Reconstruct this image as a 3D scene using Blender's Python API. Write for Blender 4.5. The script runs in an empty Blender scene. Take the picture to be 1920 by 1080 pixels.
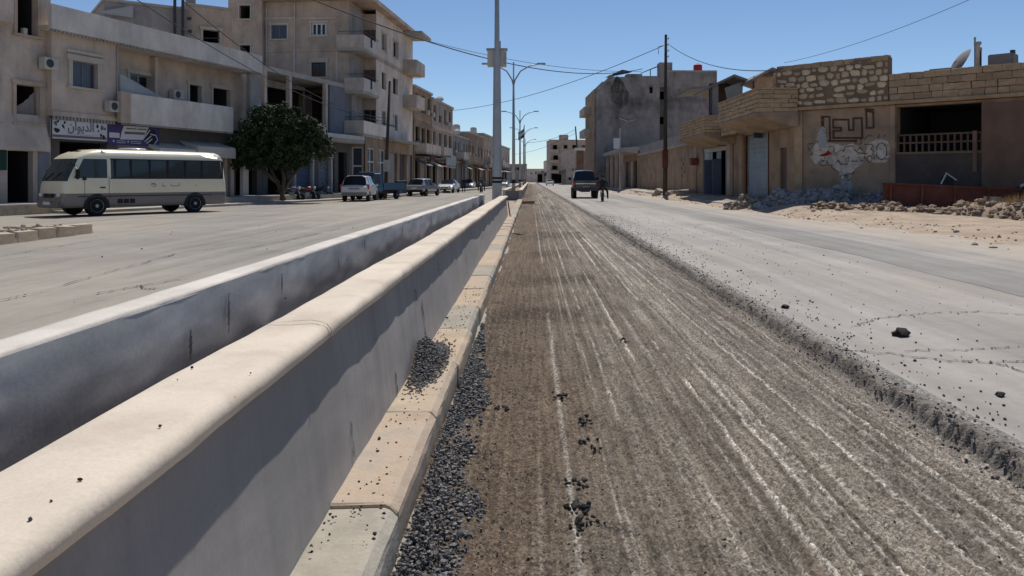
import bpy, bmesh, math, random
import numpy as np
from mathutils import Vector, Matrix, Euler, noise
rnd = random.Random(7)
R = math.radians
S = bpy.context.scene
C = S.collection
# ------------------------------------------------------------------ camera, sky, sun, exposure
F, CX, CY, H = 1490.0, 995.0, 336.0, 1.5      # focal length in pixels of the 1920 px photo, vanishing point, eye height
cam = bpy.data.cameras.new('camera'); camo = bpy.data.objects.new('camera', cam); C.objects.link(camo)
camo.location = (0, 0, H); camo.rotation_euler = (R(90), 0, 0)
cam.sensor_width = 36; cam.lens = F / 1920 * 36
cam.shift_x = -(CX - 960) / 1920; cam.shift_y = -(540 - CY) / 1920
cam.clip_start = 0.05; cam.clip_end = 6000
S.camera = camo
SUN_EL, SUN_AZ = R(57), R(9)                  # ahead of the camera, a little to the right
w = bpy.data.worlds.new('World'); S.world = w; w.use_nodes = True
nt = w.node_tree; bg = nt.nodes['Background']
sky = nt.nodes.new('ShaderNodeTexSky'); sky.sky_type = 'NISHITA'; sky.sun_disc = False
sky.sun_elevation = SUN_EL; sky.sun_rotation = SUN_AZ
sky.altitude = 400; sky.air_density = 0.8; sky.dust_density = 0.0; sky.ozone_density = 4.0
nt.links.new(sky.outputs[0], bg.inputs[0]); bg.inputs[1].default_value = 0.095
sl = bpy.data.lights.new('sun', 'SUN'); so = bpy.data.objects.new('sun', sl); C.objects.link(so)
sl.energy = 4.3; sl.angle = R(0.55); sl.color = (1.0, 0.955, 0.885)
sv = Vector((math.sin(SUN_AZ) * math.cos(SUN_EL), math.cos(SUN_AZ) * math.cos(SUN_EL), math.sin(SUN_EL)))
so.rotation_euler = sv.to_track_quat('Z', 'Y').to_euler(); so.location = (20, 30, 60)
S.view_settings.view_transform = 'Standard'; S.view_settings.look = 'None'
S.view_settings.exposure = 0.0; S.view_settings.gamma = 1.0
S.render.engine = 'CYCLES'
S.cycles.use_denoising = True
S.cycles.max_bounces = 5; S.cycles.diffuse_bounces = 3; S.cycles.glossy_bounces = 3; S.cycles.transmission_bounces = 3
S.cycles.caustics_reflective = False; S.cycles.caustics_refractive = False

# ------------------------------------------------------------------ materials
def lin(c):
    return tuple((x / 255 / 12.92) if x / 255 <= .04045 else ((x / 255 + .055) / 1.055) ** 2.4 for x in c)
MATS = {}
def M(name, col, rough=.9, var=.18, scale=.6, fine=25., bump=.25, streak=0., spec=.25, metal=0., rnd_=0., stain=None, stain_amt=0., stain_scale=.5, bscale=None, coat=0., sscale=(1.7, 1.7, .45)):
    """procedural painted / plastered / stone surface: two noises in the colour, optional run marks and stains, bump"""
    m = bpy.data.materials.new(name); m.use_nodes = True; MATS[name] = m
    t = m.node_tree; n = t.nodes; L = t.links.new; b = n['Principled BSDF']
    b.inputs['Roughness'].default_value = rough; b.inputs['Specular IOR Level'].default_value = spec
    b.inputs['Metallic'].default_value = metal
    if coat: b.inputs['Coat Weight'].default_value = coat; b.inputs['Coat Roughness'].default_value = .08
    tc = n.new('ShaderNodeTexCoord'); oi = n.new('ShaderNodeObjectInfo')
    off = n.new('ShaderNodeVectorMath'); off.operation = 'ADD'; L(tc.outputs['Object'], off.inputs[0])
    if rnd_:
        sc = n.new('ShaderNodeVectorMath'); sc.operation = 'SCALE'; sc.inputs[0].default_value = (37, 19, 53); L(oi.outputs['Random'], sc.inputs['Scale']); L(sc.outputs[0], off.inputs[1])
    vec = off.outputs[0]
    def nz(s, det=4., ro=.6, v=None):
        k = n.new('ShaderNodeTexNoise'); k.inputs['Scale'].default_value = s; k.inputs['Detail'].default_value = det; k.inputs['Roughness'].default_value = ro
        L(v or vec, k.inputs['Vector']); return k.outputs['Fac']
    def rng(src, a, bb, c, d):
        k = n.new('ShaderNodeMapRange'); k.inputs[1].default_value = a; k.inputs[2].default_value = bb; k.inputs[3].default_value = c; k.inputs[4].default_value = d; L(src, k.inputs[0]); return k.outputs[0]
    def mul(a, bb):
        k = n.new('ShaderNodeMath'); k.operation = 'MULTIPLY'; L(a, k.inputs[0])
        if isinstance(bb, float): k.inputs[1].default_value = bb
        else: L(bb, k.inputs[1])
        return k.outputs[0]
    v = rng(nz(scale), .3, .7, 1 - var, 1 + var)
    v = mul(v, rng(nz(fine, 3.), .3, .7, 1 - var * .5, 1 + var * .5))
    if streak:
        mp = n.new('ShaderNodeMapping'); mp.inputs['Scale'].default_value = sscale; L(vec, mp.inputs['Vector'])
        v = mul(v, rng(nz(1., 6., .62, mp.outputs[0]), .45, .72, 1., 1 - streak * .8))
    if rnd_: v = mul(v, rng(oi.outputs['Random'], 0, 1, 1 - rnd_, 1 + rnd_))
    base = n.new('ShaderNodeVectorMath'); base.operation = 'SCALE'; base.inputs[0].default_value = col; L(v, base.inputs['Scale'])
    out = base.outputs[0]
    if stain:
        mx = n.new('ShaderNodeMix'); mx.data_type = 'RGBA'; L(out, mx.inputs[6]); mx.inputs[7].default_value = (*stain, 1)
        L(rng(nz(stain_scale, 6., .65), .48, .66, 0, stain_amt), mx.inputs[0]); out = mx.outputs[2]
    L(out, b.inputs['Base Color'])
    if bump:
        bp = n.new('ShaderNodeBump'); bp.inputs['Strength'].default_value = bump; bp.inputs['Distance'].default_value = .02
        L(nz(bscale or fine, 5.), bp.inputs['Height']); L(bp.outputs[0], b.inputs['Normal'])
    return m
def worn(name, lo=.40, hi=.50, scale=5.):
    """paint worn through in places"""
    t = MATS[name].node_tree; n = t.nodes; tc = n.new('ShaderNodeTexCoord'); k = n.new('ShaderNodeTexNoise'); k.inputs['Scale'].default_value = scale; k.inputs['Detail'].default_value = 6.; k.inputs['Roughness'].default_value = .7
    r = n.new('ShaderNodeMapRange'); r.inputs[1].default_value = lo; r.inputs[2].default_value = hi; t.links.new(tc.outputs['Object'], k.inputs['Vector']); t.links.new(k.outputs['Fac'], r.inputs[0]); t.links.new(r.outputs[0], n['Principled BSDF'].inputs['Alpha'])
def glass(name, col, rough=.06, trans=0.):
    m = bpy.data.materials.new(name); m.use_nodes = True; MATS[name] = m
    b = m.node_tree.nodes['Principled BSDF']; b.inputs['Base Color'].default_value = (*col, 1); b.inputs['Roughness'].default_value = rough
    b.inputs['Specular IOR Level'].default_value = .5; b.inputs['Transmission Weight'].default_value = trans; b.inputs['IOR'].default_value = 1.45
    return m
P = lambda *a, **k: M(*a, **k)
P('plaster_cream', (.69, .59, .51), streak=.22, stain=(.42, .37, .32), stain_amt=.4)
P('plaster_beige', (.49, .385, .31), streak=.28, stain=(.25, .21, .17), stain_amt=.5)
P('plaster_pale', (.55, .455, .385), streak=.28, stain=(.3, .26, .22), stain_amt=.45)
P('plaster_white', (.61, .565, .515), streak=.22, stain=(.42, .39, .35), stain_amt=.4)
P('plaster_grey', (.33, .31, .30), streak=.3, stain=(.2, .18, .17), stain_amt=.5)
P('plaster_tan', (.37, .265, .178), streak=.3, stain=(.19, .14, .105), stain_amt=.75, stain_scale=.7)
P('plaster_brown', (.20, .125, .09), streak=.3, stain=(.12, .075, .06), stain_amt=.6)
P('plaster_blue', (.20, .215, .25), streak=.2)
P('soot_plaster', (.30, .275, .26), streak=.3, stain=(.085, .078, .075), stain_amt=.9, stain_scale=.2)
P('concrete', (.40, .375, .34), streak=.15, stain=(.25, .23, .2), stain_amt=.3, fine=60)
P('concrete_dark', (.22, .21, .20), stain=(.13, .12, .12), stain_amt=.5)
P('mortar', (.20, .14, .092), var=.25, fine=40, bump=.5)
P('field_stone', (.57, .445, .305), var=.2, scale=3., fine=18, bump=.6, rnd_=.28)
P('cut_stone', (.38, .27, .172), var=.2, scale=2., fine=20, bump=.5, rnd_=.2)
P('shop_green', (.02, .06, .045), var=.1, bump=0)
P('brick_patch', (.16, .125, .105), var=.35, scale=1.5, fine=9, bump=.5)
P('cut_stone_tan', (.43, .305, .185), var=.2, scale=2., fine=20, bump=.5, rnd_=.14)
P('trim_stone', (.50, .45, .385), var=.15)
P('shutter_grey', (.30, .29, .28), rough=.6, var=.1, bump=.05)
P('shutter_blue', (.25, .32, .37), rough=.55, var=.16, bump=.08, streak=.2, stain=(.2, .15, .11), stain_amt=.35)
P('shutter_white', (.46, .48, .50), rough=.6, var=.12, bump=.05, streak=.2)
P('door_brown', (.12, .075, .06), rough=.6, var=.2, bump=.1)
P('steel_dark', (.05, .05, .055), rough=.5, var=.2, bump=.1)
P('steel_grey', (.32, .33, .34), rough=.5, var=.12, bump=.06, spec=.5)
P('steel_blue', (.10, .13, .19), rough=.6, var=.2, bump=.05)
P('rust', (.17, .055, .032), rough=.9, var=.35, scale=2., fine=14, bump=.4, stain=(.08, .04, .03), stain_amt=.7, stain_scale=1.6)
P('rust_red', (.12, .04, .032), rough=.85, var=.3, scale=1.5, fine=10, bump=.3, stain=(.10, .045, .035), stain_amt=.8, stain_scale=1.2)
P('wood_pole', (.075, .058, .046), var=.3, streak=.3, bump=.4)
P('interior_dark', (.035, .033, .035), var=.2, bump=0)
P('interior_brown', (.09, .07, .06), var=.3, bump=.1)
P('cable', (.02, .02, .022), rough=.6, var=0, bump=0)
P('galvanised', (.36, .375, .39), rough=.45, var=.1, scale=3., bump=.05, spec=.5, metal=.25)
P('tyre', (.018, .018, .019), rough=.85, var=.2, bump=.1)
P('rim', (.42, .42, .43), rough=.5, var=.1, bump=0, metal=.6)
P('black_plastic', (.02, .02, .022), rough=.5, var=.1, bump=0)
P('chrome', (.55, .55, .56), rough=.2, var=.05, bump=0, metal=.9)
P('car_white', (.72, .72, .71), rough=.25, var=.04, bump=0, spec=.5, coat=.6)
P('car_pearl', (.62, .585, .59), rough=.25, var=.04, bump=0, spec=.5, coat=.6)
P('car_silver', (.36, .365, .37), rough=.3, var=.04, bump=0, metal=.4, coat=.5)
P('car_dark', (.035, .036, .045), rough=.3, var=.1, bump=0, spec=.5, coat=.5)
P('truck_blue', (.035, .11, .19), rough=.4, var=.15, bump=0, spec=.5)
P('bus_cream', (.78, .705, .53), rough=.3, var=.06, scale=1., bump=0, spec=.5, coat=.4)
P('bus_grey', (.19, .168, .16), rough=.35, var=.08, bump=0, spec=.5, coat=.3)
P('bus_dark_stripe', (.06, .055, .07), rough=.4, var=.1, bump=0)
P('lamp_red', (.40, .02, .025), rough=.2, var=.05, bump=0, spec=.5)
P('lamp_clear', (.7, .7, .68), rough=.15, var=.02, bump=0, spec=.6)
P('lamp_amber', (.6, .25, .03), rough=.2, var=.02, bump=0)
P('plate', (.7, .7, .68), rough=.5, var=.05, bump=0)
P('white_paint', (.66, .66, .65), var=.06, bump=.05)
P('white_old_paint', (.50, .48, .43), var=.15, bump=.1)
P('ink', (.03, .03, .035), var=.1, bump=0)
P('ink_brown', (.075, .05, .042), var=.25, bump=0)
P('ink_grey', (.14, .135, .14), var=.1, bump=0)
P('red_paint', (.38, .02, .02), var=.15, bump=0)
P('sign_white', (.55, .55, .57), rough=.5, var=.05, bump=0)
P('sign_purple', (.06, .045, .15), rough=.5, var=.08, bump=0)
P('sign_brown', (.16, .12, .11), rough=.5, var=.1, bump=0)
P('canvas', (.33, .36, .37), var=.15, bump=.2, streak=.15)
P('teal_glow', (.10, .21, .23), var=.15, bump=.1)  # glow of the far bus windows, put into the colour
P('curtain_or_glow', (.24, .22, .21), var=.2, bump=.2, streak=.2)
P('bark', (.10, .08, .062), var=.3, fine=14, bump=.6)
P('skin', (.30, .17, .11), rough=.6, var=.05, bump=0)
P('cloth_dark', (.03, .03, .035), var=.2, bump=.1)
P('cloth_grey', (.11, .11, .12), var=.2, bump=.1)
P('cloth_navy', (.03, .035, .07), var=.2, bump=.1)
P('hair', (.015, .012, .010), var=.2, bump=.1)
P('moto_red', (.28, .03, .03), rough=.35, var=.1, bump=0, spec=.5)
P('tank_red', (.42, .025, .035), rough=.5, var=.08, bump=0)
P('panel_solar', (.02, .025, .05), rough=.25, var=.1, bump=0, spec=.5)
P('earth', (.40, .315, .235), var=.3, scale=1.6, fine=14, bump=.9, bscale=9, stain=(.27, .185, .125), stain_amt=.85, stain_scale=.8)
P('rubble_stone', (.33, .275, .22), var=.25, scale=3., fine=15, bump=.6, rnd_=.2)
P('rubble_earth', (.33, .245, .17), var=.3, scale=2., fine=12, bump=.8, stain=(.2, .14, .1), stain_amt=.5, stain_scale=2.)
P('kerb_beige', (.46, .36, .26), var=.12, scale=3., fine=50, bump=.25, rnd_=.08, stain=(.34, .31, .25), stain_amt=.6, stain_scale=3.5)
P('kerb_grey', (.385, .345, .28), var=.12, scale=3., fine=50, bump=.25, rnd_=.08, stain=(.28, .255, .215), stain_amt=.8, stain_scale=4.)
P('kerb_orange', (.48, .375, .28), var=.16, scale=3., fine=50, bump=.25, rnd_=.07, stain=(.36, .32, .27), stain_amt=.9, stain_scale=3.)
P('gravel', (.15, .142, .138), rough=.75, var=.85, scale=38., fine=60, bump=.3, spec=.4)
P('crumb', (.105, .09, .078), rough=.9, var=.5, scale=30., fine=60, bump=.4)
P('asphalt_lump', (.05, .046, .044), rough=.85, var=.35, scale=12., fine=60, bump=.6)
P('crack', (.05, .045, .042), var=.2, bump=0)
P('leaf', (.034, .05, .018), rough=.75, var=.55, scale=1.3, fine=5, bump=0, spec=.3)
P('dry_grass', (.50, .33, .13), var=.3, scale=2., bump=0)
P('flag_green', (.03, .25, .07), var=.05, bump=0)
glass('pane_dark', (.012, .015, .02), .08)
glass('pane_grey', (.06, .068, .085), .15)
glass('pane_bus', (.02, .028, .034), .05, .6)

# ------------------------------------------------------------------ pixel helpers (photo pixel -> real point at a known depth / on a known plane)
def ray(px): return (px - CX) / F
def gp(px, py, z=0.):
    d = F * (H - z) / (py - CY); return Vector((ray(px) * d, d, z))
def at(px, py, d): return Vector((ray(px) * d, d, H - (py - CY) * d / F))
class Fr:
    """a facade's own frame: u runs along it to the right, y into the building, z up"""
    def __init__(s, ox, oy, ang): s.ox, s.oy, s.a = ox, oy, ang; s.d = (math.cos(ang), math.sin(ang)); s.n = (-math.sin(ang), math.cos(ang))
    def u(s, px, off=0.):
        r = ray(px); ox = s.ox + off * s.n[0]; oy = s.oy + off * s.n[1]
        return (r * oy - ox) / (s.d[0] - r * s.d[1])
    def z(s, px, py, off=0.):
        u = s.u(px, off); return H - (py - CY) * (s.oy + off * s.n[1] + u * s.d[1]) / F
    def p(s, px, py, off=0.): return s.u(px, off), s.z(px, py, off)
    def w(s, u, y, z): return Vector((s.ox + u * s.d[0] + y * s.n[0], s.oy + u * s.d[1] + y * s.n[1], z))

# ------------------------------------------------------------------ mesh helpers
class MB:
    def __init__(s): s.v = []; s.f = []
    def add(s, vs, fs):
        k = len(s.v); s.v += [tuple(v) for v in vs]; s.f += [tuple(i + k for i in f) for f in fs]; return s
    def box(s, x0, x1, y0, y1, z0, z1):
        return s.add([(x0, y0, z0), (x1, y0, z0), (x1, y1, z0), (x0, y1, z0), (x0, y0, z1), (x1, y0, z1), (x1, y1, z1), (x0, y1, z1)],
                     [(0, 3, 2, 1), (4, 5, 6, 7), (0, 1, 5, 4), (1, 2, 6, 5), (2, 3, 7, 6), (3, 0, 4, 7)])
    def bar(s, a, b, w, h=None, up=(0, 0, 1)):
        a = Vector(a); b = Vector(b); h = h or w; d = (b - a).normalized(); u = Vector(up)
        if abs(d.dot(u)) > .98: u = Vector((0, 1, 0))
        x = d.cross(u).normalized(); y = x.cross(d)
        vs = []
        for p in (a, b):
            for sx, sy in ((-1, -1), (1, -1), (1, 1), (-1, 1)): vs.append(p + x * sx * w / 2 + y * sy * h / 2)
        return s.add(vs, [(0, 1, 2, 3), (7, 6, 5, 4), (0, 4, 5, 1), (1, 5, 6, 2), (2, 6, 7, 3), (3, 7, 4, 0)])
    def tube(s, pts, r, n=8, cap=True):
        pts = [Vector(p) for p in pts]; rr = r if isinstance(r, (list, tuple)) else [r] * len(pts)
        vs = []; fs = []; up = Vector((0, 0, 1))
        for i, p in enumerate(pts):
            d = (pts[min(i + 1, len(pts) - 1)] - pts[max(i - 1, 0)]).normalized()
            u = up if abs(d.dot(up)) < .95 else Vector((0, 1, 0))
            x = d.cross(u).normalized(); y = x.cross(d)
            for k in range(n): a = 2 * math.pi * k / n; vs.append(p + (x * math.cos(a) + y * math.sin(a)) * rr[i])
        for i in range(len(pts) - 1):
            for k in range(n): fs.append((i * n + k, i * n + (k + 1) % n, (i + 1) * n + (k + 1) % n, (i + 1) * n + k))
        if cap: fs += [tuple(range(n))[::-1], tuple((len(pts) - 1) * n + k for k in range(n))]
        return s.add(vs, fs)
    def lathe(s, prof, c, axis='z', n=20):
        c = Vector(c); vs = []; fs = []
        for r, h in prof:
            for k in range(n):
                a = 2 * math.pi * k / n; q = (r * math.cos(a), r * math.sin(a), h)
                vs.append(c + Vector(q if axis == 'z' else (q[0], q[2], q[1]) if axis == 'y' else (q[2], q[0], q[1])))
        m = len(prof)
        for i in range(m - 1):
            for k in range(n): fs.append((i * n + k, i * n + (k + 1) % n, (i + 1) * n + (k + 1) % n, (i + 1) * n + k))
        fs += [tuple(range(n)), tuple((m - 1) * n + k for k in range(n))]
        return s.add(vs, fs)
    def prism(s, poly, y0, y1):
        """polygon in the x-z plane, extruded along y"""
        n = len(poly); vs = [(x, y0, z) for x, z in poly] + [(x, y1, z) for x, z in poly]
        return s.add(vs, [tuple(range(n)), tuple(range(2 * n - 1, n - 1, -1))] + [(i, i + n, (i + 1) % n + n, (i + 1) % n) for i in range(n)])
    def prismx(s, poly, x0, x1):
        """polygon in the y-z plane, extruded along x"""
        n = len(poly); vs = [(x0, y, z) for y, z in poly] + [(x1, y, z) for y, z in poly]
        return s.add(vs, [tuple(range(n)), tuple(range(2 * n - 1, n - 1, -1))] + [(i, i + n, (i + 1) % n + n, (i + 1) % n) for i in range(n)])
    def ribbon(s, pts, w, y):
        """flat painted stroke in the x-z plane"""
        for (a, b) in zip(pts[:-1], pts[1:]):
            dx, dz = b[0] - a[0], b[1] - a[1]; l = math.hypot(dx, dz) or 1; ex, ez = dx / l * w / 2, dz / l * w / 2
            s.add([(a[0] - ex - ez, y, a[1] - ez + ex), (b[0] + ex - ez, y, b[1] + ez + ex), (b[0] + ex + ez, y, b[1] + ez - ex), (a[0] - ex + ez, y, a[1] - ez - ex)], [(0, 1, 2, 3)])
            y -= .0004
        return s
    def facade(s, u0, u1, z0, z1, ops, y=0., dep=.25):
        us = sorted({u0, u1, *[o[0] for o in ops], *[o[1] for o in ops]}); zs = sorted({z0, z1, *[o[2] for o in ops], *[o[3] for o in ops]})
        us = [u for u in us if u0 <= u <= u1]; zs = [z for z in zs if z0 <= z <= z1]
        idx = {}
        for a in us:
            for b in zs: idx[a, b] = len(s.v); s.v.append((a, y, b))
        for a, a2 in zip(us[:-1], us[1:]):
            for b, b2 in zip(zs[:-1], zs[1:]):
                cu, cz = (a + a2) / 2, (b + b2) / 2
                if any(o[0] < cu < o[1] and o[2] < cz < o[3] for o in ops): continue
                s.f.append((idx[a, b], idx[a2, b], idx[a2, b2], idx[a, b2]))
        for o in ops:
            a, a2, b, b2 = max(o[0], u0), min(o[1], u1), max(o[2], z0), min(o[3], z1)
            s.add([(a, y, b), (a2, y, b), (a2, y, b2), (a, y, b2), (a, y + dep, b), (a2, y + dep, b), (a2, y + dep, b2), (a, y + dep, b2)],
                  [(0, 1, 5, 4), (1, 2, 6, 5), (2, 3, 7, 6), (3, 0, 4, 7)])
        return s
    def shell(s, u0, u1, y0, y1, z0, z1, roof=True):
        """sides, back and roof behind a facade"""
        s.add([(u0, y0, z0), (u0, y1, z0), (u1, y1, z0), (u1, y0, z0), (u0, y0, z1), (u0, y1, z1), (u1, y1, z1), (u1, y0, z1)],
              [(0, 1, 5, 4), (1, 2, 6, 5), (2, 3, 7, 6)] + ([(4, 5, 6, 7)] if roof else []))
        return s
    def build(s, name, mat, parent=None, smooth=False, xf=None, bevel=0., weld=False):
        me = bpy.data.meshes.new(name)
        vs = [tuple(xf @ Vector(v)) for v in s.v] if xf else s.v
        me.from_pydata(vs, [], s.f)
        if weld or bevel:
            bm = bmesh.new(); bm.from_mesh(me); bmesh.ops.remove_doubles(bm, verts=bm.verts, dist=1e-4)
            bmesh.ops.recalc_face_normals(bm, faces=bm.faces)
            if bevel: bmesh.ops.bevel(bm, geom=[e for e in bm.edges if len(e.link_faces) == 2 and e.calc_face_angle(0) > .5], offset=bevel, segments=2, affect='EDGES', clamp_overlap=True)
            bm.to_mesh(me); bm.free()
        if smooth:
            for p in me.polygons: p.use_smooth = True
        me.materials.append(MATS[mat] if isinstance(mat, str) else mat)
        return link(bpy.data.objects.new(name, me), parent)
def link(o, parent=None):
    C.objects.link(o)
    if parent is not None: o.parent = parent
    return o
def tag(o, label=None, cat=None, group=None, kind=None):
    if label: o['label'] = label
    if cat: o['category'] = cat
    if group: o['group'] = group
    if kind: o['kind'] = kind
    return o
def thing(name, label, cat, loc=(0, 0, 0), rz=0., group=None):
    o = bpy.data.objects.new(name, None); link(o); o.location = loc; o.rotation_euler = (0, 0, rz); o.empty_display_size = .3
    return tag(o, label, cat, group)
def dup(o, parent=None):
    c = o.copy(); link(c, parent)
    for ch in list(o.children):
        k = dup(ch, c); k.matrix_parent_inverse = ch.matrix_parent_inverse.copy()
    return c
def window(parent, a, b, z0, z1, y, mull=1, fw=.07, frame='steel_grey', pane='pane_dark', xf=None, tr=0, name='window'):
    """frame as the part, each pane a sub-part"""
    m = MB(); n = mull + 1; step = (b - a) / n; e = fw / 2
    ops = []; zc = [z0, z1] if not tr else [z0, z1 - tr, z1]
    for i in range(n):
        for k in range(len(zc) - 1):
            ops.append((a + i * step + (fw if i == 0 else e), a + (i + 1) * step - (fw if i == n - 1 else e), zc[k] + (fw if k == 0 else e), zc[k + 1] - (fw if k == len(zc) - 2 else e)))
    m.facade(a, b, z0, z1, ops, y, .05)
    o = m.build(name, frame, parent, xf=xf)
    for q in ops: MB().add([(q[0], y + .03, q[2]), (q[1], y + .03, q[2]), (q[1], y + .03, q[3]), (q[0], y + .03, q[3])], [(0, 1, 2, 3)]).build('pane', pane, o, xf=xf)
    return o
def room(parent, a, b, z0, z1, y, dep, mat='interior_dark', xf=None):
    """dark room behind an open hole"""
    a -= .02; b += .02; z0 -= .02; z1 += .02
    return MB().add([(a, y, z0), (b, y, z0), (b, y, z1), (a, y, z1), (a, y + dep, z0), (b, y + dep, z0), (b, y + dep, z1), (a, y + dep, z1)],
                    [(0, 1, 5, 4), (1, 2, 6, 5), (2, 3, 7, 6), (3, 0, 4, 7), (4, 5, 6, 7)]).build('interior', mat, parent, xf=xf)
def trim(parent, a, b, z0, z1, y=0., t=.14, d=.05, mat='trim_stone', sill=.1, xf=None):
    """raised stone surround round an opening, with a lintel and a sill"""
    MB().box(a - t, a - .002, y - d, y - .001, z0, z1).build('jamb', mat, parent, xf=xf)
    MB().box(b + .002, b + t, y - d, y - .001, z0, z1).build('jamb', mat, parent, xf=xf)
    MB().box(a - t * 1.5, b + t * 1.5, y - d * 1.6, y - .001, z1 + .002, z1 + t * 1.3).build('lintel', mat, parent, xf=xf)
    if sill: MB().box(a - t * 1.5, b + t * 1.5, y - d * 2.4, y - .001, z0 - sill, z0 - .002).build('sill', mat, parent, xf=xf)
def shutter(parent, a, b, z0, z1, y, mat='shutter_grey', xf=None, pitch=.1, name='roller_shutter'):
    """corrugated roller shutter"""
    m = MB(); n = max(3, int((z1 - z0) / pitch)); vs = []; fs = []
    for i in range(n + 1):
        z = z0 + (z1 - z0) * i / n; q = y + (.018 if i % 2 else 0.); vs += [(a, q, z), (b, q, z)]
    for i in range(n): fs.append((2 * i, 2 * i + 1, 2 * i + 3, 2 * i + 2))
    return m.add(vs, fs).build(name, mat, parent, xf=xf)
def grid_sheet(name, xs, ys, hf, mat, parent=None, kind='structure', smooth=True):
    xs = np.asarray(xs); ys = np.asarray(ys); nx, ny = len(xs), len(ys)
    X, Y = np.meshgrid(xs, ys); Z = hf(X, Y) if callable(hf) else np.full_like(X, hf)
    if isinstance(Z, tuple): X, Y, Z = Z
    co = np.stack([X, Y, Z], -1).reshape(-1, 3).astype(np.float32)
    i = np.arange(nx * ny).reshape(ny, nx)
    q = np.stack([i[:-1, :-1], i[:-1, 1:], i[1:, 1:], i[1:, :-1]], -1).reshape(-1, 4)
    me = bpy.data.meshes.new(name); me.vertices.add(len(co)); me.vertices.foreach_set('co', co.ravel())
    me.loops.add(q.size); me.loops.foreach_set('vertex_index', q.ravel().astype(np.int32))
    me.polygons.add(len(q)); me.polygons.foreach_set('loop_start', np.arange(0, q.size, 4, dtype=np.int32)); me.polygons.foreach_set('loop_total', np.full(len(q), 4, np.int32))
    me.update(calc_edges=True); me.validate()
    if smooth: me.polygons.foreach_set('use_smooth', np.ones(len(q), bool))
    me.materials.append(MATS[mat] if isinstance(mat, str) else mat)
    o = link(bpy.data.objects.new(name, me), parent)
    if kind: o['kind'] = kind
    return o
_rs = np.random.RandomState(3)
_T = _rs.rand(256, 256)
def vn(x, y, seed=0):
    """smooth value noise -1..1 on arrays"""
    x = np.asarray(x, float) + seed * 17.3; y = np.asarray(y, float) + seed * 9.1
    xi = np.floor(x).astype(int); yi = np.floor(y).astype(int); fx = x - xi; fy = y - yi
    fx = fx * fx * (3 - 2 * fx); fy = fy * fy * (3 - 2 * fy)
    g = lambda a, b: _T[a % 256, b % 256]
    return 2 * ((g(xi, yi) * (1 - fx) + g(xi + 1, yi) * fx) * (1 - fy) + (g(xi, yi + 1) * (1 - fx) + g(xi + 1, yi + 1) * fx) * fy) - 1
def growing(a, b, s0, k):
    """positions from a to b whose spacing grows with distance"""
    r = [a]
    while r[-1] < b: r.append(r[-1] + max(s0, abs(r[-1]) * k))
    r[-1] = b; return np.array(r)
def rock_mesh(seed, flat=.75, detail=1, sharp=.35):
    q = random.Random(seed); bm = bmesh.new(); bmesh.ops.create_icosphere(bm, subdivisions=detail, radius=1.)
    for v in bm.verts:
        n_ = noise.noise(v.co * 1.3 + Vector((seed * 3.7, seed * 1.9, 0)))
        v.co *= 1 + sharp * n_ * 1.6 + q.uniform(-.1, .1); v.co.z *= flat
    me = bpy.data.meshes.new('rock'); bm.to_mesh(me); bm.free(); return me
def rock_arrays(k=8, flat=.75, detail=1, sharp=.4):
    out = []
    for i in range(k):
        me = rock_mesh(i + 11, flat, detail, sharp); out.append((np.array([v.co[:] for v in me.vertices]), np.array([p.vertices[:] for p in me.polygons]))); bpy.data.meshes.remove(me)
    return out
def scatter(name, items, mat, label, cat='', kind='stuff', variants=None, parent=None):
    """one mesh out of many small stones: items = (x, y, z, size, yaw)"""
    va = variants or rock_arrays(); V = []; Fc = []; k = 0
    for i, (x, y, z, s, a) in enumerate(items):
        v, f = va[i % len(va)]; c, sn = math.cos(a), math.sin(a); q = rnd.uniform(.7, 1.3)
        p = np.stack([(v[:, 0] * c - v[:, 1] * sn) * s * q + x, (v[:, 0] * sn + v[:, 1] * c) * s + y, v[:, 2] * s + z], 1)
        V.append(p); Fc.append(f + k); k += len(v)
    me = bpy.data.meshes.new(name); me.from_pydata(np.concatenate(V).tolist(), [], np.concatenate(Fc).tolist())
    me.materials.append(MATS[mat]); o = link(bpy.data.objects.new(name, me), parent)
    return tag(o, label, cat, None, kind)
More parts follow.
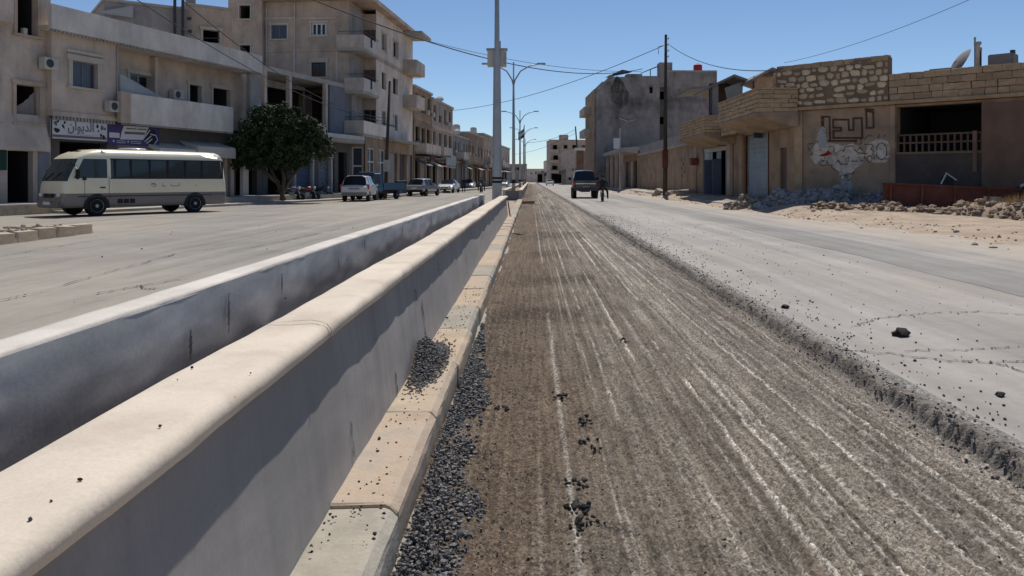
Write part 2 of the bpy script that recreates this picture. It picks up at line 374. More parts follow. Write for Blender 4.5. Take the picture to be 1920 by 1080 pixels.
# ------------------------------------------------------------------ road materials
def road_mat(name, col, dust, dust_amt, crackle=.0, dust_x=None):
    """worn asphalt: dust drifts, wheel tracks along the road, fine grain; dust thickens past dust_x (shoulder dirt blown on to the road)"""
    m = bpy.data.materials.new(name); m.use_nodes = True; MATS[name] = m
    t = m.node_tree; n = t.nodes; L = t.links.new; b = n['Principled BSDF']; b.inputs['Roughness'].default_value = .85; b.inputs['Specular IOR Level'].default_value = .2
    tc = n.new('ShaderNodeTexCoord'); vec = tc.outputs['Object']
    def nz(s, det=4., ro=.6, sc=None):
        k = n.new('ShaderNodeTexNoise'); k.inputs['Scale'].default_value = s; k.inputs['Detail'].default_value = det; k.inputs['Roughness'].default_value = ro
        v = vec
        if sc: mp = n.new('ShaderNodeMapping'); mp.inputs['Scale'].default_value = sc; L(vec, mp.inputs['Vector']); v = mp.outputs[0]
        L(v, k.inputs['Vector']); return k.outputs['Fac']
    def rng(src, a, bb, c, d):
        k = n.new('ShaderNodeMapRange'); k.inputs[1].default_value = a; k.inputs[2].default_value = bb; k.inputs[3].default_value = c; k.inputs[4].default_value = d; L(src, k.inputs[0]); return k.outputs[0]
    def op(o, a, bb):
        k = n.new('ShaderNodeMath'); k.operation = o; L(a, k.inputs[0])
        if isinstance(bb, (int, float)): k.inputs[1].default_value = bb
        else: L(bb, k.inputs[1])
        return k.outputs[0]
    v = op('MULTIPLY', rng(nz(.5), .3, .7, .86, 1.14), rng(nz(1., 4., .6, (2.2, .05, 1)), .35, .65, .80, 1.10))
    v = op('MULTIPLY', v, rng(nz(90, 2.), .3, .7, .86, 1.14))
    v = op('MULTIPLY', v, rng(nz(9, 3.), .3, .7, .93, 1.07))
    base = n.new('ShaderNodeVectorMath'); base.operation = 'SCALE'; base.inputs[0].default_value = col; L(v, base.inputs['Scale'])
    mx = n.new('ShaderNodeMix'); mx.data_type = 'RGBA'; L(base.outputs[0], mx.inputs[6]); mx.inputs[7].default_value = (*dust, 1)
    d = op('MULTIPLY', rng(nz(.16, 5., .6, (1, .45, 1)), .42, .68, 0, 1), rng(nz(2.5, 5., .7, (1.4, .35, 1)), .3, .7, .35, 1.))
    if dust_x:
        sx = n.new('ShaderNodeSeparateXYZ'); L(vec, sx.inputs[0])
        e = op('ADD', sx.outputs[0], rng(nz(.35, 5., .65, (1, .5, 1)), .25, .75, -dust_x[2], dust_x[2]))
        d = op('MAXIMUM', d, op('MULTIPLY', rng(e, dust_x[0], dust_x[1], 0, 1.5), rng(nz(3., 5., .7, (1, .3, 1)), .3, .6, .45, 1.)))
    d = op('MINIMUM', op('MULTIPLY', d, dust_amt), 1.)
    L(d, mx.inputs[0]); L(mx.outputs[2], b.inputs['Base Color'])
    bp = n.new('ShaderNodeBump'); bp.inputs['Strength'].default_value = .25; bp.inputs['Distance'].default_value = .01; L(nz(70, 4.), bp.inputs['Height']); L(bp.outputs[0], b.inputs['Normal'])
    return m
road_mat('road_left', (.268, .248, .219), (.43, .37, .295), .8, dust_x=None)
road_mat('road_right', (.335, .31, .283), (.47, .395, .31), .45, dust_x=(8.2, 9.6, 1.6))
road_mat('road_patch', (.262, .248, .23), (.36, .33, .29), .35)
def attr_mat(name, cols, fine=60., bump=.5, dist=.012, rough=.95, con=(.45, 1.6), mask=(.25, 1.1), groove=False):
    """cols: list of (attribute name or None, colour); each attribute mixes its colour over the one before"""
    m = bpy.data.materials.new(name); m.use_nodes = True; MATS[name] = m
    t = m.node_tree; n = t.nodes; L = t.links.new; b = n['Principled BSDF']; b.inputs['Roughness'].default_value = rough; b.inputs['Specular IOR Level'].default_value = .15
    tc = n.new('ShaderNodeTexCoord')
    def nz(s, det=4.):
        k = n.new('ShaderNodeTexNoise'); k.inputs['Scale'].default_value = s; k.inputs['Detail'].default_value = det; k.inputs['Roughness'].default_value = .65; L(tc.outputs['Object'], k.inputs['Vector']); return k.outputs['Fac']
    def rng(src, a, bb, c, d):
        k = n.new('ShaderNodeMapRange'); k.inputs[1].default_value = a; k.inputs[2].default_value = bb; k.inputs[3].default_value = c; k.inputs[4].default_value = d; L(src, k.inputs[0]); return k.outputs[0]
    out = None
    for a, c in cols:
        if a is None:
            r = n.new('ShaderNodeRGB'); r.outputs[0].default_value = (*c, 1); out = r.outputs[0]
        else:
            at_ = n.new('ShaderNodeAttribute'); at_.attribute_name = a
            mx = n.new('ShaderNodeMix'); mx.data_type = 'RGBA'; L(out, mx.inputs[6]); mx.inputs[7].default_value = (*c, 1)
            k = n.new('ShaderNodeMath'); k.operation = 'MULTIPLY'; L(at_.outputs['Fac'], k.inputs[0]); L(rng(nz(45., 3.), .35, .6, *mask), k.inputs[1])
            L(k.outputs[0], mx.inputs[0]); out = mx.outputs[2]
    k = n.new('ShaderNodeMath'); k.operation = 'MULTIPLY'; L(rng(nz(fine, 3.), .34, .66, *con), k.inputs[0]); L(rng(nz(1.4, 4.), .3, .7, .85, 1.15), k.inputs[1])
    vr = None
    if groove:
        for vs_, lo_, hi_ in ((75., .60, 1.50), (160., .78, 1.24)):
            vo = n.new('ShaderNodeTexVoronoi'); vo.inputs['Scale'].default_value = vs_; L(tc.outputs['Object'], vo.inputs['Vector']); sp_ = n.new('ShaderNodeSeparateColor'); L(vo.outputs['Color'], sp_.inputs[0])
            k2 = n.new('ShaderNodeMath'); k2.operation = 'MULTIPLY'; L(k.outputs[0], k2.inputs[0]); L(rng(sp_.outputs[0], 0, 1, lo_, hi_), k2.inputs[1]); k = k2
        for sc_, lo, hi in (((30, .8, 1), .80, 1.2),):
            mp = n.new('ShaderNodeMapping'); mp.inputs['Scale'].default_value = sc_; L(tc.outputs['Object'], mp.inputs['Vector'])
            q_ = n.new('ShaderNodeTexNoise'); q_.inputs['Scale'].default_value = 1.; q_.inputs['Detail'].default_value = 2.; L(mp.outputs[0], q_.inputs['Vector'])
            k2 = n.new('ShaderNodeMath'); k2.operation = 'MULTIPLY'; L(k.outputs[0], k2.inputs[0]); L(rng(q_.outputs['Fac'], .36, .64, lo, hi), k2.inputs[1]); k = k2
    s = n.new('ShaderNodeVectorMath'); s.operation = 'SCALE'; L(out, s.inputs[0]); L(k.outputs[0], s.inputs['Scale']); L(s.outputs[0], b.inputs['Base Color'])
    bp = n.new('ShaderNodeBump'); bp.inputs['Strength'].default_value = bump; bp.inputs['Distance'].default_value = dist; L(nz(fine * 1.3, 4.), bp.inputs['Height']); L(bp.outputs[0], b.inputs['Normal'])
    return m
def set_attr(o, name, arr):
    a = o.data.attributes.new(name, 'FLOAT', 'POINT'); a.data.foreach_set('value', np.ascontiguousarray(arr, dtype=np.float32).ravel())
attr_mat('milled', [(None, (.155, .128, .100)), ('grey', (.150, .133, .114)), ('brown', (.128, .090, .062)), ('band', (.27, .235, .19)), ('dark_tone', (.062, .045, .033)), ('streak', (.62, .565, .49)), ('pit', (.035, .028, .023))], fine=80., bump=.9, con=(.7, 1.3), mask=(.0, 1.2), groove=True)
attr_mat('broken_edge', [(None, (.27, .255, .235)), ('dark', (.20, .172, .145))], fine=45., bump=.9, dist=.02)

# ------------------------------------------------------------------ ground, roads
gx = growing(0, 2500, 20, .4); gx = np.concatenate([-gx[::-1][:-1], gx])
grid_sheet('ground', gx, gx, lambda X, Y: np.full_like(X, -.25), 'earth')
ys_r = growing(-6, 420, .5, .03)
LEFT_ROAD = grid_sheet('left_road', np.linspace(-60, -1.75, 80), ys_r, lambda X, Y: .012 * vn(X * .4, Y * .2, 2), 'road_left')
xs_r = np.concatenate([np.linspace(2.72, 4, 10), np.linspace(4.3, 14, 26)])
RIGHT_ROAD = grid_sheet('right_road', xs_r, ys_r, lambda X, Y: np.zeros_like(X), 'road_right')
# repaired strip along the right carriageway: ragged edges
def patch_h(X, Y):
    e = .10 * vn(Y * .35, Y * 0, 8) + .04 * vn(Y * 1.7, Y * 0, 9)
    return X + e * np.where(X > 7, 1, -1), Y, np.full_like(X, .004)
grid_sheet('patched_strip', [6.35, 6.85, 7.35, 7.8], growing(-2, 75, .4, .02), patch_h, 'road_patch')

# milled lane: grooves left by the drum, chalky streaks, brown loose fines, dark damp patches
xs = np.concatenate([np.linspace(-.60, .1, 56), np.linspace(.112, 2.56, 205)]); ys = np.concatenate([growing(1.6, 14, .022, .0045), growing(14.1, 260, .1, .012)])
X, Y = np.meshgrid(xs, ys)
STREAKS = [(.03, .018, .25), (.2, .03, .7), (.33, .015, .25), (.44, .02, .45), (.575, .026, .75), (.70, .014, .4), (.80, .016, .35), (.885, .024, .75), (1.0, .014, .45), (1.09, .016, .4), (1.19, .024, .8),
           (1.29, .016, .5), (1.385, .034, 1.0), (1.49, .022, .8), (1.58, .014, .4), (1.68, .018, .5), (1.79, .026, .75), (1.88, .014, .45), (1.97, .018, .5), (2.06, .014, .4), (2.16, .022, .7), (2.28, .016, .45), (2.38, .014, .35)]
streak = np.zeros_like(X); hgt = np.zeros_like(X)
_q = random.Random(5)
STREAKS = [(a, b_ * 1.05, min(1.2, c_ * 1.3)) for a, b_, c_ in STREAKS] + [(_q.uniform(.35, 2.42), _q.uniform(.007, .013), _q.uniform(.25, .6)) for _ in range(34)] + [(_q.uniform(.8, 2.4), _q.uniform(.035, .06), _q.uniform(.3, .5)) for _ in range(7)]
for k, (x0, ww, am) in enumerate(STREAKS):
    c = x0 + .025 * vn(Y * .2, Y * 0 + k, 4) + .004 * vn(Y * 1.3, Y * 0 + k, 6)
    g = np.exp(-((X - c) / (ww * .5)) ** 2)
    brk = np.clip(.46 + 1.15 * vn(Y * (.22 + .05 * (k % 5)), Y * 0 + k * 3.1, 11) + .5 * vn(Y * 5., X * 30 + k, 12), 0, 1)
    streak = np.maximum(streak, g * am * brk); hgt += g * am * .010 * brk
wide = np.clip(.55 * vn(X * 3.5, Y * .12, 31) + .35 * vn(X * 9, Y * .4, 32) - .12, 0, 1) * np.clip((X - .5) / .5, 0, 1)
streak = np.clip(np.maximum(streak, wide * .8), 0, 1)
far = np.clip((Y - 12) / 40, 0, 1)
hgt += .006 * np.sin(X * 2 * math.pi / .052 + 1.2 * vn(Y * .3, X * 2, 7)) * (1 - far) * np.clip((X - .25) / .3, .25, 1)
hgt += .012 * vn(X * 60, Y * 38, 13) * (1 - far) + .012 * vn(X * 9, Y * 6, 14) + .007 * vn(X * 130, Y * 90, 18) * (1 - far) + .012 * vn(X * 2, Y * .6, 15)
# torn steps across the lane where the drum skipped
for (yy, xa, xb, d_) in ((7.95, -.02, .25, .03), (5.75, .15, .32, .02), (4.55, .28, .42, .025), (12.3, -.2, .45, .03), (13.0, .0, .9, .02), (17.2, .3, 1.4, .02), (3.55, .32, .5, .03), (10.4, -.1, .25, .02)):
    hgt -= d_ * np.exp(-((Y - yy - .05 * vn(X * 9, Y * 0, 3)) / .035) ** 2) * np.clip((X - xa) / .04, 0, 1) * np.clip((xb - X) / .04, 0, 1)
hgt += .03 * np.clip((.05 - X) / .5, 0, 1) * (.5 + .5 * vn(X * 6, Y * 1.5, 17))
hgt -= .02 * np.clip((X - 2.40) / .1, 0, 1)
mill = grid_sheet('milled_lane', xs, ys, lambda a, b_: -.07 + hgt, 'milled')
brown = np.clip(.75 - (X - .1) / .8 + .5 * vn(X * 2, Y * .35, 21), 0, 1); dark_tone = np.clip(1.7 * vn(X * 1.1, Y * .22, 22) + .5 * vn(X * 5, Y * 1.1, 23) - .25 - .15 * X, 0, 1) * np.clip((Y - 5) / 4, 0, 1)
for (ya, yb, xa, xb, am) in ((8.6, 10.2, -.5, .9, .9), (11.6, 13.2, -.3, 1.1, 1.), (15.5, 18, -.1, 1.0, .8), (21, 24, .0, 1.6, .8), (30, 36, 0, 1.5, .7), (6.4, 7.3, -.35, .25, .5)):
    dark_tone = np.maximum(dark_tone, am * np.clip(np.minimum(np.minimum((Y - ya) / .5, (yb - Y) / .5), np.minimum((X - xa) / .25, (xb - X) / .3)) + .5 * vn(X * 3, Y * 1.2, 26) + .3 * vn(X * 11, Y * 4, 27), 0, 1))
dark_tone = np.maximum(dark_tone, .5 * np.clip(vn(X * 12, Y * .5, 24) - .35, 0, 1))
pit = np.clip(2.2 * vn(X * 38, Y * 26, 61) - 1.0, 0, 1) * np.clip(np.roll(streak, 3, axis=1) * 2 + .12, 0, 1) * (1 - np.clip((Y - 8) / 14, 0, 1)); set_attr(mill, 'band', np.clip(1.5 * vn(X * 7.5, Y * .035 + .3 * vn(X * 2, Y * .1, 92), 91) + .5 * vn(X * 16, Y * .08, 93) - .15, 0, .85) * np.clip((X - .2) / .5, .25, 1)); set_attr(mill, 'pit', pit); set_attr(mill, 'grey', np.clip(1.3 * vn(X * 1.6, Y * .05, 71) + .15, 0, 1) * np.clip((X - .7) / .4, 0, 1))
set_attr(mill, 'streak', streak * (1 - .6 * brown * (X < .3))); set_attr(mill, 'brown', brown); set_attr(mill, 'dark_tone', dark_tone)

# broken asphalt edge of the right carriageway (tooth marks, crumbs)
xe = np.linspace(2.40, 2.80, 41); ye = np.concatenate([growing(3.0, 16, .02, .004), growing(16.1, 240, .1, .012)])
X, Y = np.meshgrid(xe, ye)
nearw = np.clip(1 - Y / 60, .2, 1)
edge = 2.545 + .028 * vn(Y * 1.1, Y * 0, 41) + .02 * vn(Y * 5.5, Y * 0, 42) * nearw + .012 * vn(Y * 16, Y * 0, 43) * nearw
t = np.clip((X - edge + .05) / .10, 0, 1); t = t * t * (3 - 2 * t)
teeth = .026 * np.sin(Y * 2 * math.pi / .085 + 2 * vn(Y * .8, Y * 0, 44)) * np.exp(-((X - edge) / .035) ** 2) * nearw
Z = -.088 + .094 * t + teeth + .014 * vn(X * 45, Y * 40, 45) * nearw + .022 * vn(X * 14, Y * 10, 46) * np.clip((2.76 - X) / .15, 0, 1) * (.4 + t) + .016 * np.clip((2.70 - X) / .15, 0, 1) * t * (1 + vn(X * 6, Y * 2.5, 47))
Z = np.where(X > 2.765, .004, Z)
be = grid_sheet('broken_asphalt_edge', xe, ye, lambda a, b_: Z, 'broken_edge')
dk = np.clip(1.25 - np.clip((X - edge - .01) / .16, 0, 1.3) + .4 * vn(X * 12, Y * 6, 48), 0, 1); set_attr(be, 'dark', dk)

# ------------------------------------------------------------------ median: two low concrete walls with a trough between
mbase = grid_sheet('median_base', np.linspace(-1.95, -.78, 8), growing(-6, 420, .6, .03), lambda X, Y: .05 + .015 * vn(X * 3, Y * 1.2, 51), 'earth')
def conc_mat(name, col, top=None):
    M(name, col, var=.13, scale=1.2, fine=110, bump=.13, streak=.0, stain=(col[0] * .74, col[1] * .70, col[2] * .66), stain_amt=.6, stain_scale=2.2, bscale=26)
conc_mat('cap_concrete', (.65, .56, .455)); conc_mat('wall_concrete', (.40, .385, .375)); conc_mat('wall_render', (.50, .485, .465)); conc_mat('wall_top', (.64, .59, .525))
M('wall_run_marks', (.325, .302, .285), var=.09, scale=1.6, fine=50, bump=.07, streak=.2, sscale=(1., 7., .5), stain=(.25, .235, .225), stain_amt=.4, stain_scale=.9, bscale=14)
attr_mat('wall_dark_low', [(None, (.60, .575, .54)), ('pale', (.78, .75, .71)), ('dark_tone', (.235, .235, .245))], fine=35., bump=.10, dist=.006, con=(.95, 1.05), mask=(.94, 1.04))  # pale wall face with a darker tone mixed in low down
def strip(name, prof, y0, y1, amp, mat, parent, seed, ky=.012):
    """a cast profile (x, z) swept along the road with hand-finished unevenness"""
    pr = []
    for a, b_ in zip(prof[:-1], prof[1:]):
        l = math.hypot(b_[0] - a[0], b_[1] - a[1]); k = max(1, int(l / .03))
        pr += [(a[0] + (b_[0] - a[0]) * i / k, a[1] + (b_[1] - a[1]) * i / k) for i in range(k)]
    pr.append(prof[-1]); pr = np.array(pr)
    yy = growing(y0, y1, .05, ky); I, Yg = np.meshgrid(np.arange(len(pr)), yy)
    px_, pz_ = pr[I, 0], pr[I, 1]; s = I * .35
    def hf(a, b_):
        d1 = amp * (vn(s * .35, Yg * 1.1, seed) * 1.0 + .5 * vn(s, Yg * 3.7, seed + 1) + .22 * vn(s * 2, Yg * 11, seed + 2))
        d2 = amp * (vn(s * .3, Yg * .8, seed + 3) + .5 * vn(s, Yg * 4.3, seed + 4))
        return px_ + d1, Yg, pz_ + d2 * .6
    return grid_sheet(name, np.arange(len(pr)), yy, hf, mat, parent, kind=None)
def end_cap(name, prof, y, mat, parent): return MB().add([(x, y, z) for x, z in prof], [tuple(range(len(prof)))]).build(name, mat, parent)
def median_wall(label1, label2, y0, y1, grp=None, top=.0):
    a = thing('median_wall', label1, 'wall', (0, 0, 0), 0)
    strip('wall_body', [(-.835, -.1), (-.828, .12), (-.908, .835)], y0, y1 - .05, .0035, 'wall_run_marks', a, 60)
    strip('wall_body', [(-1.08, .835), (-1.08, -.1)], y0, y1 - .05, .004, 'wall_concrete', a, 66)
    cp = [(-1.085, .822), (-1.13, .83), (-1.137, .875), (-1.115, .888), (-.90, .893), (-.872, .888), (-.856, .876), (-.849, .858), (-.850, .828), (-.865, .818), (-1.085, .818)]
    strip('coping', cp, y0, y1, .0085, 'cap_concrete', a, 71)
    end_cap('coping', cp, y1 - .002, 'cap_concrete', a); end_cap('coping', cp, y0, 'cap_concrete', a)
    end_cap('wall_body', [(-.83, -.1), (-.908, .835), (-1.08, .835), (-1.08, -.1)], y1 - .05, 'wall_concrete', a); end_cap('wall_body', [(-.83, -.1), (-.908, .835), (-1.08, .835), (-1.08, -.1)], y0 + .01, 'wall_concrete', a)
    b = thing('median_wall', label2, 'wall', (0, 0, 0), 0)
    fb = strip('wall_body', [(-1.735, -.1), (-1.708, .925)], y0, y1, .0035, 'wall_dark_low', b, 81); co = np.array([v.co[:] for v in fb.data.vertices])
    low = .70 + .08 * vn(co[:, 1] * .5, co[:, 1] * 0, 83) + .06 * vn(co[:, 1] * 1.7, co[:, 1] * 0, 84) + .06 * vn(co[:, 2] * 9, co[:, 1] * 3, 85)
    set_attr(fb, 'dark_tone', np.clip((low - co[:, 2]) / .11 + .5, 0, 1) ** 1.2); set_attr(fb, 'pale', np.clip(.7 * vn(co[:, 2] * 6, co[:, 1] * 2.2, 86) + .5 * vn(co[:, 2] * 20, co[:, 1] * 6, 87), 0, .8))  # inner face darker towards the bottom, with an uneven upper edge
    fb.data.materials[0] = MATS['wall_dark_low']
    tp = [(-1.709, .915), (-1.711, .932), (-1.72, .94), (-1.86, .938), (-1.868, .92)]
    strip('wall_top', tp, y0, y1, .005, 'wall_top', b, 91)
    strip('wall_body', [(-1.865, .925), (-1.865, -.1)], y0, y1, .004, 'wall_render', b, 95)
    for q in (y0, y1): end_cap('wall_body', [(-1.72, -.1), (-1.703, .935), (-1.865, .935), (-1.865, -.1)], q, 'wall_render', b)
    return a, b
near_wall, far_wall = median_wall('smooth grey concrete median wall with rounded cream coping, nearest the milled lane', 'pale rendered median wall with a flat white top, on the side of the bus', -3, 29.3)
# formwork joints and scuffs on the near wall's face (thin dark strips, proud by millimetres)
def on_face(z): return -.828 - (z - .12) * .112 + .006
for (yy, z0, z1, wd) in ((6.35, .17, .54, .02), (6.1, .56, .66, .014), (4.95, .17, .3, .014), (7.6, .63, .70, .014), (3.75, .19, .36, .007), (10.6, .2, .5, .01), (14.2, .2, .55, .012)):
    m = MB(); k = 6
    for i in range(k):
        za, zb = z0 + (z1 - z0) * i / k, z0 + (z1 - z0) * (i + 1) / k; ya = yy + .012 * math.sin(i * 2.1 + yy); yb = yy + .012 * math.sin((i + 1) * 2.1 + yy); wa = wd * (.6 + .4 * math.sin(i * 1.7)); wb = wd * (.6 + .4 * math.sin(i * 1.7 + 1.7))
        m.add([(on_face(za), ya - wa, za), (on_face(za), ya + wa, za), (on_face(zb), yb + wb, zb), (on_face(zb), yb - wb, zb)], [(0, 1, 2, 3)])
    m.build('joint_mark', 'ink', near_wall)
for yy in (3.35, 7.9, 13.5, 20.):
    m = MB(); pts = [(-1.13, .8905), (-1.0, .9035), (-.93, .9045), (-.885, .902), (-.858, .889), (-.842, .862), (-.842, .83)]
    for i, (a_, b_) in enumerate(zip(pts[:-1], pts[1:])):
        ya, yb = yy + .012 * math.sin(i * 2.3 + yy), yy + .012 * math.sin((i + 1) * 2.3 + yy); w_ = .0025 + .002 * abs(math.sin(i + yy)); m.add([(a_[0], ya - w_, a_[1]), (a_[0], ya + w_, a_[1]), (b_[0], yb + w_, b_[1]), (b_[0], yb - w_, b_[1])], [(0, 1, 2, 3)])
    m.build('hairline_crack', 'ink_grey', near_wall, weld=True)
for (yy, z0, z1, wd) in ((3.95, .60, .75, .016), (4.45, .64, .86, .012), (5.4, .72, .86, .012), (7.0, .70, .80, .012), (8.1, .78, .9, .02), (10.5, .75, .9, .02), (13.5, .7, .9, .03)):
    m = MB(); k = 5
    for i in range(k):
        za, zb = z0 + (z1 - z0) * i / k, z0 + (z1 - z0) * (i + 1) / k; w_ = wd * math.sin(math.pi * (i + .5) / k) + .003
        m.add([(-1.692, yy - w_, za), (-1.692, yy + w_, za), (-1.690, yy + w_ + .004, zb), (-1.690, yy - w_ + .004, zb)], [(0, 1, 2, 3)])
    m.build('joint_mark', 'ink_grey', far_wall)
# the next planter beyond the gap: closed end, same section
nxt = thing('planter_median', 'second grey planter median with a dark blunt end, beyond the gap', 'planter', (0, 54, 0), 0)
MB().prismx([(0, -.1), (0, .70), (130, .70), (130, -.1)], -.80, -.62).build('side_wall', 'wall_concrete', nxt)
MB().prismx([(0, -.1), (0, .70), (130, .70), (130, -.1)], -1.90, -1.72).build('side_wall', 'wall_render', nxt)
MB().box(-.86, -.56, -.06, 130, .702, .78).build('coping', 'cap_concrete', nxt, bevel=.03)
MB().box(-1.94, -1.66, -.06, 130, .702, .78).build('coping', 'wall_top', nxt, bevel=.02)
MB().box(-1.719, -.801, 0, .2, -.1, .72).build('end_wall', 'concrete_dark', nxt)
MB().box(-1.719, -.801, .202, 130, .4, .5).build('planting_soil', 'rubble_earth', nxt)

# ------------------------------------------------------------------ kerb of the median, block by block
kerb = thing('median_kerb', 'row of beige and grey kerb blocks along the foot of the median wall', 'kerb', (0, 0, 0))
def kerb_mesh(L_, seed):
    q = random.Random(seed); m = MB(); n = 8
    prof = [(-.86, -.12), (-.86, .150), (-.60, .156), (-.575, .150), (-.545, .118), (-.540, .09), (-.545, -.12)]
    vs = []; fs = []; ys_ = [0, .012] + [L_ * i / n for i in range(1, n)] + [L_ - .012, L_]
    for j, y in enumerate(ys_):
        e = .006 if j in (0, len(ys_) - 1) else 0
        for (x, z) in prof: vs.append((x - e * (x > -.6) + q.uniform(-.003, .003), y, z - e * (z > 0) + q.uniform(-.003, .003)))
    k = len(prof)
    for j in range(len(ys_) - 1):
        for i in range(k - 1): fs.append((j * k + i, j * k + i + 1, (j + 1) * k + i + 1, (j + 1) * k + i))
    fs += [tuple(range(k)), tuple((len(ys_) - 1) * k + i for i in range(k))]
    m.add(vs, fs); me = bpy.data.meshes.new('kerb_block'); me.from_pydata(m.v, [], m.f); return me
kmats = ['kerb_grey', 'kerb_orange', 'kerb_beige']; kme = {}
for mname in kmats:
    for v_ in range(2):
        me = kerb_mesh(1.30, v_ + len(kme)); me.materials.append(MATS[mname]); kme[mname, v_] = me
seq = ['kerb_orange', 'kerb_grey', 'kerb_orange', 'kerb_beige', 'kerb_beige', 'kerb_grey', 'kerb_beige', 'kerb_orange', 'kerb_grey', 'kerb_beige']
y = .68
for i in range(41):
    o = bpy.data.objects.new('kerb_block', kme[seq[i % 10] if i < 12 else rnd.choice(kmats), i % 2]); link(o, kerb)
    o.location = (rnd.uniform(-.008, .008), y, rnd.uniform(-.006, .004)); o.rotation_euler = (rnd.uniform(-.003, .003), rnd.uniform(-.012, .012), rnd.uniform(-.004, .004)); y += 1.308
# kerb foot: broken bedding mortar
bed = grid_sheet('kerb_bedding', np.linspace(-.56, -.47, 7), growing(2, 40, .05, .012), lambda X, Y: -.1 + .055 * np.clip((-.475 - X) / .07 + .6 * vn(Y * 1.6, Y * 0, 55), 0, 1) + .012 * vn(X * 20, Y * 9, 56), 'kerb_grey')

# ------------------------------------------------------------------ loose stone
va = rock_arrays(8, .8, 1, .5)
it = []
for i in range(9500):
    yy = 2.2 + 5.6 * rnd.random() ** 1.25; lim = .28 * min(1, (8.4 - yy) / 3.2) * (.8 + .25 * math.sin(yy * 2.3) + .15 * math.sin(yy * 7.1))
    q = rnd.random() ** 1.15; xx = -.525 + q * lim; hmound = .075 * (1 - q) * min(1, (8 - yy) / 2) + .02
    s = rnd.uniform(.004, .0115); it.append((xx, yy, -.075 + rnd.random() * hmound + s * .3, s, rnd.uniform(0, 6.28)))
for i in range(420):
    yy = 2.2 + 6.2 * rnd.random(); s = rnd.uniform(.011, .02); it.append((-.51 + .20 * rnd.random() ** 1.4 * min(1, (8.6 - yy) / 3), yy, -.06 + s * .5 + .03 * rnd.random(), s, rnd.uniform(0, 6.28)))
for i in range(2500):
    yy = 2.2 + 8 * rnd.random(); s = rnd.uniform(.002, .006); it.append((-.5 + abs(rnd.gauss(0, .15)), yy, -.055 + s * .5, s, rnd.uniform(0, 6.28)))
scatter('gravel_windrow', it, 'gravel', 'dark loose gravel heaped along the foot of the kerb', 'gravel', variants=va)
it = []
for i in range(4300):
    yy = 5.75 + rnd.gauss(0, .30); xx = -.735 + rnd.gauss(0, .05)
    if xx < -.815 or xx > -.60: continue
    e = math.exp(-((yy - 5.75) / .36) ** 2) * math.exp(-((xx + .77) / .11) ** 2)
    s = rnd.uniform(.004, .0105); it.append((xx, yy, .152 + rnd.random() ** .6 * .20 * e + s * .3, s, rnd.uniform(0, 6.28)))
scatter('gravel_pile', it, 'gravel', 'small dark gravel pile spilled on top of the kerb', 'gravel', variants=va)
it = []
for i in range(900):     # crumbs on the kerb and on the milled lane
    if i < 260: yy = rnd.uniform(2.8, 10); xx = rnd.uniform(-.81, -.58); s = rnd.uniform(.002, .007) * (1.8 if rnd.random() < .06 else 1); z = .154
    else: yy = 3 + 9 * rnd.random() ** 1.5; xx = rnd.uniform(-.45, 2.4) if rnd.random() < .35 else -.3 + abs(rnd.gauss(0, .3)); s = rnd.uniform(.002, .007); z = -.06
    it.append((xx, yy, z + s * .3, s, rnd.uniform(0, 6.28)))
for (px_, py_) in ((640, 492), (650, 488), (660, 493), (672, 487), (333, 712), (360, 690), (535, 560), (470, 700), (300, 800), (96, 940), (57, 975), (440, 745), (735, 490), (600, 520), (150, 900)):
    c = gp(px_, py_, .892); s = rnd.uniform(.002, .006); it.append((c.x, c.y, .892 + s * .4, s, rnd.uniform(0, 6.28)))
for (px_, py_, k) in ((1090, 960, 22), (1085, 905, 10), (1050, 745, 14), (1100, 790, 8), (1110, 835, 8), (940, 770, 6), (1085, 985, 10), (1175, 640, 6)):
    c = gp(px_, py_, -.06)
    for i in range(k): s = rnd.uniform(.008, .018); it.append((c.x + rnd.gauss(0, .035), c.y + rnd.gauss(0, .05), -.055 + s * .4, s, rnd.uniform(0, 6.28)))
for i in range(50):
    yy = 4 + 26 * rnd.random() ** 1.4; s = rnd.uniform(.006, .02); it.append((rnd.uniform(-13, -2.2), yy, .012 + s * .2, s, rnd.uniform(0, 6.28)))
scatter('asphalt_crumbs', it, 'asphalt_lump', 'black crumbs strewn over the road, kerb and milled lane', 'crumbs', variants=va)
it = []
for i in range(1700):    # crumbs thrown on to the right carriageway, thinning away from the edge
    yy = 3.2 + 30 * rnd.random() ** 1.6; xx = 2.60 + abs(rnd.expovariate(1 / .28)) if rnd.random() < .8 else rnd.uniform(2.7, 6.)
    if xx > 6.5: continue
    s = rnd.uniform(.004, .011) * (1.5 if rnd.random() < .08 else 1) * (1 + max(0, yy - 10) * .02); it.append((xx, yy, .004 + s * .3 + (.012 if xx < 2.7 else 0), s, rnd.uniform(0, 6.28)))
for i in range(1500):
    yy = 3.2 + 22 * rnd.random() ** 1.5; xx = rnd.gauss(2.53, .07); s = rnd.uniform(.003, .011) * (1 + max(0, yy - 8) * .03)
    it.append((xx, yy, (-.075 if xx < 2.49 else -.03 if xx < 2.55 else .012) + s * .3, s, rnd.uniform(0, 6.28)))
scatter('edge_crumbs', it, 'crumb', 'dark asphalt crumbs scattered beside the broken road edge', 'crumbs', variants=va)
def lump(px_, py_, size, label, seed, name='asphalt_lump', mat='asphalt_lump', z=.0, flat=.6):
    me = rock_mesh(seed, flat, 2, .45); me.materials.append(MATS[mat]); o = link(bpy.data.objects.new(name, me)); c = gp(px_, py_, z)
    o.location = (c.x, c.y, z + size * flat * .55); o.scale = (size, size * .8, size); o.rotation_euler = (0, 0, seed * .7)
    return tag(o, label, 'lump')
lump(1690, 630, .088, 'largest black asphalt lump lying on the right carriageway', 5)
lump(1472, 578, .045, 'small black lump near the broken edge, left of the large lump', 9)
lump(1875, 743, .035, 'little black lump at the right margin by the broken road edge', 14)
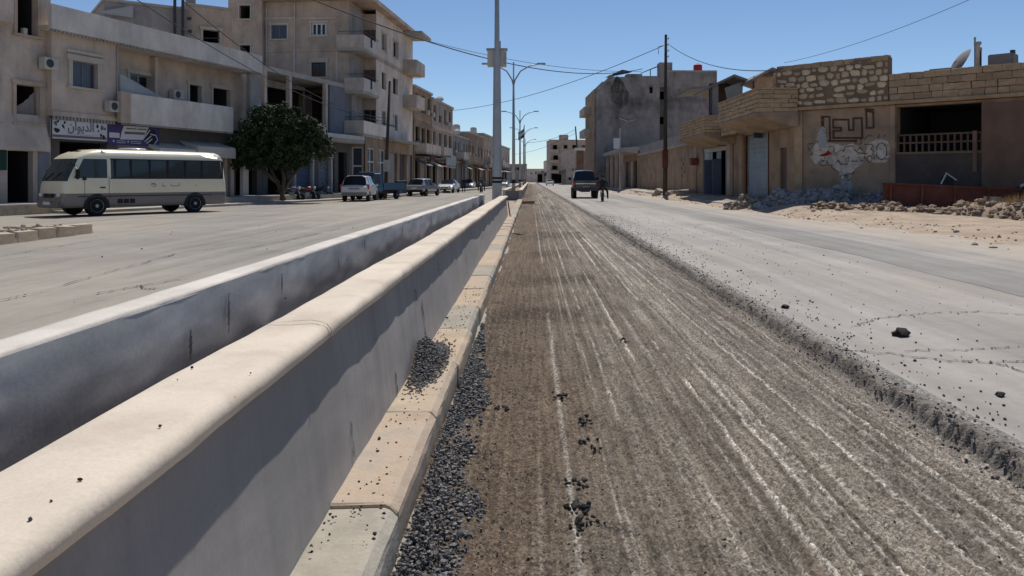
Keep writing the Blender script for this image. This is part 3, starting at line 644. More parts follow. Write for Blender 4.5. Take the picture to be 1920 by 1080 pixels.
# cracks: thin sealed lines following the surface
def crack(name, pts, wd, label, parent_cat='crack', z=.010):
    m = MB(); P_ = [gp(a, b_, z) for a, b_ in pts]; Q = []
    for a, b_ in zip(P_[:-1], P_[1:]):
        for i in range(12): Q.append(a.lerp(b_, i / 12) + Vector((rnd.gauss(0, .014), rnd.gauss(0, .022), 0)))
    Q.append(P_[-1])
    for a, b_ in zip(Q[:-1], Q[1:]):
        d = (b_ - a).normalized(); n_ = Vector((-d.y, d.x, 0)) * wd * 1.0 * rnd.uniform(.2, 1.3)
        m.add([a - n_, b_ - n_, b_ + n_, a + n_], [(0, 1, 2, 3)])
    return m.build(name, 'crack', RIGHT_ROAD if P_[0].x > 0 else LEFT_ROAD, weld=True)
crack('road_crack', [(1597, 612), (1640, 598), (1700, 590), (1760, 585), (1830, 583), (1925, 590)], .007, 'curved crack arching above the large asphalt lump')
crack('road_crack', [(1580, 655), (1680, 664), (1780, 675), (1850, 678), (1925, 676)], .008, 'long crack running below the large asphalt lump to the right margin')
crack('road_crack', [(1690, 657), (1790, 655), (1860, 652), (1925, 649)], .006, 'shorter crack just under the large asphalt lump')
crack('road_crack', [(1850, 678), (1890, 686), (1925, 698)], .006, 'branch crack dropping to the right margin')
for pts, l in (([(258, 535), (275, 541), (300, 540)], 'short dark gouge in the left road nearest the median'), ([(0, 562), (80, 545), (200, 510), (330, 475), (480, 455)], 'longest faint crack running along the left road'),
               ([(180, 550), (260, 535), (360, 520)], 'faint crack beside the short gouge in left road'), ([(0, 480), (60, 470), (170, 452)], 'thin dark seam beside the broken island kerb'), ([(430, 470), (540, 450), (640, 428)], 'thin crack in the left road before the white car')):
    crack('road_crack', pts, .012, l, z=.016)
# ------------------------------------------------------------------ left side: shop row (frame LF: u runs away from us along the shop fronts)
LF = Fr(-22.95, 38.0, math.atan2(1, .285))
def bld(name, label, fr, cat='building', group=None): return thing(name, label, cat, (fr.ox, fr.oy, 0), fr.a, group)
PZ = .45
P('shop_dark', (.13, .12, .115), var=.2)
pav = thing('left_pavement', '', '', (LF.ox, LF.oy, 0), LF.a); pav['kind'] = 'structure'
MB().box(-16, 30.5, -2.6, .3, -.2, PZ).build('paving', 'concrete', pav); MB().box(-16, 30.5, -2.78, -2.602, -.2, PZ - .03).build('kerb', 'kerb_grey', pav, bevel=.02)
MB().box(-2.5, 30, -4.2, -2.785, -.2, .12).build('step', 'concrete', pav)

# building A: tall pale block at the left margin
A = bld('apartment_building', 'pale plastered block at left margin with dark window openings', LF)
f = LF; Y0 = -.25
w1 = (f.u(31, Y0), f.u(69, Y0), f.z(50, 66, Y0), f.z(50, -12, Y0)); w2 = (f.u(29, Y0), f.u(73, Y0), f.z(50, 231, Y0), f.z(50, 160, Y0)); w0 = (f.u(-52, Y0), f.u(-10, Y0), f.z(50, 231, Y0), f.z(50, 160, Y0))
door = (f.u(14, Y0), f.u(62, Y0), PZ, f.z(40, 283, Y0)); door2 = (f.u(-50, Y0), f.u(0, Y0), PZ, f.z(40, 283, Y0)); w3 = (w0[0], w0[1], w1[2], w1[3])
uA = LF.u(95, Y0)
MB().facade(-16, uA, PZ - .1, 13.2, [w0, w1, w2, w3, door, door2], Y0, .3).shell(-16, uA, Y0, 9, PZ - .1, 13.2).build('wall', 'plaster_pale', A)
for q in (w1, w2, w0, w3):
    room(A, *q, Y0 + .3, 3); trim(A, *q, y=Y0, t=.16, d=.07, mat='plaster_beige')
# curtain hanging across half of the middle window
a_, b_, z0, z1 = w2; m = MB(); vs = []; fs = []
for i in range(15):
    u = a_ + .05 + (b_ - a_ - .1) * i / 14; zt = z0 + (z1 - z0) * (.42 + .5 * (i / 14) ** 1.6); yy = Y0 + .14 + .035 * math.sin(i * 1.9)
    vs += [(u, yy, z0 + .02), (u, yy + .03, zt)]
for i in range(14): fs.append((2 * i, 2 * i + 2, 2 * i + 3, 2 * i + 1))
m.add(vs, fs).build('curtain_or_glow', 'curtain_or_glow', A, smooth=True)
MB().box(w1[0] + .32, w1[0] + .52, Y0 - .05, Y0 + .12, w1[2] + .004, w1[2] + .3).build('sill_pot', 'white_old_paint', A)
room(A, *door, Y0 + .3, 3.); room(A, *door2, Y0 + .3, 3.)
zc = f.z(50, 280, Y0)
MB().prismx([(Y0 - .35, zc - .08), (Y0 - .35, zc + .1), (Y0 - .002, zc + 1.6), (Y0 - .002, zc - .02)], -16, LF.u(95, Y0 - .35)).build('canopy', 'plaster_pale', A)
MB().prismx([(Y0 - .9, 8.35), (Y0 - .9, 9.5), (Y0 - .002, 9.5), (Y0 - .002, 8.2)], -16, f.u(26, Y0 - .9)).build('balcony', 'plaster_pale', A)
MB().box(uA - .7, uA - .06, Y0 - .03, Y0 - .002, PZ, zc - .1).build('pilaster', 'plaster_blue', A)
MB().box(f.u(-2, Y0 - .1), f.u(13, Y0 - .1), Y0 - .1, Y0 - .06, 1.9, 3.1).build('shop_poster', 'shop_green', A)

# building B: two storeys, long roof parapet, balcony, two shop signs
B = bld('shop_building', 'low beige two storey shop row with long grey parapet and balcony', LF)
uB = f.u(492); zs_ = 4.72; zp0, zp1 = 8.45, 9.65
OB, OP, OR = -.6, -1.1, -1.05; bay = f.u(222, OB); bl = f.u(97, OB)
win = (f.u(135, OB), f.u(182, OB), f.z(160, 165, OB), f.z(160, 117, OB))
mm = MB().facade(bl, bay, zs_, zp0 + .3, [win], OB, .25)
for q in (bl, bay): mm.add([(q, OB, zs_), (q, 1.2, zs_), (q, 1.2, zp0 + .3), (q, OB, zp0 + .3)], [(0, 1, 2, 3)])
mm.build('bay_wall', 'plaster_pale', B)
window(B, *win, OB + .16, mull=1, pane='pane_grey', frame='plaster_blue', fw=.05); trim(B, *win, y=OB, t=.22, d=.06); 
MB().box(win[0] - .35, win[1] + .35, OB - .12, OB - .001, win[3] + .36, win[3] + .5).build('cornice', 'trim_stone', B)
YB = .6
ops = [(f.u(243, YB), f.u(281, YB), f.z(260, 164, YB), f.z(260, 140, YB)), (f.u(355, YB), f.u(377, YB), zs_ + .1, f.z(366, 160, YB)), (f.u(399, YB), f.u(431, YB), zs_ + .1, f.z(415, 167, YB))]
MB().facade(bay, uB, zs_, zp0 + .3, ops, YB, .25).build('balcony_back_wall', 'plaster_pale', B)
window(B, *ops[0], YB + .15, mull=1); room(B, *ops[1], YB + .25, 2.5); room(B, *ops[2], YB + .25, 2.5)
for q in ops: trim(B, *q, y=YB, t=.16, d=.05, sill=0)
MB().box(f.u(291, YB - .35), f.u(297, YB - .35), YB - .35, YB - .002, zs_, zp0).build('pilaster', 'plaster_pale', B)
MB().box(f.u(469, -.6), f.u(491, -.6) - .05, -.6, -.3, zs_ + .01, zp0).build('corner_pier', 'plaster_grey', B)
# parapet band over the eaves and the corrugated slab edges
pl, pr = f.u(97, OR), f.u(492, OR)
MB().prismx([(OR + .05, zp0 + .04), (OR, zp0 + .1), (OR, zp1), (OR + .2, zp1), (OR + .2, zp0 + .22), (1.15, zp0 + .22), (1.15, zp0 + .02)], pl, pr).build('roof_parapet', 'plaster_white', B)
MB().box(0, uB, 1.46, 12, zp0 + .05, zp0 + .45).build('roof', 'concrete', B)
m = MB()
for i in range(int((pr - pl) / .22)): m.box(pl + .02 + i * .22, pl + .15 + i * .22, OR + .01, OR + .14, zp0 - .06, zp0 + .038)
m.build('fringe_tiles', 'plaster_grey', B)['kind'] = 'stuff'
MB().box(bl, bay - .002, OB - .06, YB, zs_ - .22, zs_ - .002).build('floor_slab', 'plaster_pale', B)
q0, q1 = f.u(226, OP), f.u(438, OP)
MB().box(bay, q1, OP + .05, YB, zs_ - .22, zs_ + .004).build('balcony_slab', 'concrete', B)
MB().box(q0 + .01, q1, OP, OP + .15, zs_ - .30, 5.98).build('balcony_parapet', 'plaster_white', B, bevel=.02)
MB().box(q0, q0 + .7, OP - .02, OP + .2, zs_ - .31, 6.02).build('parapet_post', 'plaster_beige', B)
m = MB()
for i in range(int((q1 - bl) / .2)):
    u_ = bl + i * .2; r_ = u_ > q0; m.box(u_ + .05, u_ + .17, OP + .02 if r_ else OB - .055, OP + .14 if r_ else OB + .05, zs_ - .4, zs_ - .302 if r_ else zs_ - .222)
m.build('fringe_tiles', 'plaster_grey', B)['kind'] = 'stuff'
# canvas sheet slung over the balcony
vs = []; fs = []; ua, ub_ = f.u(226, OP + .25), f.u(312, OP + .25)
for i in range(13):
    for k in range(5):
        tt = i / 12; u = ua + (ub_ - ua) * tt; sag = .35 * math.sin(math.pi * tt) ; top = 6.95 - 1.0 * tt ** 1.5 - sag * .4; vs.append((u, OP + .28 - .06 * math.sin(i * 1.3) * (k / 4) - .03 * k / 4, top + (5.75 - top) * k / 4))
for i in range(12):
    for k in range(4): fs.append((i * 5 + k, i * 5 + k + 1, i * 5 + k + 6, i * 5 + k + 5))
MB().add(vs, fs).build('canvas_screen', 'canvas', B, smooth=True)
# ground floor: shop openings between piers, deep and dark
gz = zs_ - .5
shops = [(.5, 3.4), (4.1, 7.1), (7.8, 10.6), (11.2, 13.6), (14.0, 16.3)]
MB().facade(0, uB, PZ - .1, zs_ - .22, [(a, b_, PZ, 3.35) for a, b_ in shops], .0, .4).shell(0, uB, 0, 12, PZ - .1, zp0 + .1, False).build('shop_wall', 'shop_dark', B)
for i, (a, b_) in enumerate(shops):
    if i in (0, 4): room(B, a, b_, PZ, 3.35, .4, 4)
    elif i == 1: shutter(B, a, b_, PZ, 3.35, .2, 'shutter_grey')
    else: window(B, a, b_, PZ, 3.35, .25, mull=2, pane='pane_dark', frame='steel_grey', tr=.7, name='shop_front')
for (pa, pb, ya, yb) in ((300, 368, 279, 290), (372, 442, 276, 296)):
    ua, ub_ = f.u(pa, -1.3), f.u(pb, -1.3); z1_, z0_ = f.z((pa + pb) / 2, ya, -1.3), f.z((pa + pb) / 2, yb, -1.3)
    MB().prismx([(-1.3, z0_), (-1.3, z1_), (-.02, z1_ + .35), (-.02, z1_ + .28), (-1.2, z0_ + .1)], ua, ub_).build('awning', 'white_old_paint', B)
MB().box(f.u(455, -.4), f.u(465, -.4), -.45, -.2, PZ, 3.0).build('pier', 'plaster_white', B)
for pa in (418, 430): MB().box(f.u(pa, -.15), f.u(pa + 6, -.15), -.25, -.01, PZ, 3.3).build('pier', 'plaster_pale', B)
# flat signs
def ribs(parent, fr, off, strokes, wd, mat, name='lettering'):
    m = MB()
    for k, s_ in enumerate(strokes): m.ribbon([fr.p(a, b_, off) for a, b_ in s_], wd, off - .0015 * (k % 7))
    return m.build(name, mat, parent)
sg = thing('shop_sign', 'white shop sign with grey Arabic lettering and dark food pictures, left of the purple sign', 'sign', (LF.ox, LF.oy, 0), LF.a)
YS = -.55
ua, ub_ = f.u(97.5, YS), f.u(201, YS); z1_, z0_ = 4.39, 3.42
MB().box(ua, ub_, YS, YS + .12, z0_, z1_).build('board', 'sign_white', sg)
MB().facade(ua - .05, ub_ + .05, z0_ - .05, z1_ + .05, [(ua, ub_, z0_, z1_)], YS - .02, .1).build('frame', 'steel_dark', sg)
MB().box(ua + .03, ub_ - .03, YS - .004, YS - .001, z0_ + .08, z0_ + .20).build('printed_band', 'sign_brown', sg)
ZX = lambda fx: ua + (ub_ - ua) * fx
ZZ = lambda fy: z0_ + (z1_ - z0_) * fy
def blob(parent, cx, cy, rx, ry, mat, y, n=12, rot=0., name='picture'):
    vs = []
    for i in range(n):
        a = 2 * math.pi * i / n; r_ = 1 + .14 * math.sin(3 * a + cx); x_, z_ = rx * r_ * math.cos(a), ry * r_ * math.sin(a); vs.append((cx + x_ * math.cos(rot) - z_ * math.sin(rot), y, cy + x_ * math.sin(rot) + z_ * math.cos(rot)))
    return MB().add(vs, [tuple(range(n))]).build(name, mat, parent)
for (fx, fy, rx, ry, rot) in ((.06, .76, .10, .12, .3), (.10, .86, .08, .05, .5), (.08, .42, .17, .11, -.2), (.19, .62, .055, .12, .6), (.215, .82, .05, .09, -.5), (.81, .76, .07, .10, 0), (.83, .52, .06, .05, 0), (.90, .70, .10, .13, 0), (.955, .66, .05, .08, 0), (.88, .30, .07, .09, .3), (.93, .22, .09, .10, 0)):
    blob(sg, ZX(fx), ZZ(fy), rx, ry, 'ink' if rx != .10 else 'ink_grey', YS - .006 - rx * .01, rot=rot)
# the word on the sign, drawn stroke by stroke (read right to left)
W = lambda pts: [(ZX(a), ZZ(b_)) for a, b_ in pts]
cu = bpy.data.curves.new('lettering', 'FONT'); cu.body = '\uFEE5\uFE8D\uFEEE\uFEF3\uFEAA\uFEDF\uFE8D'; cu.offset = .012; cu.extrude = .004
to = bpy.data.objects.new('lettering', cu); C.objects.link(to); bpy.context.view_layer.update()
tm = bpy.data.meshes.new_from_object(to.evaluated_get(bpy.context.evaluated_depsgraph_get())); bpy.data.objects.remove(to)
tx = [v.co.x for v in tm.vertices]; ty = [v.co.y for v in tm.vertices]; kx, ky = (ZX(.74) - ZX(.27)) / (max(tx) - min(tx)), (ZZ(.92) - ZZ(.30)) / (max(ty) - min(ty))
for v in tm.vertices: v.co = Vector((ZX(.27) + (v.co.x - min(tx)) * kx, YS - .006 - v.co.z, ZZ(.30) + (v.co.y - min(ty)) * ky))
tm.materials.clear(); tm.materials.append(MATS['ink_grey']); link(bpy.data.objects.new('lettering', tm), sg)
m = MB()
for k in range(9): m.ribbon(W([(.26 + k * .055, .28 - .004 * k), (.295 + k * .055, .28 - .004 * k)]), .02, YS - .003)
m.build('small_print', 'ink_grey', sg)['kind'] = 'stuff'
sp = thing('shop_sign', 'dark purple shop sign with tilted white panel and print, right of the white sign', 'sign', (LF.ox, LF.oy, 0), LF.a)
ua, ub_ = f.u(202.5, YS), f.u(299, YS); z1_, z0_ = 4.42, 3.28
MB().box(ua, ub_, YS, YS + .12, z0_, z1_).build('board', 'sign_purple', sp)
def poly(parent, pts, y, mat, name): return MB().add([(ZX(a), y, ZZ(b_)) for a, b_ in pts], [tuple(range(len(pts)))]).build(name, mat, parent)
poly(sp, [(.29, .90), (.78, .93), (.66, .30), (.22, .26), (.25, .62)], YS - .004, 'sign_white', 'printed_panel')
poly(sp, [(.02, .55), (.21, .55), (.21, .32), (.02, .32)], YS - .004, 'sign_white', 'printed_panel')
poly(sp, [(.80, .86), (.90, .80), (.98, .42), (.86, .06), (.68, .30)], YS - .004, 'ink', 'printed_panel')
m = MB()
for a, b_ in (((.70, .24), (.82, .50)), ((.74, .16), (.84, .36)), ((.82, .60), (.92, .56)), ((.92, .56), (.96, .36)), ((.96, .36), (.88, .10)), ((.80, .78), (.66, .34))): m.ribbon([(ZX(a[0]), ZZ(a[1])), (ZX(b_[0]), ZZ(b_[1]))], .06, YS - .008)
m.build('emblem', 'sign_white', sp)
m = MB()
m.ribbon([(ZX(.32), ZZ(.58)), (ZX(.68), ZZ(.60))], .13, YS - .008); m.ribbon([(ZX(.34), ZZ(.78)), (ZX(.52), ZZ(.79))], .06, YS - .008); m.ribbon([(ZX(.56), ZZ(.79)), (ZX(.72), ZZ(.80))], .06, YS - .009)
m.build('lettering', 'ink_grey', sp)
m = MB()
for (a, b_, c_) in ((.16, .32, .19), (.16, .32, .11), (.42, .62, .20), (.42, .62, .12), (.04, .19, .48), (.04, .19, .40)): m.ribbon([(ZX(a), ZZ(c_)), (ZX(b_), ZZ(c_))], .025, YS - .006)
m.build('small_print', 'sign_white' , sp)
for a in (.10, .37): blob(sp, ZX(a), ZZ(.17), .055, .055, 'sign_white', YS - .007)

# building E: roof-top storeys seen over the shop row
EF = Fr(*LF.w(2.0, 8.0, 0)[:2], LF.a - R(38))
E = bld('rooftop_building', 'weathered beige upper storey seen above the shop row parapet', EF)
e1 = EF.u(352); e0 = EF.u(196); e2 = EF.u(440)
zt = EF.z(300, 14); zt2 = EF.z(400, 12)
ew = (EF.u(385), EF.u(416), EF.z(400, 78), EF.z(400, 54))
MB().facade(e0, e1 - .02, 8.91, zt, [], 0).shell(e0, e1 - .02, 0, 8, 8.91, zt).build('wall', 'plaster_grey', E)
MB().facade(e1, e2, 8.91, zt2, [ew], .6, .3).shell(e1, e2, .6, 9, 8.91, zt2).build('wall', 'plaster_beige', E)
MB().box(e0 - .1, e1 - .05, -.12, 8, zt + .002, zt + .16).build('roof_edge', 'concrete', E); MB().box(e1, e2, .5, 9, zt2 + .002, zt2 + .14).build('roof_edge', 'concrete', E)
room(E, *ew, .9, 2.); trim(E, *ew, y=.6, t=.14, d=.07)
MB().prism([(e0 - .5, zt - .8), (e0 + 1.4, zt - .2), (e0 + 1.4, zt - .9)], -.6, -.2).build('sheet_roof', 'steel_grey', E)
for pa in (325, 340):
    MB().tube([(EF.u(pa), -.4, zt - 3.4), (EF.u(pa), -.4, zt + .6)], .09, 8).build('vent_pipe', 'steel_dark', E)
for pa, py_ in ((349, 34), (350, 58)): MB().box(EF.u(pa), EF.u(pa + 6), -.55, -.25, EF.z(pa, py_ + 5), EF.z(pa, py_)).build('meter_box', 'steel_dark', E)
MB().box(EF.u(362), EF.u(376), 1.2, 2.0, zt2 + .15, zt2 + .6).build('roof_tank', 'concrete_dark', E)
rail = MB().tube([EF.p(384, 66)[0:1] + (.35,) + (EF.z(384, 70),), (EF.u(416), .35, EF.z(416, 70))], .03, 6)
rail.build('window_rail', 'steel_dark', E)

# building C: open-fronted terrace block between the shop row and the tall block
Cb = bld('terrace_building', 'two storey block with open columned terrace, behind the tree', LF)
c0, c1 = uB + .02, f.u(655)
zr = f.z(600, 158); zfl = f.z(600, 205)
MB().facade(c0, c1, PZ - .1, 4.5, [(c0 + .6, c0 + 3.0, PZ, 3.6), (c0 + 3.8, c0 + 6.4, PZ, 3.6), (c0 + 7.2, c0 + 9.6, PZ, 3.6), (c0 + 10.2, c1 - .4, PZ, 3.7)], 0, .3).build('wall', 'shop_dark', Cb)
room(Cb, c0 + .6, c0 + 3.0, PZ, 3.6, .3, 3); shutter(Cb, c0 + 3.8, c0 + 6.4, PZ, 3.6, .15, 'steel_blue'); shutter(Cb, c0 + 7.2, c0 + 9.6, PZ, 3.6, .15, 'plaster_blue'); room(Cb, c0 + 10.2, c1 - .4, PZ, 3.7, .3, 3)
uc3 = f.u(618)
MB().box(uc3, c1, -.02, .25, 4.52, zr + .1).build('blue_panel_wall', 'plaster_blue', Cb)
MB().facade(c0, uc3, 4.5, zr, [(f.u(500, 2.2), f.u(540, 2.2), 4.9, zr - .5), (f.u(548, 2.2), f.u(606, 2.2), 5.4, zr - .3)], 2.2, .2).build('terrace_back_wall', 'plaster_grey', Cb)
room(Cb, f.u(500, 2.2), f.u(540, 2.2), 4.9, zr - .5, 2.4, 2.); room(Cb, f.u(548, 2.2), f.u(606, 2.2), 5.4, zr - .3, 2.4, 2., 'interior_brown')
MB().box(c0, c1, -.1, 10, zr + .102, zr + .45).build('roof_slab', 'concrete', Cb); MB().box(c0, c1, -1.4, 2.2, 4.42, 4.68).build('balcony_slab', 'concrete', Cb)
MB().box(c0, f.u(612, -1.4), -1.42, -1.28, 4.7, 5.55).build('balcony_parapet', 'plaster_pale', Cb)
MB().box(f.u(614, -1.4), c1, -1.42, -1.2, 4.69, 5.0).build('balcony_edge', 'plaster_white', Cb)
for pa in (496, 543, 611): MB().box(f.u(pa, -.2), f.u(pa, -.2) + .3, -.2, .1, 4.69, zr + .1).build('column', 'plaster_pale', Cb)
MB().box(c0, c1, 9.0, 9.3, PZ, zr).build('back_wall', 'plaster_grey', Cb)
for pa in (549, 583, 618): MB().box(f.u(pa, -.1), f.u(pa, -.1) + .22, -.25, -.01, PZ, 4.4).build('column', 'plaster_white', Cb)
MB().box(f.u(602, -.5), f.u(626, -.5), -.5, -.35, f.z(614, 296, -.5), f.z(614, 283, -.5)).build('shop_board', 'white_old_paint', Cb)
# ------------------------------------------------------------------ building D: four storeys at the corner
DF = Fr(-13.82, 66.0, R(-4.6)); DM = Fr(-13.82, 66.0, R(85.4)); XM = Matrix.Rotation(R(90), 4, 'Z')
D = bld('corner_building', 'tall four storey beige corner building with stacked balconies', DF)
d0 = DF.u(434); d1 = DF.u(497); dz = 16.35; m0 = DM.u(705); LD = DM.u(773)
SL = [5.25, 8.75, 12.25]        # floor levels
def dwin(pa, pb, ya, yb, fr=DF): return (fr.u(pa), fr.u(pb), fr.z((pa + pb) / 2, yb), fr.z((pa + pb) / 2, ya))
sw = [dwin(509, 538, 47, 73), dwin(584, 611, 43, 67), dwin(584, 611, 117, 144)]
sl_ = [dwin(455, 475, 13, 38), dwin(456, 475, 87, 103)]
xb = DF.u(655)     # recessed corner loggias on the top floors
MB().facade(d1 + .02, xb, .2, dz, sw, 0, .25).shell(d1 + .02, xb, 0, LD - .02, .2, dz - .02).build('wall', 'plaster_beige', D)
MB().facade(d0, d1, .2, DF.z(460, -30), sl_, -.6, .25).shell(d0, d1, -.6, LD - 6, .2, DF.z(460, -30)).build('stair_wing_wall', 'plaster_beige', D)
window(D, *sw[0], .12, mull=1, pane='pane_grey', frame='plaster_blue', fw=.05); window(D, *sw[1], .12, mull=2, pane='pane_dark', frame='white_paint', fw=.12); window(D, *sw[2], .12, mull=1, pane='pane_dark', frame='steel_dark')
for q in sw: trim(D, *q, t=.14, d=.05)
for q in sl_: room(D, q[0], q[1], q[2], q[3], -.35, 2., 'interior_brown'); trim(D, *q, y=-.6, t=.1, d=.05)
MB().box(DF.u(580), DF.u(617), -.14, -.07, DF.z(598, 113), DF.z(598, 110)).build('window_hood', 'trim_stone', D)
# raised plaster bands and panels on the side wall
for z_ in (8.6, 12.15): MB().box(d1 + .05, xb - .02, -.07, -.002, z_, z_ + .24).build('string_course', 'plaster_beige', D)
for (pa, pb, yy) in ((497, 552, 33), (562, 632, 33)): MB().box(DF.u(pa), DF.u(pb), -.10, -.002, DF.z(pa, yy + 4), DF.z(pa, yy)).build('string_course', 'plaster_pale', D)
for pa in (549, 629): MB().box(DF.u(pa), DF.u(pa + 5), -.05, -.001, 8.86, 12.14).build('pilaster', 'plaster_pale', D)
# corner bay: loggia back walls, slabs, balcony parapets
MB().box(xb, -.02, m0 - .02, m0 + .2, .2, dz - .4).build('loggia_back_wall', 'plaster_beige', D); MB().box(xb + .002, xb + .2, .02, m0 - .022, .2, dz - .4).build('loggia_side_wall', 'plaster_grey', D)
for k, z_ in enumerate(SL):
    MB().box(xb - (.7 if k == 2 else .05), .25, -1.15, m0 - .03, z_ - .22, z_ - .002).build('balcony_slab', 'concrete', D)
    x_ = xb - (.7 if k == 2 else .05)
    MB().box(x_, .3, -1.2, -1.05, z_, z_ + 1.05).build('balcony_parapet', 'plaster_pale', D); MB().box(.15, .3, -1.048, m0 if k else 9, z_ + (.002), z_ + 1.05).build('balcony_parapet', 'plaster_white', D)
    MB().box(x_, x_ + .15, -1.048, -.01, z_ + .002, z_ + 1.05).build('balcony_parapet', 'plaster_pale', D)
    for (xa, xb2) in ((xb + .25, xb + .75), (-.45, -.02)):
        MB().box(xa, xb2, m0 - .1, m0 - .022, z_ + .02, z_ + 2.3).build('balcony_door', 'door_brown' if k else 'pane_dark', D)
    m = MB().tube([(x_ + .1, -1.12, z_ + 1.35), (.22, -1.12, z_ + 1.35), (.22, m0, z_ + 1.35)], .025, 6)
    for q in range(8): m.tube([(.22, -1.1 + q * .6, z_ + 1.05), (.22, -1.1 + q * .6, z_ + 1.35)], .015, 5)
    m.build('balcony_rail', 'steel_dark', D)
# main face along the street
mops = []
for z_ in SL:
    for (a, b_) in ((DM.u(716), DM.u(724)), (DM.u(737), DM.u(746))): mops.append((a, b_, z_ + .9, z_ + 2.45))
MB().facade(m0, LD, SL[0] - .2, dz, mops, .0, .25).build('street_wall', 'plaster_cream', D, xf=XM)
for i, q in enumerate(mops):
    if i < 2: window(D, *q, .1, mull=2, pane='pane_dark', frame='steel_grey', xf=XM)
    else: room(D, *q, .25, 1.5, 'interior_brown', xf=XM)
    if i >= 4: trim(D, *q, xf=XM)
MB().box(m0, LD, -.06, -.002, 12.0, 12.35).build('string_course', 'plaster_beige', D, xf=XM)
MB().box(6, LD - 1, -1.0, -.02, SL[0] - .2, SL[0] - .02).build('canopy', 'concrete', D, xf=XM)
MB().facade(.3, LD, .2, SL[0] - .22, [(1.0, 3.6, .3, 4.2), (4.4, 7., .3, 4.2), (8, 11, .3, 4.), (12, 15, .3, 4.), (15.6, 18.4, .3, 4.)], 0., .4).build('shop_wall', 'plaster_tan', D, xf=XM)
for a in (1.0, 4.4): window(D, a, a + 2.6, .3, 4.2, .2, mull=1, pane='pane_grey', frame='white_paint', fw=.12, tr=1.2, xf=XM, name='shop_front')
for a in (8, 12, 15.6): shutter(D, a, a + 2.8, .3, 4., .2, 'shutter_grey' if a != 12 else 'interior_brown', xf=XM)
# shop glazing under the corner loggia
MB().facade(xb, -.02, .2, SL[0] - .25, [(xb + .15, -.15, .3, 4.2)], .05, .3).build('shop_wall', 'plaster_tan', D)
window(D, xb + .15, -.15, .3, 4.2, .2, mull=0, pane='pane_grey', frame='white_paint', fw=.12, tr=1.6, name='shop_front')
# roof slab and the far-end balcony tower
MB().box(d1 - .1, .75, -.9, LD + .3, dz + .002, dz + .38).build('roof_slab', 'plaster_beige', D)
MB().box(d1 + 1, xb - .5, .2, LD - 4, dz + .382, dz + .9).build('roof_parapet', 'plaster_beige', D)
for z_ in SL[1:]: MB().box(.02, 1.35, LD - 4, LD, z_ - .1, z_ + 1.2).build('end_balcony', 'plaster_pale', D)
MB().box(.02, 1.9, LD - 4, LD + .5, dz - .3, dz - .05).build('end_canopy', 'concrete', D)
MB().box(-9, -.02, LD, LD + .3, .2, dz - .05).build('back_wall', 'plaster_grey', D)
PV2 = thing('far_pavement', '', '', (DM.ox, DM.oy, 0), DM.a); PV2['kind'] = 'structure'
MB().box(-1, 120, -2.6, .3, -.2, .22).build('paving', 'concrete', PV2); MB().box(-1, 120, -2.78, -2.602, -.2, .2).build('kerb', 'kerb_grey', PV2)

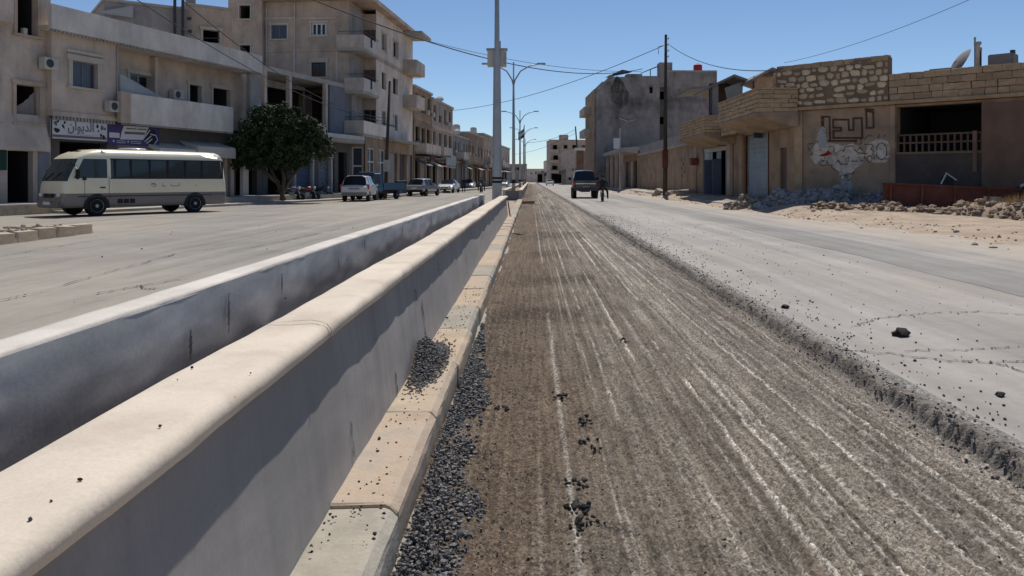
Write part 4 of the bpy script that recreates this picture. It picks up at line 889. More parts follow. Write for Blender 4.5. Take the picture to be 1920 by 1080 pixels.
def plain_block(name, label, fr, u0, u1, depth, z0, z1, rows, cols, wall, side=None, shops=0, base=.2, win='room', ww=1.3, wh=1.5, roof='concrete', group=None, floors=None, balc=(), sidewin=0):
    """simple house: facade with punched openings, shop openings at the foot, parapet; all parts in the frame of the facade"""
    t = bld(name, label, fr, 'building', group); ops = []; sh = []
    fl = floors or [4.6 + k * 3.3 for k in range(rows)]
    st = (u1 - u0) / max(cols, 1)
    for k in range(rows):
        for i in range(cols):
            c = u0 + st * (i + .5) + rnd.uniform(-.2, .2); q = ww * rnd.uniform(.8, 1.15)
            if fl[k] + .9 + wh < z1 - .3: ops.append((c - q / 2, c + q / 2, fl[k] + .9, fl[k] + .9 + wh))
    ss = (u1 - u0) / max(shops, 1)
    for i in range(shops): sh.append((u0 + ss * i + .35, u0 + ss * (i + 1) - .35, base + .05, 3.6))
    MB().facade(u0, u1, z0, z1, ops + sh, 0, .25).shell(u0, u1, 0, depth, z0, z1).build('wall', wall, t)
    for i, q in enumerate(ops):
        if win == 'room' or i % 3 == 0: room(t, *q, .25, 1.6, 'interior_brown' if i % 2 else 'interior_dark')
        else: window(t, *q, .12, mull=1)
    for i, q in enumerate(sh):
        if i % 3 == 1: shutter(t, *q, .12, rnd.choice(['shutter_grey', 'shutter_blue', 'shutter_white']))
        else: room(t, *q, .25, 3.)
    MB().box(u0 - .12, u1 + .12, -.15, depth, z1 + .002, z1 + .25).build('roof_edge', roof, t)
    for k in range(rows): MB().box(u0, u1, -.08, -.002, fl[k] - .12, fl[k] + .12).build('string_course', wall, t)
    for (a, b_, z_) in balc:
        MB().box(a, b_, -1.2, -.01, z_ - .18, z_ - .002).build('balcony_slab', 'concrete', t); MB().box(a, b_, -1.22, -1.08, z_, z_ + .95).build('balcony_parapet', 'plaster_pale', t)
        MB().box(a, a + .12, -1.078, -.01, z_ + .002, z_ + .95).build('balcony_parapet', 'plaster_pale', t)
    if shops: MB().box(u0 + .2, u1 - .2, -1.0, -.02, 3.8, 3.95).build('shop_canopy', 'concrete_dark', t)
    for i, q in enumerate(ops):       # fittings: air conditioners, shutters, laundry, shop awnings
        r_ = rnd.random(); c_ = (q[0] + q[1]) / 2
        if r_ < .22: MB().box(q[1] + .15, q[1] + .85, -.38, -.09, q[2] - .1, q[2] + .4).build('air_conditioner', 'white_old_paint', t)
        elif r_ < .42: MB().box(q[0] - .02, q[1] + .02, -.05, -.003, q[2] + (q[3] - q[2]) * rnd.uniform(.2, .6), q[3]).build('roller_blind', rnd.choice(['shutter_grey', 'door_brown', 'white_old_paint']), t)
        elif r_ < .55: MB().add([(q[0] - .1, -.1, q[2] + .3), (q[1] + .1, -.1, q[2] + .3), (q[1] + .05, -.16, q[2] - .75), (q[0], -.14, q[2] - .6)], [(0, 1, 2, 3)]).build('hanging_cloth', rnd.choice(['curtain_or_glow', 'canvas', 'cloth_grey']), t)
    for i, q in enumerate(sh):
        r_ = rnd.random()
        if r_ < .4: MB().prismx([(-1.5, 2.9), (-1.5, 2.98), (-.02, 3.62), (-.02, 3.54)], q[0] - .1, q[1] + .1).build('awning', rnd.choice(['canvas', 'white_old_paint', 'steel_blue', 'rust']), t)
        elif r_ < .8: MB().box(q[0] - .1, q[1] + .1, -1.12, -1.02, 3.55, 4.25).build('shop_board', rnd.choice(['white_old_paint', 'sign_brown', 'steel_blue', 'sign_white', 'rust_red']), t)
    return t
# F: the brown house with open upper rooms and a solar panel; G: the lower row beyond
FO = LD + .9
fF1 = plain_block('street_house', 'brown brick house with open upper rooms under the solar panel', DM, FO, FO + 9, 10, 0, 11.3, 2, 3, 'plaster_tan', shops=3, ww=1.9, wh=1.9, floors=[4.4, 8.0], balc=((FO + .5, FO + 3.5, 4.4), (FO + 4, FO + 8.5, 4.4)))
fF2 = plain_block('street_house', 'tan house with pale street wall beside the brown brick house', DM, FO + 9.2, FO + 23, 10, 0, 10.9, 2, 4, 'plaster_beige', shops=4, ww=1.7, wh=1.9, floors=[4.4, 7.6], balc=((FO + 10.5, FO + 15, 4.4),))
MB().facade(-10, 0, 0, 10.9, [(-4.2, -2.4, 5.2, 7.2), (-4.0, -2.6, 8.3, 10.2), (-1.9, -.6, 8.3, 10.2)], .0, .2).build('side_wall', 'plaster_tan', fF1, xf=Matrix.Translation((FO - .02, 0, 0)) @ Matrix.Rotation(R(-90), 4, 'Z'))
sb = DM.w(FO + 3, 2.2, 11.55)
sol = thing('solar_panel', 'tilted solar panel on two posts on the brown house roof', 'solar panel', sb, R(-5))
MB().add([(-2.6, -1, .75), (2.4, -1, .9), (2.4, 1.2, 1.5), (-2.6, 1.2, 1.35), (-2.6, -1, .80), (2.4, -1, .95), (2.4, 1.2, 1.55), (-2.6, 1.2, 1.4)], [(0, 3, 2, 1), (4, 5, 6, 7), (0, 1, 5, 4), (1, 2, 6, 5), (2, 3, 7, 6), (3, 0, 4, 7)]).build('panel', 'steel_grey', sol)
for x in (-.7, .6): MB().tube([(x, 0, 0), (x, 0, 1.1)], .1, 8).build('post', 'steel_dark', sol)
sgn = thing('shop_sign', 'pale blue shop board over the tan house shops', 'sign', DM.w(FO + 12, -1.1, 0), DM.a)
MB().box(0, 6.5, -.1, 0, 2.9, 4.5).build('board', 'canvas', sgn); MB().box(.1, 6.4, -.104, -.101, 3.1, 3.2).build('printed_band', 'ink_grey', sgn)
for i, (a, b_, h_, c_, l) in enumerate(((FO + 24, FO + 36, 7.4, 'plaster_grey', 'grey two storey house after the tan house, with dark windows'), (FO + 36.3, FO + 52, 8.5, 'plaster_tan', 'tan two storey house in the far left row'), (FO + 52.3, FO + 70, 9.2, 'plaster_beige', 'beige house at the far end of the left row'), (FO + 70.5, FO + 95, 8.2, 'plaster_pale', 'pale last house of the left row, mostly behind the lamp post'))):
    plain_block('row_house', l, DM, a, b_, 11, 0, h_, 1, 5, c_, shops=5, floors=[4.3], group='left far houses', balc=((a + 1, a + 5, 4.3),) if i != 1 else ())
FE = Fr(-13, 300, 0)
plain_block('distant_building', 'low grey building closing the end of the street', FE, 0, 11.5, 12, 0, 7., 1, 6, 'plaster_grey', floors=[3.6])

# farther houses that close the street on both sides
for i, (x0, y0_, l_, h_, cat_, lab) in enumerate(((-11.5, 190, 22, 8.5, 'plaster_cream', 'cream two storey house past the left row, beyond the lamp posts'), (-12.5, 222, 24, 11, 'plaster_beige', 'taller beige house far down the left side'))):
    plain_block('distant_house', lab, Fr(x0, y0_, R(88)), 0, l_, 10, 0, h_, 2, 6, cat_, shops=5, floors=[4.2, 7.4])

for i, (u_, y_, z_, lab) in enumerate(((FO + 14, 3, 10.9 + .25, 'pale water tank on the tan house roof'), (FO + 29, 3, 7.65, 'pale water tank on the grey two storey house roof'), (FO + 43, 3, 8.75, 'pale water tank on the far tan house roof'), (FO + 61, 3, 9.45, 'pale water tank on the farthest beige house roof'))):
    o = thing('water_tank', lab, 'tank', DM.w(u_, y_, z_)); MB().lathe([(.05, 0), (.55, 0), (.6, .1), (.6, 1.0), (.45, 1.2), (.05, 1.25)], (0, 0, .35), 'z', 14).build('tank_body', 'white_old_paint', o, smooth=True)
    MB().box(-.6, .6, -.6, .6, 0, .35).build('stand', 'concrete_dark', o)
for i, (u_, y_, z_, lab) in enumerate(((FO + 20, 1.2, 11.15, 'small satellite dish on the tan house roof edge'), (FO + 33, 1.2, 7.65, 'small satellite dish on the grey two storey house roof'), (LD - 5, 3, dz + .9, 'satellite dish on the corner building roof'))):
    o = thing('satellite_dish', lab, 'satellite dish', DM.w(u_, y_, z_)); MB().tube([(0, 0, 0), (0, 0, .9)], .04, 6).build('mast', 'steel_dark', o)
    MB().lathe([(.02, 0), (.3, .04), (.5, .12), (.52, .14), (.3, .07), (.02, .03)], (0, 0, 0), 'y', 14).build('dish', 'white_old_paint', o, smooth=True, xf=Matrix.Translation((0, 0, .95)) @ Matrix.Rotation(R(-35), 4, 'X'))

# fittings on the nearer fronts
for par, fr_, px_, py_, off, sz in ((B, LF, 325, 178, .6, .9), (B, LF, 205, 200, -.6, .8), (A, LF, 84, 120, -.25, .8)):
    u_, z_ = fr_.p(px_, py_, off); MB().box(u_ - sz / 2, u_ + sz / 2, off - .42, off - .06, z_ - .28, z_ + .28).build('air_conditioner', 'white_old_paint', par, bevel=.02); MB().lathe([(.02, 0), (.2, 0), (.2, .02), (.02, .02)], (u_ - .1, off - .445, z_), 'y', 14).build('fan_grille', 'steel_dark', par)
for k, (a_, m_) in enumerate(((.0, 'curtain_or_glow'), (.75, 'cloth_navy'), (1.3, 'white_old_paint'))):
    for z_ in (SL[1], SL[2]):
        if (k + int(z_)) % 2: MB().add([(.31, a_, z_ + 1.06), (.31, a_ + .55, z_ + 1.06), (.34, a_ + .5, z_ + .35), (.34, a_ + .05, z_ + .3)], [(0, 1, 2, 3)]).build('hanging_cloth', m_, D)
MB().tube([(bay - .12, -.66, 4.75), (bay - .12, -.66, 8.4)], .04, 6).build('drain_pipe', 'steel_grey', B)
for px_, d_ in ((500, 0.), (553, 0.)): MB().tube([(DF.u(px_), -.08, .3), (DF.u(px_), -.08, dz - .1)], .06, 6).build('drain_pipe', 'white_old_paint', D)
# ------------------------------------------------------------------ right side: shops (RF, facing the road) and the stone house with graffiti (GF, turned towards us)
RF = Fr(13.0, 62.0, R(-90)); GF = Fr(13.0, 39.0, R(-45))
FZ = .42
# shoulder: dirt bank rising from the road to the shop floors
xs = np.concatenate([np.linspace(8.9, 13.5, 24), np.linspace(14, 40, 30)]); ys = growing(2, 125, .35, .02)
def bank(X, Y):
    e = X - 9.7 - .45 * vn(Y * .25, Y * 0, 61) - .2 * vn(Y * 1.1, Y * 0, 62)
    s = np.clip(e / 2.6, 0, 1)
    z = -.03 + .44 * s * s * (3 - 2 * s) * np.clip((Y - 24) / 12, .25, 1) + .035 * vn(X * 1.3, Y * .9, 63) * np.clip(e, 0, 1) + .02 * vn(X * 4, Y * 3, 64) * np.clip(e, 0, 1)
    return np.minimum(z, .40)
grid_sheet('dirt_shoulder', xs, ys, bank, 'earth')
# raised shop pavement with a worn edge
sw_ = thing('shop_pavement', '', '', (0, 0, 0)); sw_['kind'] = 'structure'
MB().prism([(10.6, -.1), (10.7, .2), (13.0, .41), (13.0, -.1)], 40.2, 57).build('paving', 'concrete', sw_)
MB().prism([(10.9, -.1), (11.0, .3), (13.0, .41), (13.0, -.1)], 66, 125).build('paving', 'concrete', sw_)

def blocks(parent, mat, fr_pt, u0, u1, z0, z1, rows, L_, dep=.14, gap=.025, xf=None, rough=.02, name='stone_block', seed=1):
    """coursed stone blocks, each its own part, proud of the mortar behind; unit meshes are shared"""
    q = random.Random(seed); hh = (z1 - z0) / rows; n = 0
    for r in range(rows):
        u = u0 - (L_ * .5 if r % 2 else 0) + gap
        while u < u1 - .08:
            l = L_ * q.uniform(.75, 1.3); a = max(u, u0 + gap / 2); b_ = min(u + l, u1 - gap / 2)
            if b_ - a > .1:
                o = link(bpy.data.objects.new(name, q.choice(BLK[mat])), parent)
                v = Vector(((a + b_) / 2, fr_pt + q.uniform(-rough, rough), z0 + hh * (r + .5)))
                o.location = xf @ v if xf else v
                o.rotation_euler = (q.uniform(-.02, .02), q.uniform(-.012, .012), q.uniform(-.02, .02) + (xf.to_euler().z if xf else 0))
                o.scale = (b_ - a, dep, hh - gap * q.uniform(.6, 1.6)); n += 1
            u += l + gap
    return n
def blk_mesh(seed, mat, e=.06):
    q = random.Random(seed); bm = bmesh.new(); bmesh.ops.create_cube(bm, size=1.)
    bmesh.ops.bevel(bm, geom=list(bm.edges), offset=e, segments=1, affect='EDGES')
    for v in bm.verts: v.co += Vector((q.uniform(-.03, .03), q.uniform(-.08, .08), q.uniform(-.045, .045)))
    me = bpy.data.meshes.new('stone_block'); bm.to_mesh(me); bm.free(); me.materials.append(MATS[mat]); return me
BLK = {m_: [blk_mesh(i + 3, m_) for i in range(5)] for m_ in ('cut_stone', 'cut_stone_tan', 'kerb_beige')}

Rb = thing('shop_building', 'tan corner shops with stone balcony parapets, beside the graffiti wall', 'building', (RF.ox, RF.oy, 0), RF.a)
f = RF; zl = 4.84
u_s = (f.u(1318), f.u(1366)); u_b = (f.u(1399.5), f.u(1441)); u_d = (f.u(1462.5), f.u(1475)); uE = 23.0
zb_top = f.z(1440, 248); zd_top = f.z(1468, 277); zs_top = f.z(1350, 262)
ops = [(u_s[0], u_s[1], FZ, zs_top), (u_b[0], u_b[1], FZ, zb_top), (u_d[0], u_d[1], FZ, zd_top)]
MB().facade(.0, uE, FZ - .4, zl, ops, 0, .35).shell(0, uE, 0, 10, FZ - .4, zl, True).build('wall', 'plaster_tan', Rb)
shutter(Rb, u_b[0], u_b[1], FZ, zb_top, .12, 'shutter_blue', pitch=.14); MB().box(*u_d, .1, .16, FZ, zd_top).build('door', 'door_brown', Rb)
MB().facade(u_b[0] - .12, u_b[1] + .12, FZ, zb_top + .12, [(u_b[0], u_b[1], FZ - .1, zb_top)], -.04, .1).build('door_frame', 'rust', Rb)
# white metal shop front with open dark leaves
ua, ub_ = u_s
MB().box(ua, ub_, .1, .16, zs_top - .75, zs_top).build('fascia', 'shutter_white', Rb)
n_ = 6; st = (ub_ - ua) / n_
for i in range(n_):
    if i in (2, 4): continue
    MB().box(ua + st * i + .03, ua + st * (i + 1) - .03, .12, .17, FZ, zs_top - .77).build('shop_door', 'shutter_white' if i % 2 == 0 else 'shutter_blue', Rb)
room(Rb, ua, ub_, FZ, zs_top - .76, .35, 3)
for i in (2, 4): MB().box(ua + st * i + .05, ua + st * i + .12, -.5, .12, FZ, 2.9).build('shop_door', 'steel_blue', Rb)
MB().box(u_s[1] + .5, u_s[1] + 1.3, -.25, -.002, FZ, 4.3).build('pier', 'plaster_beige', Rb, bevel=.05)
MB().box(u_b[0] - 1.1, u_b[0] - .35, -.2, -.002, FZ, 4.3).build('pier', 'plaster_tan', Rb, bevel=.05)
for px_, py_, r_ in ((1361, 268, .22), (1430, 252, .2)):
    u, z = f.p(px_, py_); MB().lathe([(.05, -.5), (r_, -.5), (r_, -.02), (.05, -.02)], (u, 0, z), 'y', 14).build('shutter_drum', 'steel_dark', Rb)
u, z = f.p(1483, 222); MB().prismx([(-.16, z - .12), (-.16, z + .1), (-.002, z + .16), (-.002, z - .12)], u - .55, u + .45).build('bracket', 'trim_stone', Rb)
u, z = f.p(1309, 303); MB().box(u - .5, u + .3, -.55, -.1, z - .28, z + .28).build('electric_box', 'rust', Rb); 
# the two projecting balconies, stone courses over a chamfered slab
def balcony(u0, u1, z0, z1, prj, seed):
    MB().prismx([(-prj, z0 + .12), (-prj, z0 + .28), (-.002, z0 + .28), (-.002, z0 - .42), (-.4, z0 - .40)], u0, u1).build('balcony_slab', 'plaster_tan', Rb)
    MB().box(u0 + .06, u1 - .06, -prj + .06, -prj + .22, z0 + .282, z1 - .02).build('mortar_core', 'mortar', Rb)
    MB().box(u0 + .06, u0 + .2, -prj + .222, -.01, z0 + .282, z1 - .02).build('mortar_core', 'mortar', Rb); MB().box(u1 - .2, u1 - .06, -prj + .222, -.01, z0 + .282, z1 - .02).build('mortar_core', 'mortar', Rb)
    blocks(Rb, 'cut_stone_tan', -prj + .05, u0, u1, z0 + .29, z1, 5, .62, .11, .02, seed=seed)
    blocks(Rb, 'cut_stone_tan', 0, 0, prj - .05, z0 + .29, z1, 5, .62, .11, .02, xf=Matrix.Translation((u1 - .05, -prj + .05, 0)) @ Matrix.Rotation(R(90), 4, 'Z'), seed=seed + 1)
    blocks(Rb, 'cut_stone_tan', 0, 0, prj - .05, z0 + .29, z1, 5, .62, .11, .02, xf=Matrix.Translation((u0 + .05, -prj + .05, 0)) @ Matrix.Rotation(R(90), 4, 'Z'), seed=seed + 2)
    MB().box(u0 - .04, u1 + .04, -prj - .05, -prj + .26, z1 + .002, z1 + .09).build('parapet_cap', 'cut_stone_tan', Rb)
    MB().box(u1 - .24, u1 + .04, -prj + .262, -.01, z1 + .002, z1 + .09).build('parapet_cap', 'cut_stone_tan', Rb)
balcony(62 - 46.6, 62 - 38.6, 4.48, 5.86, 2.0, 5); balcony(62 - 58.7, 62 - 50.3, 4.15, 5.45, 2.0, 9)
MB().box(62 - 50.3 + .06, 62 - 46.6 - .06, -.9, -.2, 4.2, 4.9).build('mortar_core', 'mortar', Rb); blocks(Rb, 'cut_stone_tan', -.92, 62 - 50.2, 62 - 46.7, 4.2, 5.0, 3, .6, .1, .02, seed=21)
# roof shed behind the balconies: two low gables, posts, a tarpaulin and a block wall
SF = Fr(0, 52.0, 0); shd = thing('roof_shed', 'sheet roofed shed standing behind the stone balconies', 'shed', (0, 52, 0))
def gable(pts, y0, y1, mat):
    p = [SF.p(a_, b_) for a_, b_ in pts]
    for (a_, b_) in zip(p[:-1], p[1:]): MB().add([(a_[0], y0, a_[1]), (b_[0], y0, b_[1]), (b_[0], y1, b_[1]), (a_[0], y1, a_[1]), (a_[0], y0, a_[1] - .16), (b_[0], y0, b_[1] - .16), (b_[0], y1, b_[1] - .16), (a_[0], y1, a_[1] - .16)], [(0, 1, 2, 3), (4, 7, 6, 5), (0, 4, 5, 1), (1, 5, 6, 2), (2, 6, 7, 3), (3, 7, 4, 0)]).build('roof_sheet', mat, shd)
gable([(1333, 160), (1377, 139), (1402, 148)], 0, 6, 'concrete_dark'); gable([(1394, 155), (1431, 134), (1466, 146)], -2, 6, 'concrete_dark')
gable([(1345, 134), (1404, 129), (1416, 137)], 9, 15, 'concrete_dark')
MB().box(SF.u(1338), SF.u(1349), .3, .8, zl, SF.z(1343, 158)).build('post', 'plaster_grey', shd); MB().box(SF.u(1399), SF.u(1401.5), -1.6, -1.5, zl, SF.z(1400, 152)).build('post', 'wood_pole', shd)
MB().box(SF.u(1334), SF.u(1336), .1, .2, zl, SF.z(1335, 160)).build('post', 'steel_dark', shd)
MB().add([(SF.u(1363), .6, SF.z(1363, 163)), (SF.u(1398), .6, SF.z(1398, 150)), (SF.u(1398), .9, SF.z(1398, 196)), (SF.u(1372), .9, SF.z(1372, 200))], [(0, 1, 2, 3)]).build('tarpaulin', 'canvas', shd)
MB().box(SF.u(1401.6), SF.u(1466), -1.5, -1.3, zl, SF.z(1430, 149)).build('block_wall', 'cut_stone', shd); MB().box(SF.u(1349.5), SF.u(1400), 3.0, 3.2, zl, SF.z(1370, 146)).build('back_wall', 'interior_brown', shd)

# stone house with graffiti
G = thing('stone_house', 'stone parapet house with Arabic graffiti and a dark open porch', 'building', (GF.ox, GF.oy, 0), GF.a)
f = GF
g1 = f.u(1675); p0, p1 = f.u(1680), f.u(1841); gE = f.u(1990)
zpt = f.z(1760, 196)
pop = (p0, p1, .3, zpt)
MB().facade(0, gE + 6, -.1, zl - .02, [pop], 0, .5).shell(0, gE + 6, 0, 9, -.1, zl - .02).build('wall', 'plaster_tan', G)
MB().box(p1 + .02, gE + 6, -.12, -.002, -.05, zl - .2).build('brown_render', 'plaster_brown', G)
room(G, *pop, .5, 4., 'interior_dark'); 
MB().box(-.02, .38, -.1, -.002, .0, zl - .02).build('pilaster', 'cut_stone_tan', G); MB().box(g1 - .12, p0 - .02, -.08, -.002, .0, zl - .02).build('pilaster', 'plaster_tan', G)
MB().box(-.95, gE + 6, -.28, .3, zl, zl + .16).build('ledge', 'cut_stone_tan', G, bevel=.02)
P('lattice_clay', (.13, .085, .062), var=.3)
# porch: low wall, lattice balustrade
zL0, zL1 = f.z(1760, 288), f.z(1760, 252)
MB().box(p0 + .005, p1 - .005, .02, .3, .2, zL0).build('porch_wall', 'interior_brown', G); MB().box(p0 + .005, p1 - .005, .0, .34, zL0 + .002, zL0 + .1).build('porch_sill', 'mortar', G)
nb = 13
for i in range(nb + 1):
    u = p0 + .05 + (p1 - p0 - .1) * i / nb; MB().box(u - .035, u + .035, .1, .22, zL0 + .102, zL1).build('lattice_post', 'lattice_clay', G)
for z in (zL1 - .01, (zL0 + zL1) / 2 + .05): MB().box(p0 + .01, p1 - .01, .08, .24, z, z + .075).build('lattice_rail', 'lattice_clay', G)
MB().box(f.u(1824), f.u(1832), -.05, .3, zL0 - .8, zL1 + .1).build('porch_pier', 'plaster_brown', G)
# parapets: rubble stones on the left block, coursed blocks on the right
zt1 = f.z(1665, 103); zt2 = f.z(1760, 131)
pu0, pu1 = -.95, f.u(1668)
MB().box(pu0, pu1, -.14, .3, zl + .162, zt1 - .1).build('mortar_core', 'mortar', G)
stone_me = []
for i in range(7):
    me = rock_mesh(40 + i, .62, 2, .28)
    for v in me.vertices: v.co = Vector((max(-.92, min(.92, v.co.x)), v.co.y, max(-.60, min(.60, v.co.z * 1.1))))
    for p in me.polygons: p.use_smooth = True
    me.materials.append(MATS['field_stone']); stone_me.append(me)
q = random.Random(4); nrow = 6; hh = (zt1 - .28 - (zl + .2)) / nrow
for r_ in range(nrow):
    u = pu0 + .04 - (.12 if r_ % 2 else 0)
    while u < pu1 - .12:
        l = q.uniform(.22, .56); a = max(u, pu0 + .02); b_ = min(u + l, pu1 - .02)
        if b_ - a > .14 and not (r_ < 3 and q.random() < .10):
            o = link(bpy.data.objects.new('field_stone', q.choice(stone_me)), G); hs = hh * q.uniform(.62, 1.12)
            o.location = ((a + b_) / 2, -.14, zl + .2 + hh * (r_ + .5) + q.uniform(-.06, .06)); o.scale = ((b_ - a) * .56, .075, hs * .74); o.rotation_euler = (0, q.uniform(-.2, .2) if r_ < 5 else q.uniform(-.05, .05), 0)
        u += l + .06
blocks(G, 'cut_stone', .05, pu0, pu1, zt1 - .27, zt1, 1, .45, .40, .02, seed=31, name='coping_stone')
blocks(G, 'cut_stone_tan', -.02, 0, .5, zl + .17, zt1 - .28, 6, .55, .44, .02, xf=Matrix.Translation((pu0 - .02, -.1, 0)) @ Matrix.Rotation(R(90), 4, 'Z'), seed=33)
MB().box(pu1 + .01, gE + 6, -.08, .28, zl + .162, zt2 - .02).build('mortar_core', 'mortar', G)
blocks(G, 'cut_stone', -.09, pu1 + .02, gE + 3.0, zl + .165, zt2, 4, .55, .14, .022, seed=41)
# graffiti: painted strokes on the plaster, a white map-like shape, a red mark
PYG = -.006
worn('ink_brown', .33, .42, 7.); P('ink_scribble', (.11, .10, .10), var=.2, bump=0); worn('ink_scribble', .40, .5, 5.)
def gpl(pts): return [f.p(1480 + a / 5.4, 180 + b_ / 5.4) for a, b_ in pts]
def gpoly(pts, mat, y): return MB().add([(u, y, z) for u, z in gpl(pts)], [tuple(range(len(pts)))]).build('graffiti_patch', mat, G)
P('graffiti_white', (.58, .51, .43), var=.2, scale=2., bump=0, stain=(.33, .245, .165), stain_amt=1., stain_scale=3.2)
P('graffiti_pale', (.36, .36, .37), var=.15, bump=0); worn('graffiti_white', .33, .45, 2.6); worn('graffiti_pale', .36, .44, 3.)
gpoly([(215, 560), (270, 480), (380, 470), (560, 500), (640, 480), (720, 520), (760, 600), (745, 680), (690, 720), (640, 770), (620, 850), (530, 840), (480, 760), (430, 700), (330, 690), (260, 690), (215, 630)], 'graffiti_white', PYG)
gpoly([(800, 480), (900, 430), (990, 450), (1035, 520), (1030, 620), (980, 675), (880, 680), (800, 660), (765, 600)], 'graffiti_white', PYG - .0005)
gpoly([(285, 380), (330, 300), (365, 330), (380, 440), (375, 530), (300, 520), (275, 440)], 'graffiti_pale', PYG - .002)
gpoly([(525, 850), (620, 850), (640, 910), (620, 965), (560, 970), (520, 920)], 'graffiti_pale', PYG - .001)
gpoly([(310, 595), (370, 575), (390, 550), (432, 578), (380, 608), (315, 612)], 'red_paint', PYG - .003)
gpoly([(312, 560), (350, 545), (368, 572), (318, 592)], 'white_old_paint', PYG - .0035)
m = MB()
kuf = [[(330, 300), (330, 210), (408, 210), (412, 440)], [(345, 225), (345, 300)], [(400, 455), (675, 455)], [(445, 425), (740, 425), (735, 225), (650, 225), (650, 345), (605, 345), (600, 240), (445, 240), (445, 320), (525, 322), (525, 352), (448, 352), (448, 425)],
       [(780, 150), (852, 165), (855, 320), (785, 325), (780, 150)], [(775, 135), (850, 140)]]
for k, s_ in enumerate(kuf): m.ribbon(gpl(s_), .085, PYG - .006 - .004 * k)
m.build('graffiti_lettering', 'ink_brown', G)
m = MB()
ell = lambda cx, cy, rx, ry, a0=0, a1=360: [(cx + rx * math.cos(R(a)), cy + ry * math.sin(R(a))) for a in range(a0, a1 + 1, 30)]
small = [ell(700, 460, 32, 32), ell(935, 560, 55, 85), ell(815, 635, 25, 30), ell(345, 680, 35, 25), [(760, 440), (800, 400), (835, 405)], [(765, 490), (840, 490)], [(900, 430), (915, 385)], [(960, 420), (970, 390)], [(550, 560), (575, 510), (640, 505), (660, 545), (700, 575), (790, 585)],
         [(600, 600), (602, 670)], [(520, 690), (585, 690), (590, 660)], [(470, 680), (500, 650), (520, 690)], [(630, 660), (690, 660)], [(705, 620), (735, 660), (770, 620)], [(380, 650), (400, 700), (440, 700), (440, 660)], [(540, 620), (555, 605)], [(185, 490), (240, 480)], [(195, 530), (240, 580), (215, 600)], [(455, 520), (455, 570)],
         [(700, 540), (720, 520), (735, 550)], [(850, 500), (830, 540), (860, 560), (845, 600)], [(980, 640), (1030, 630)], [(430, 720), (500, 770), (525, 820)], [(560, 800), (640, 790), (660, 770)], [(560, 840), (580, 800), (600, 850), (640, 830)]]
for k, s_ in enumerate(small): m.ribbon(gpl(s_), .042, PYG - .005 - .0022 * k)
m.build('graffiti_scribble', 'ink_scribble', G)['kind'] = 'stuff'
# things on its roof
ant = thing('satellite_dish', 'tilted satellite dish on the stone house roof', 'satellite dish', GF.w(f.u(1790, 1.6), 1.6, zt2 - .1), R(-60))
MB().lathe([(.02, .0), (.3, .03), (.55, .11), (.75, .24), (.76, .25), (.55, .13), (.3, .05), (.02, .02)], (0, 0, 0), 'y', 20).build('dish', 'concrete_dark', ant, smooth=True, xf=Matrix.Translation((0, 0, .62)) @ Matrix.Rotation(R(-38), 4, 'X') @ Matrix.Rotation(R(-35), 4, 'Z'))
MB().tube([(0, .1, -.2), (0, .1, .6)], .05, 8).build('mast', 'steel_dark', ant)
for k, (px_, top, r_, l) in enumerate(((1828, 74, .03, 'thin tall antenna pole left of the flue on the stone roof'), (1833, 83, .1, 'thick pale flue pipe on the stone roof'), (1839, 94, .035, 'short thin pole right of the flue on the stone roof'))):
    b_ = GF.w(f.u(px_, 1.0), 1.0, zt2 - .1); o = thing('flue_pipe' if k == 1 else 'antenna_pole', l, 'pipe' if k == 1 else 'pole', b_)
    hh_ = f.z(px_, top, 1.0) - zt2 + .1
    MB().tube([(0, 0, 0), (0, 0, hh_)], r_, 10).build('shaft', 'plaster_pale' if k == 1 else 'steel_dark', o)
    MB().lathe([(.02, 0), (r_ * 1.5, 0), (r_ * 1.5, .12), (.02, .14)], (0, 0, hh_ - .02), 'z', 10).build('cap', 'steel_grey', o)
o = thing('water_tank', 'dark box tank on the stone house roof at right', 'tank', GF.w(f.u(1882, 1.0), 1.0, zt2 - .1), GF.a)
MB().box(-.5, .45, -.4, .4, 0, .62).build('tank_body', 'concrete_dark', o, bevel=.03); MB().box(.28, .44, -.2, 0, .622, .76).build('lid', 'steel_dark', o)
o = thing('roof_hatch', 'low flat cover left of the satellite dish on the stone roof', 'hatch', GF.w(f.u(1766, .9), .9, zt2 - .02), GF.a)
MB().box(-.45, .45, -.3, .3, 0, .16).build('cover', 'concrete_dark', o, bevel=.03)

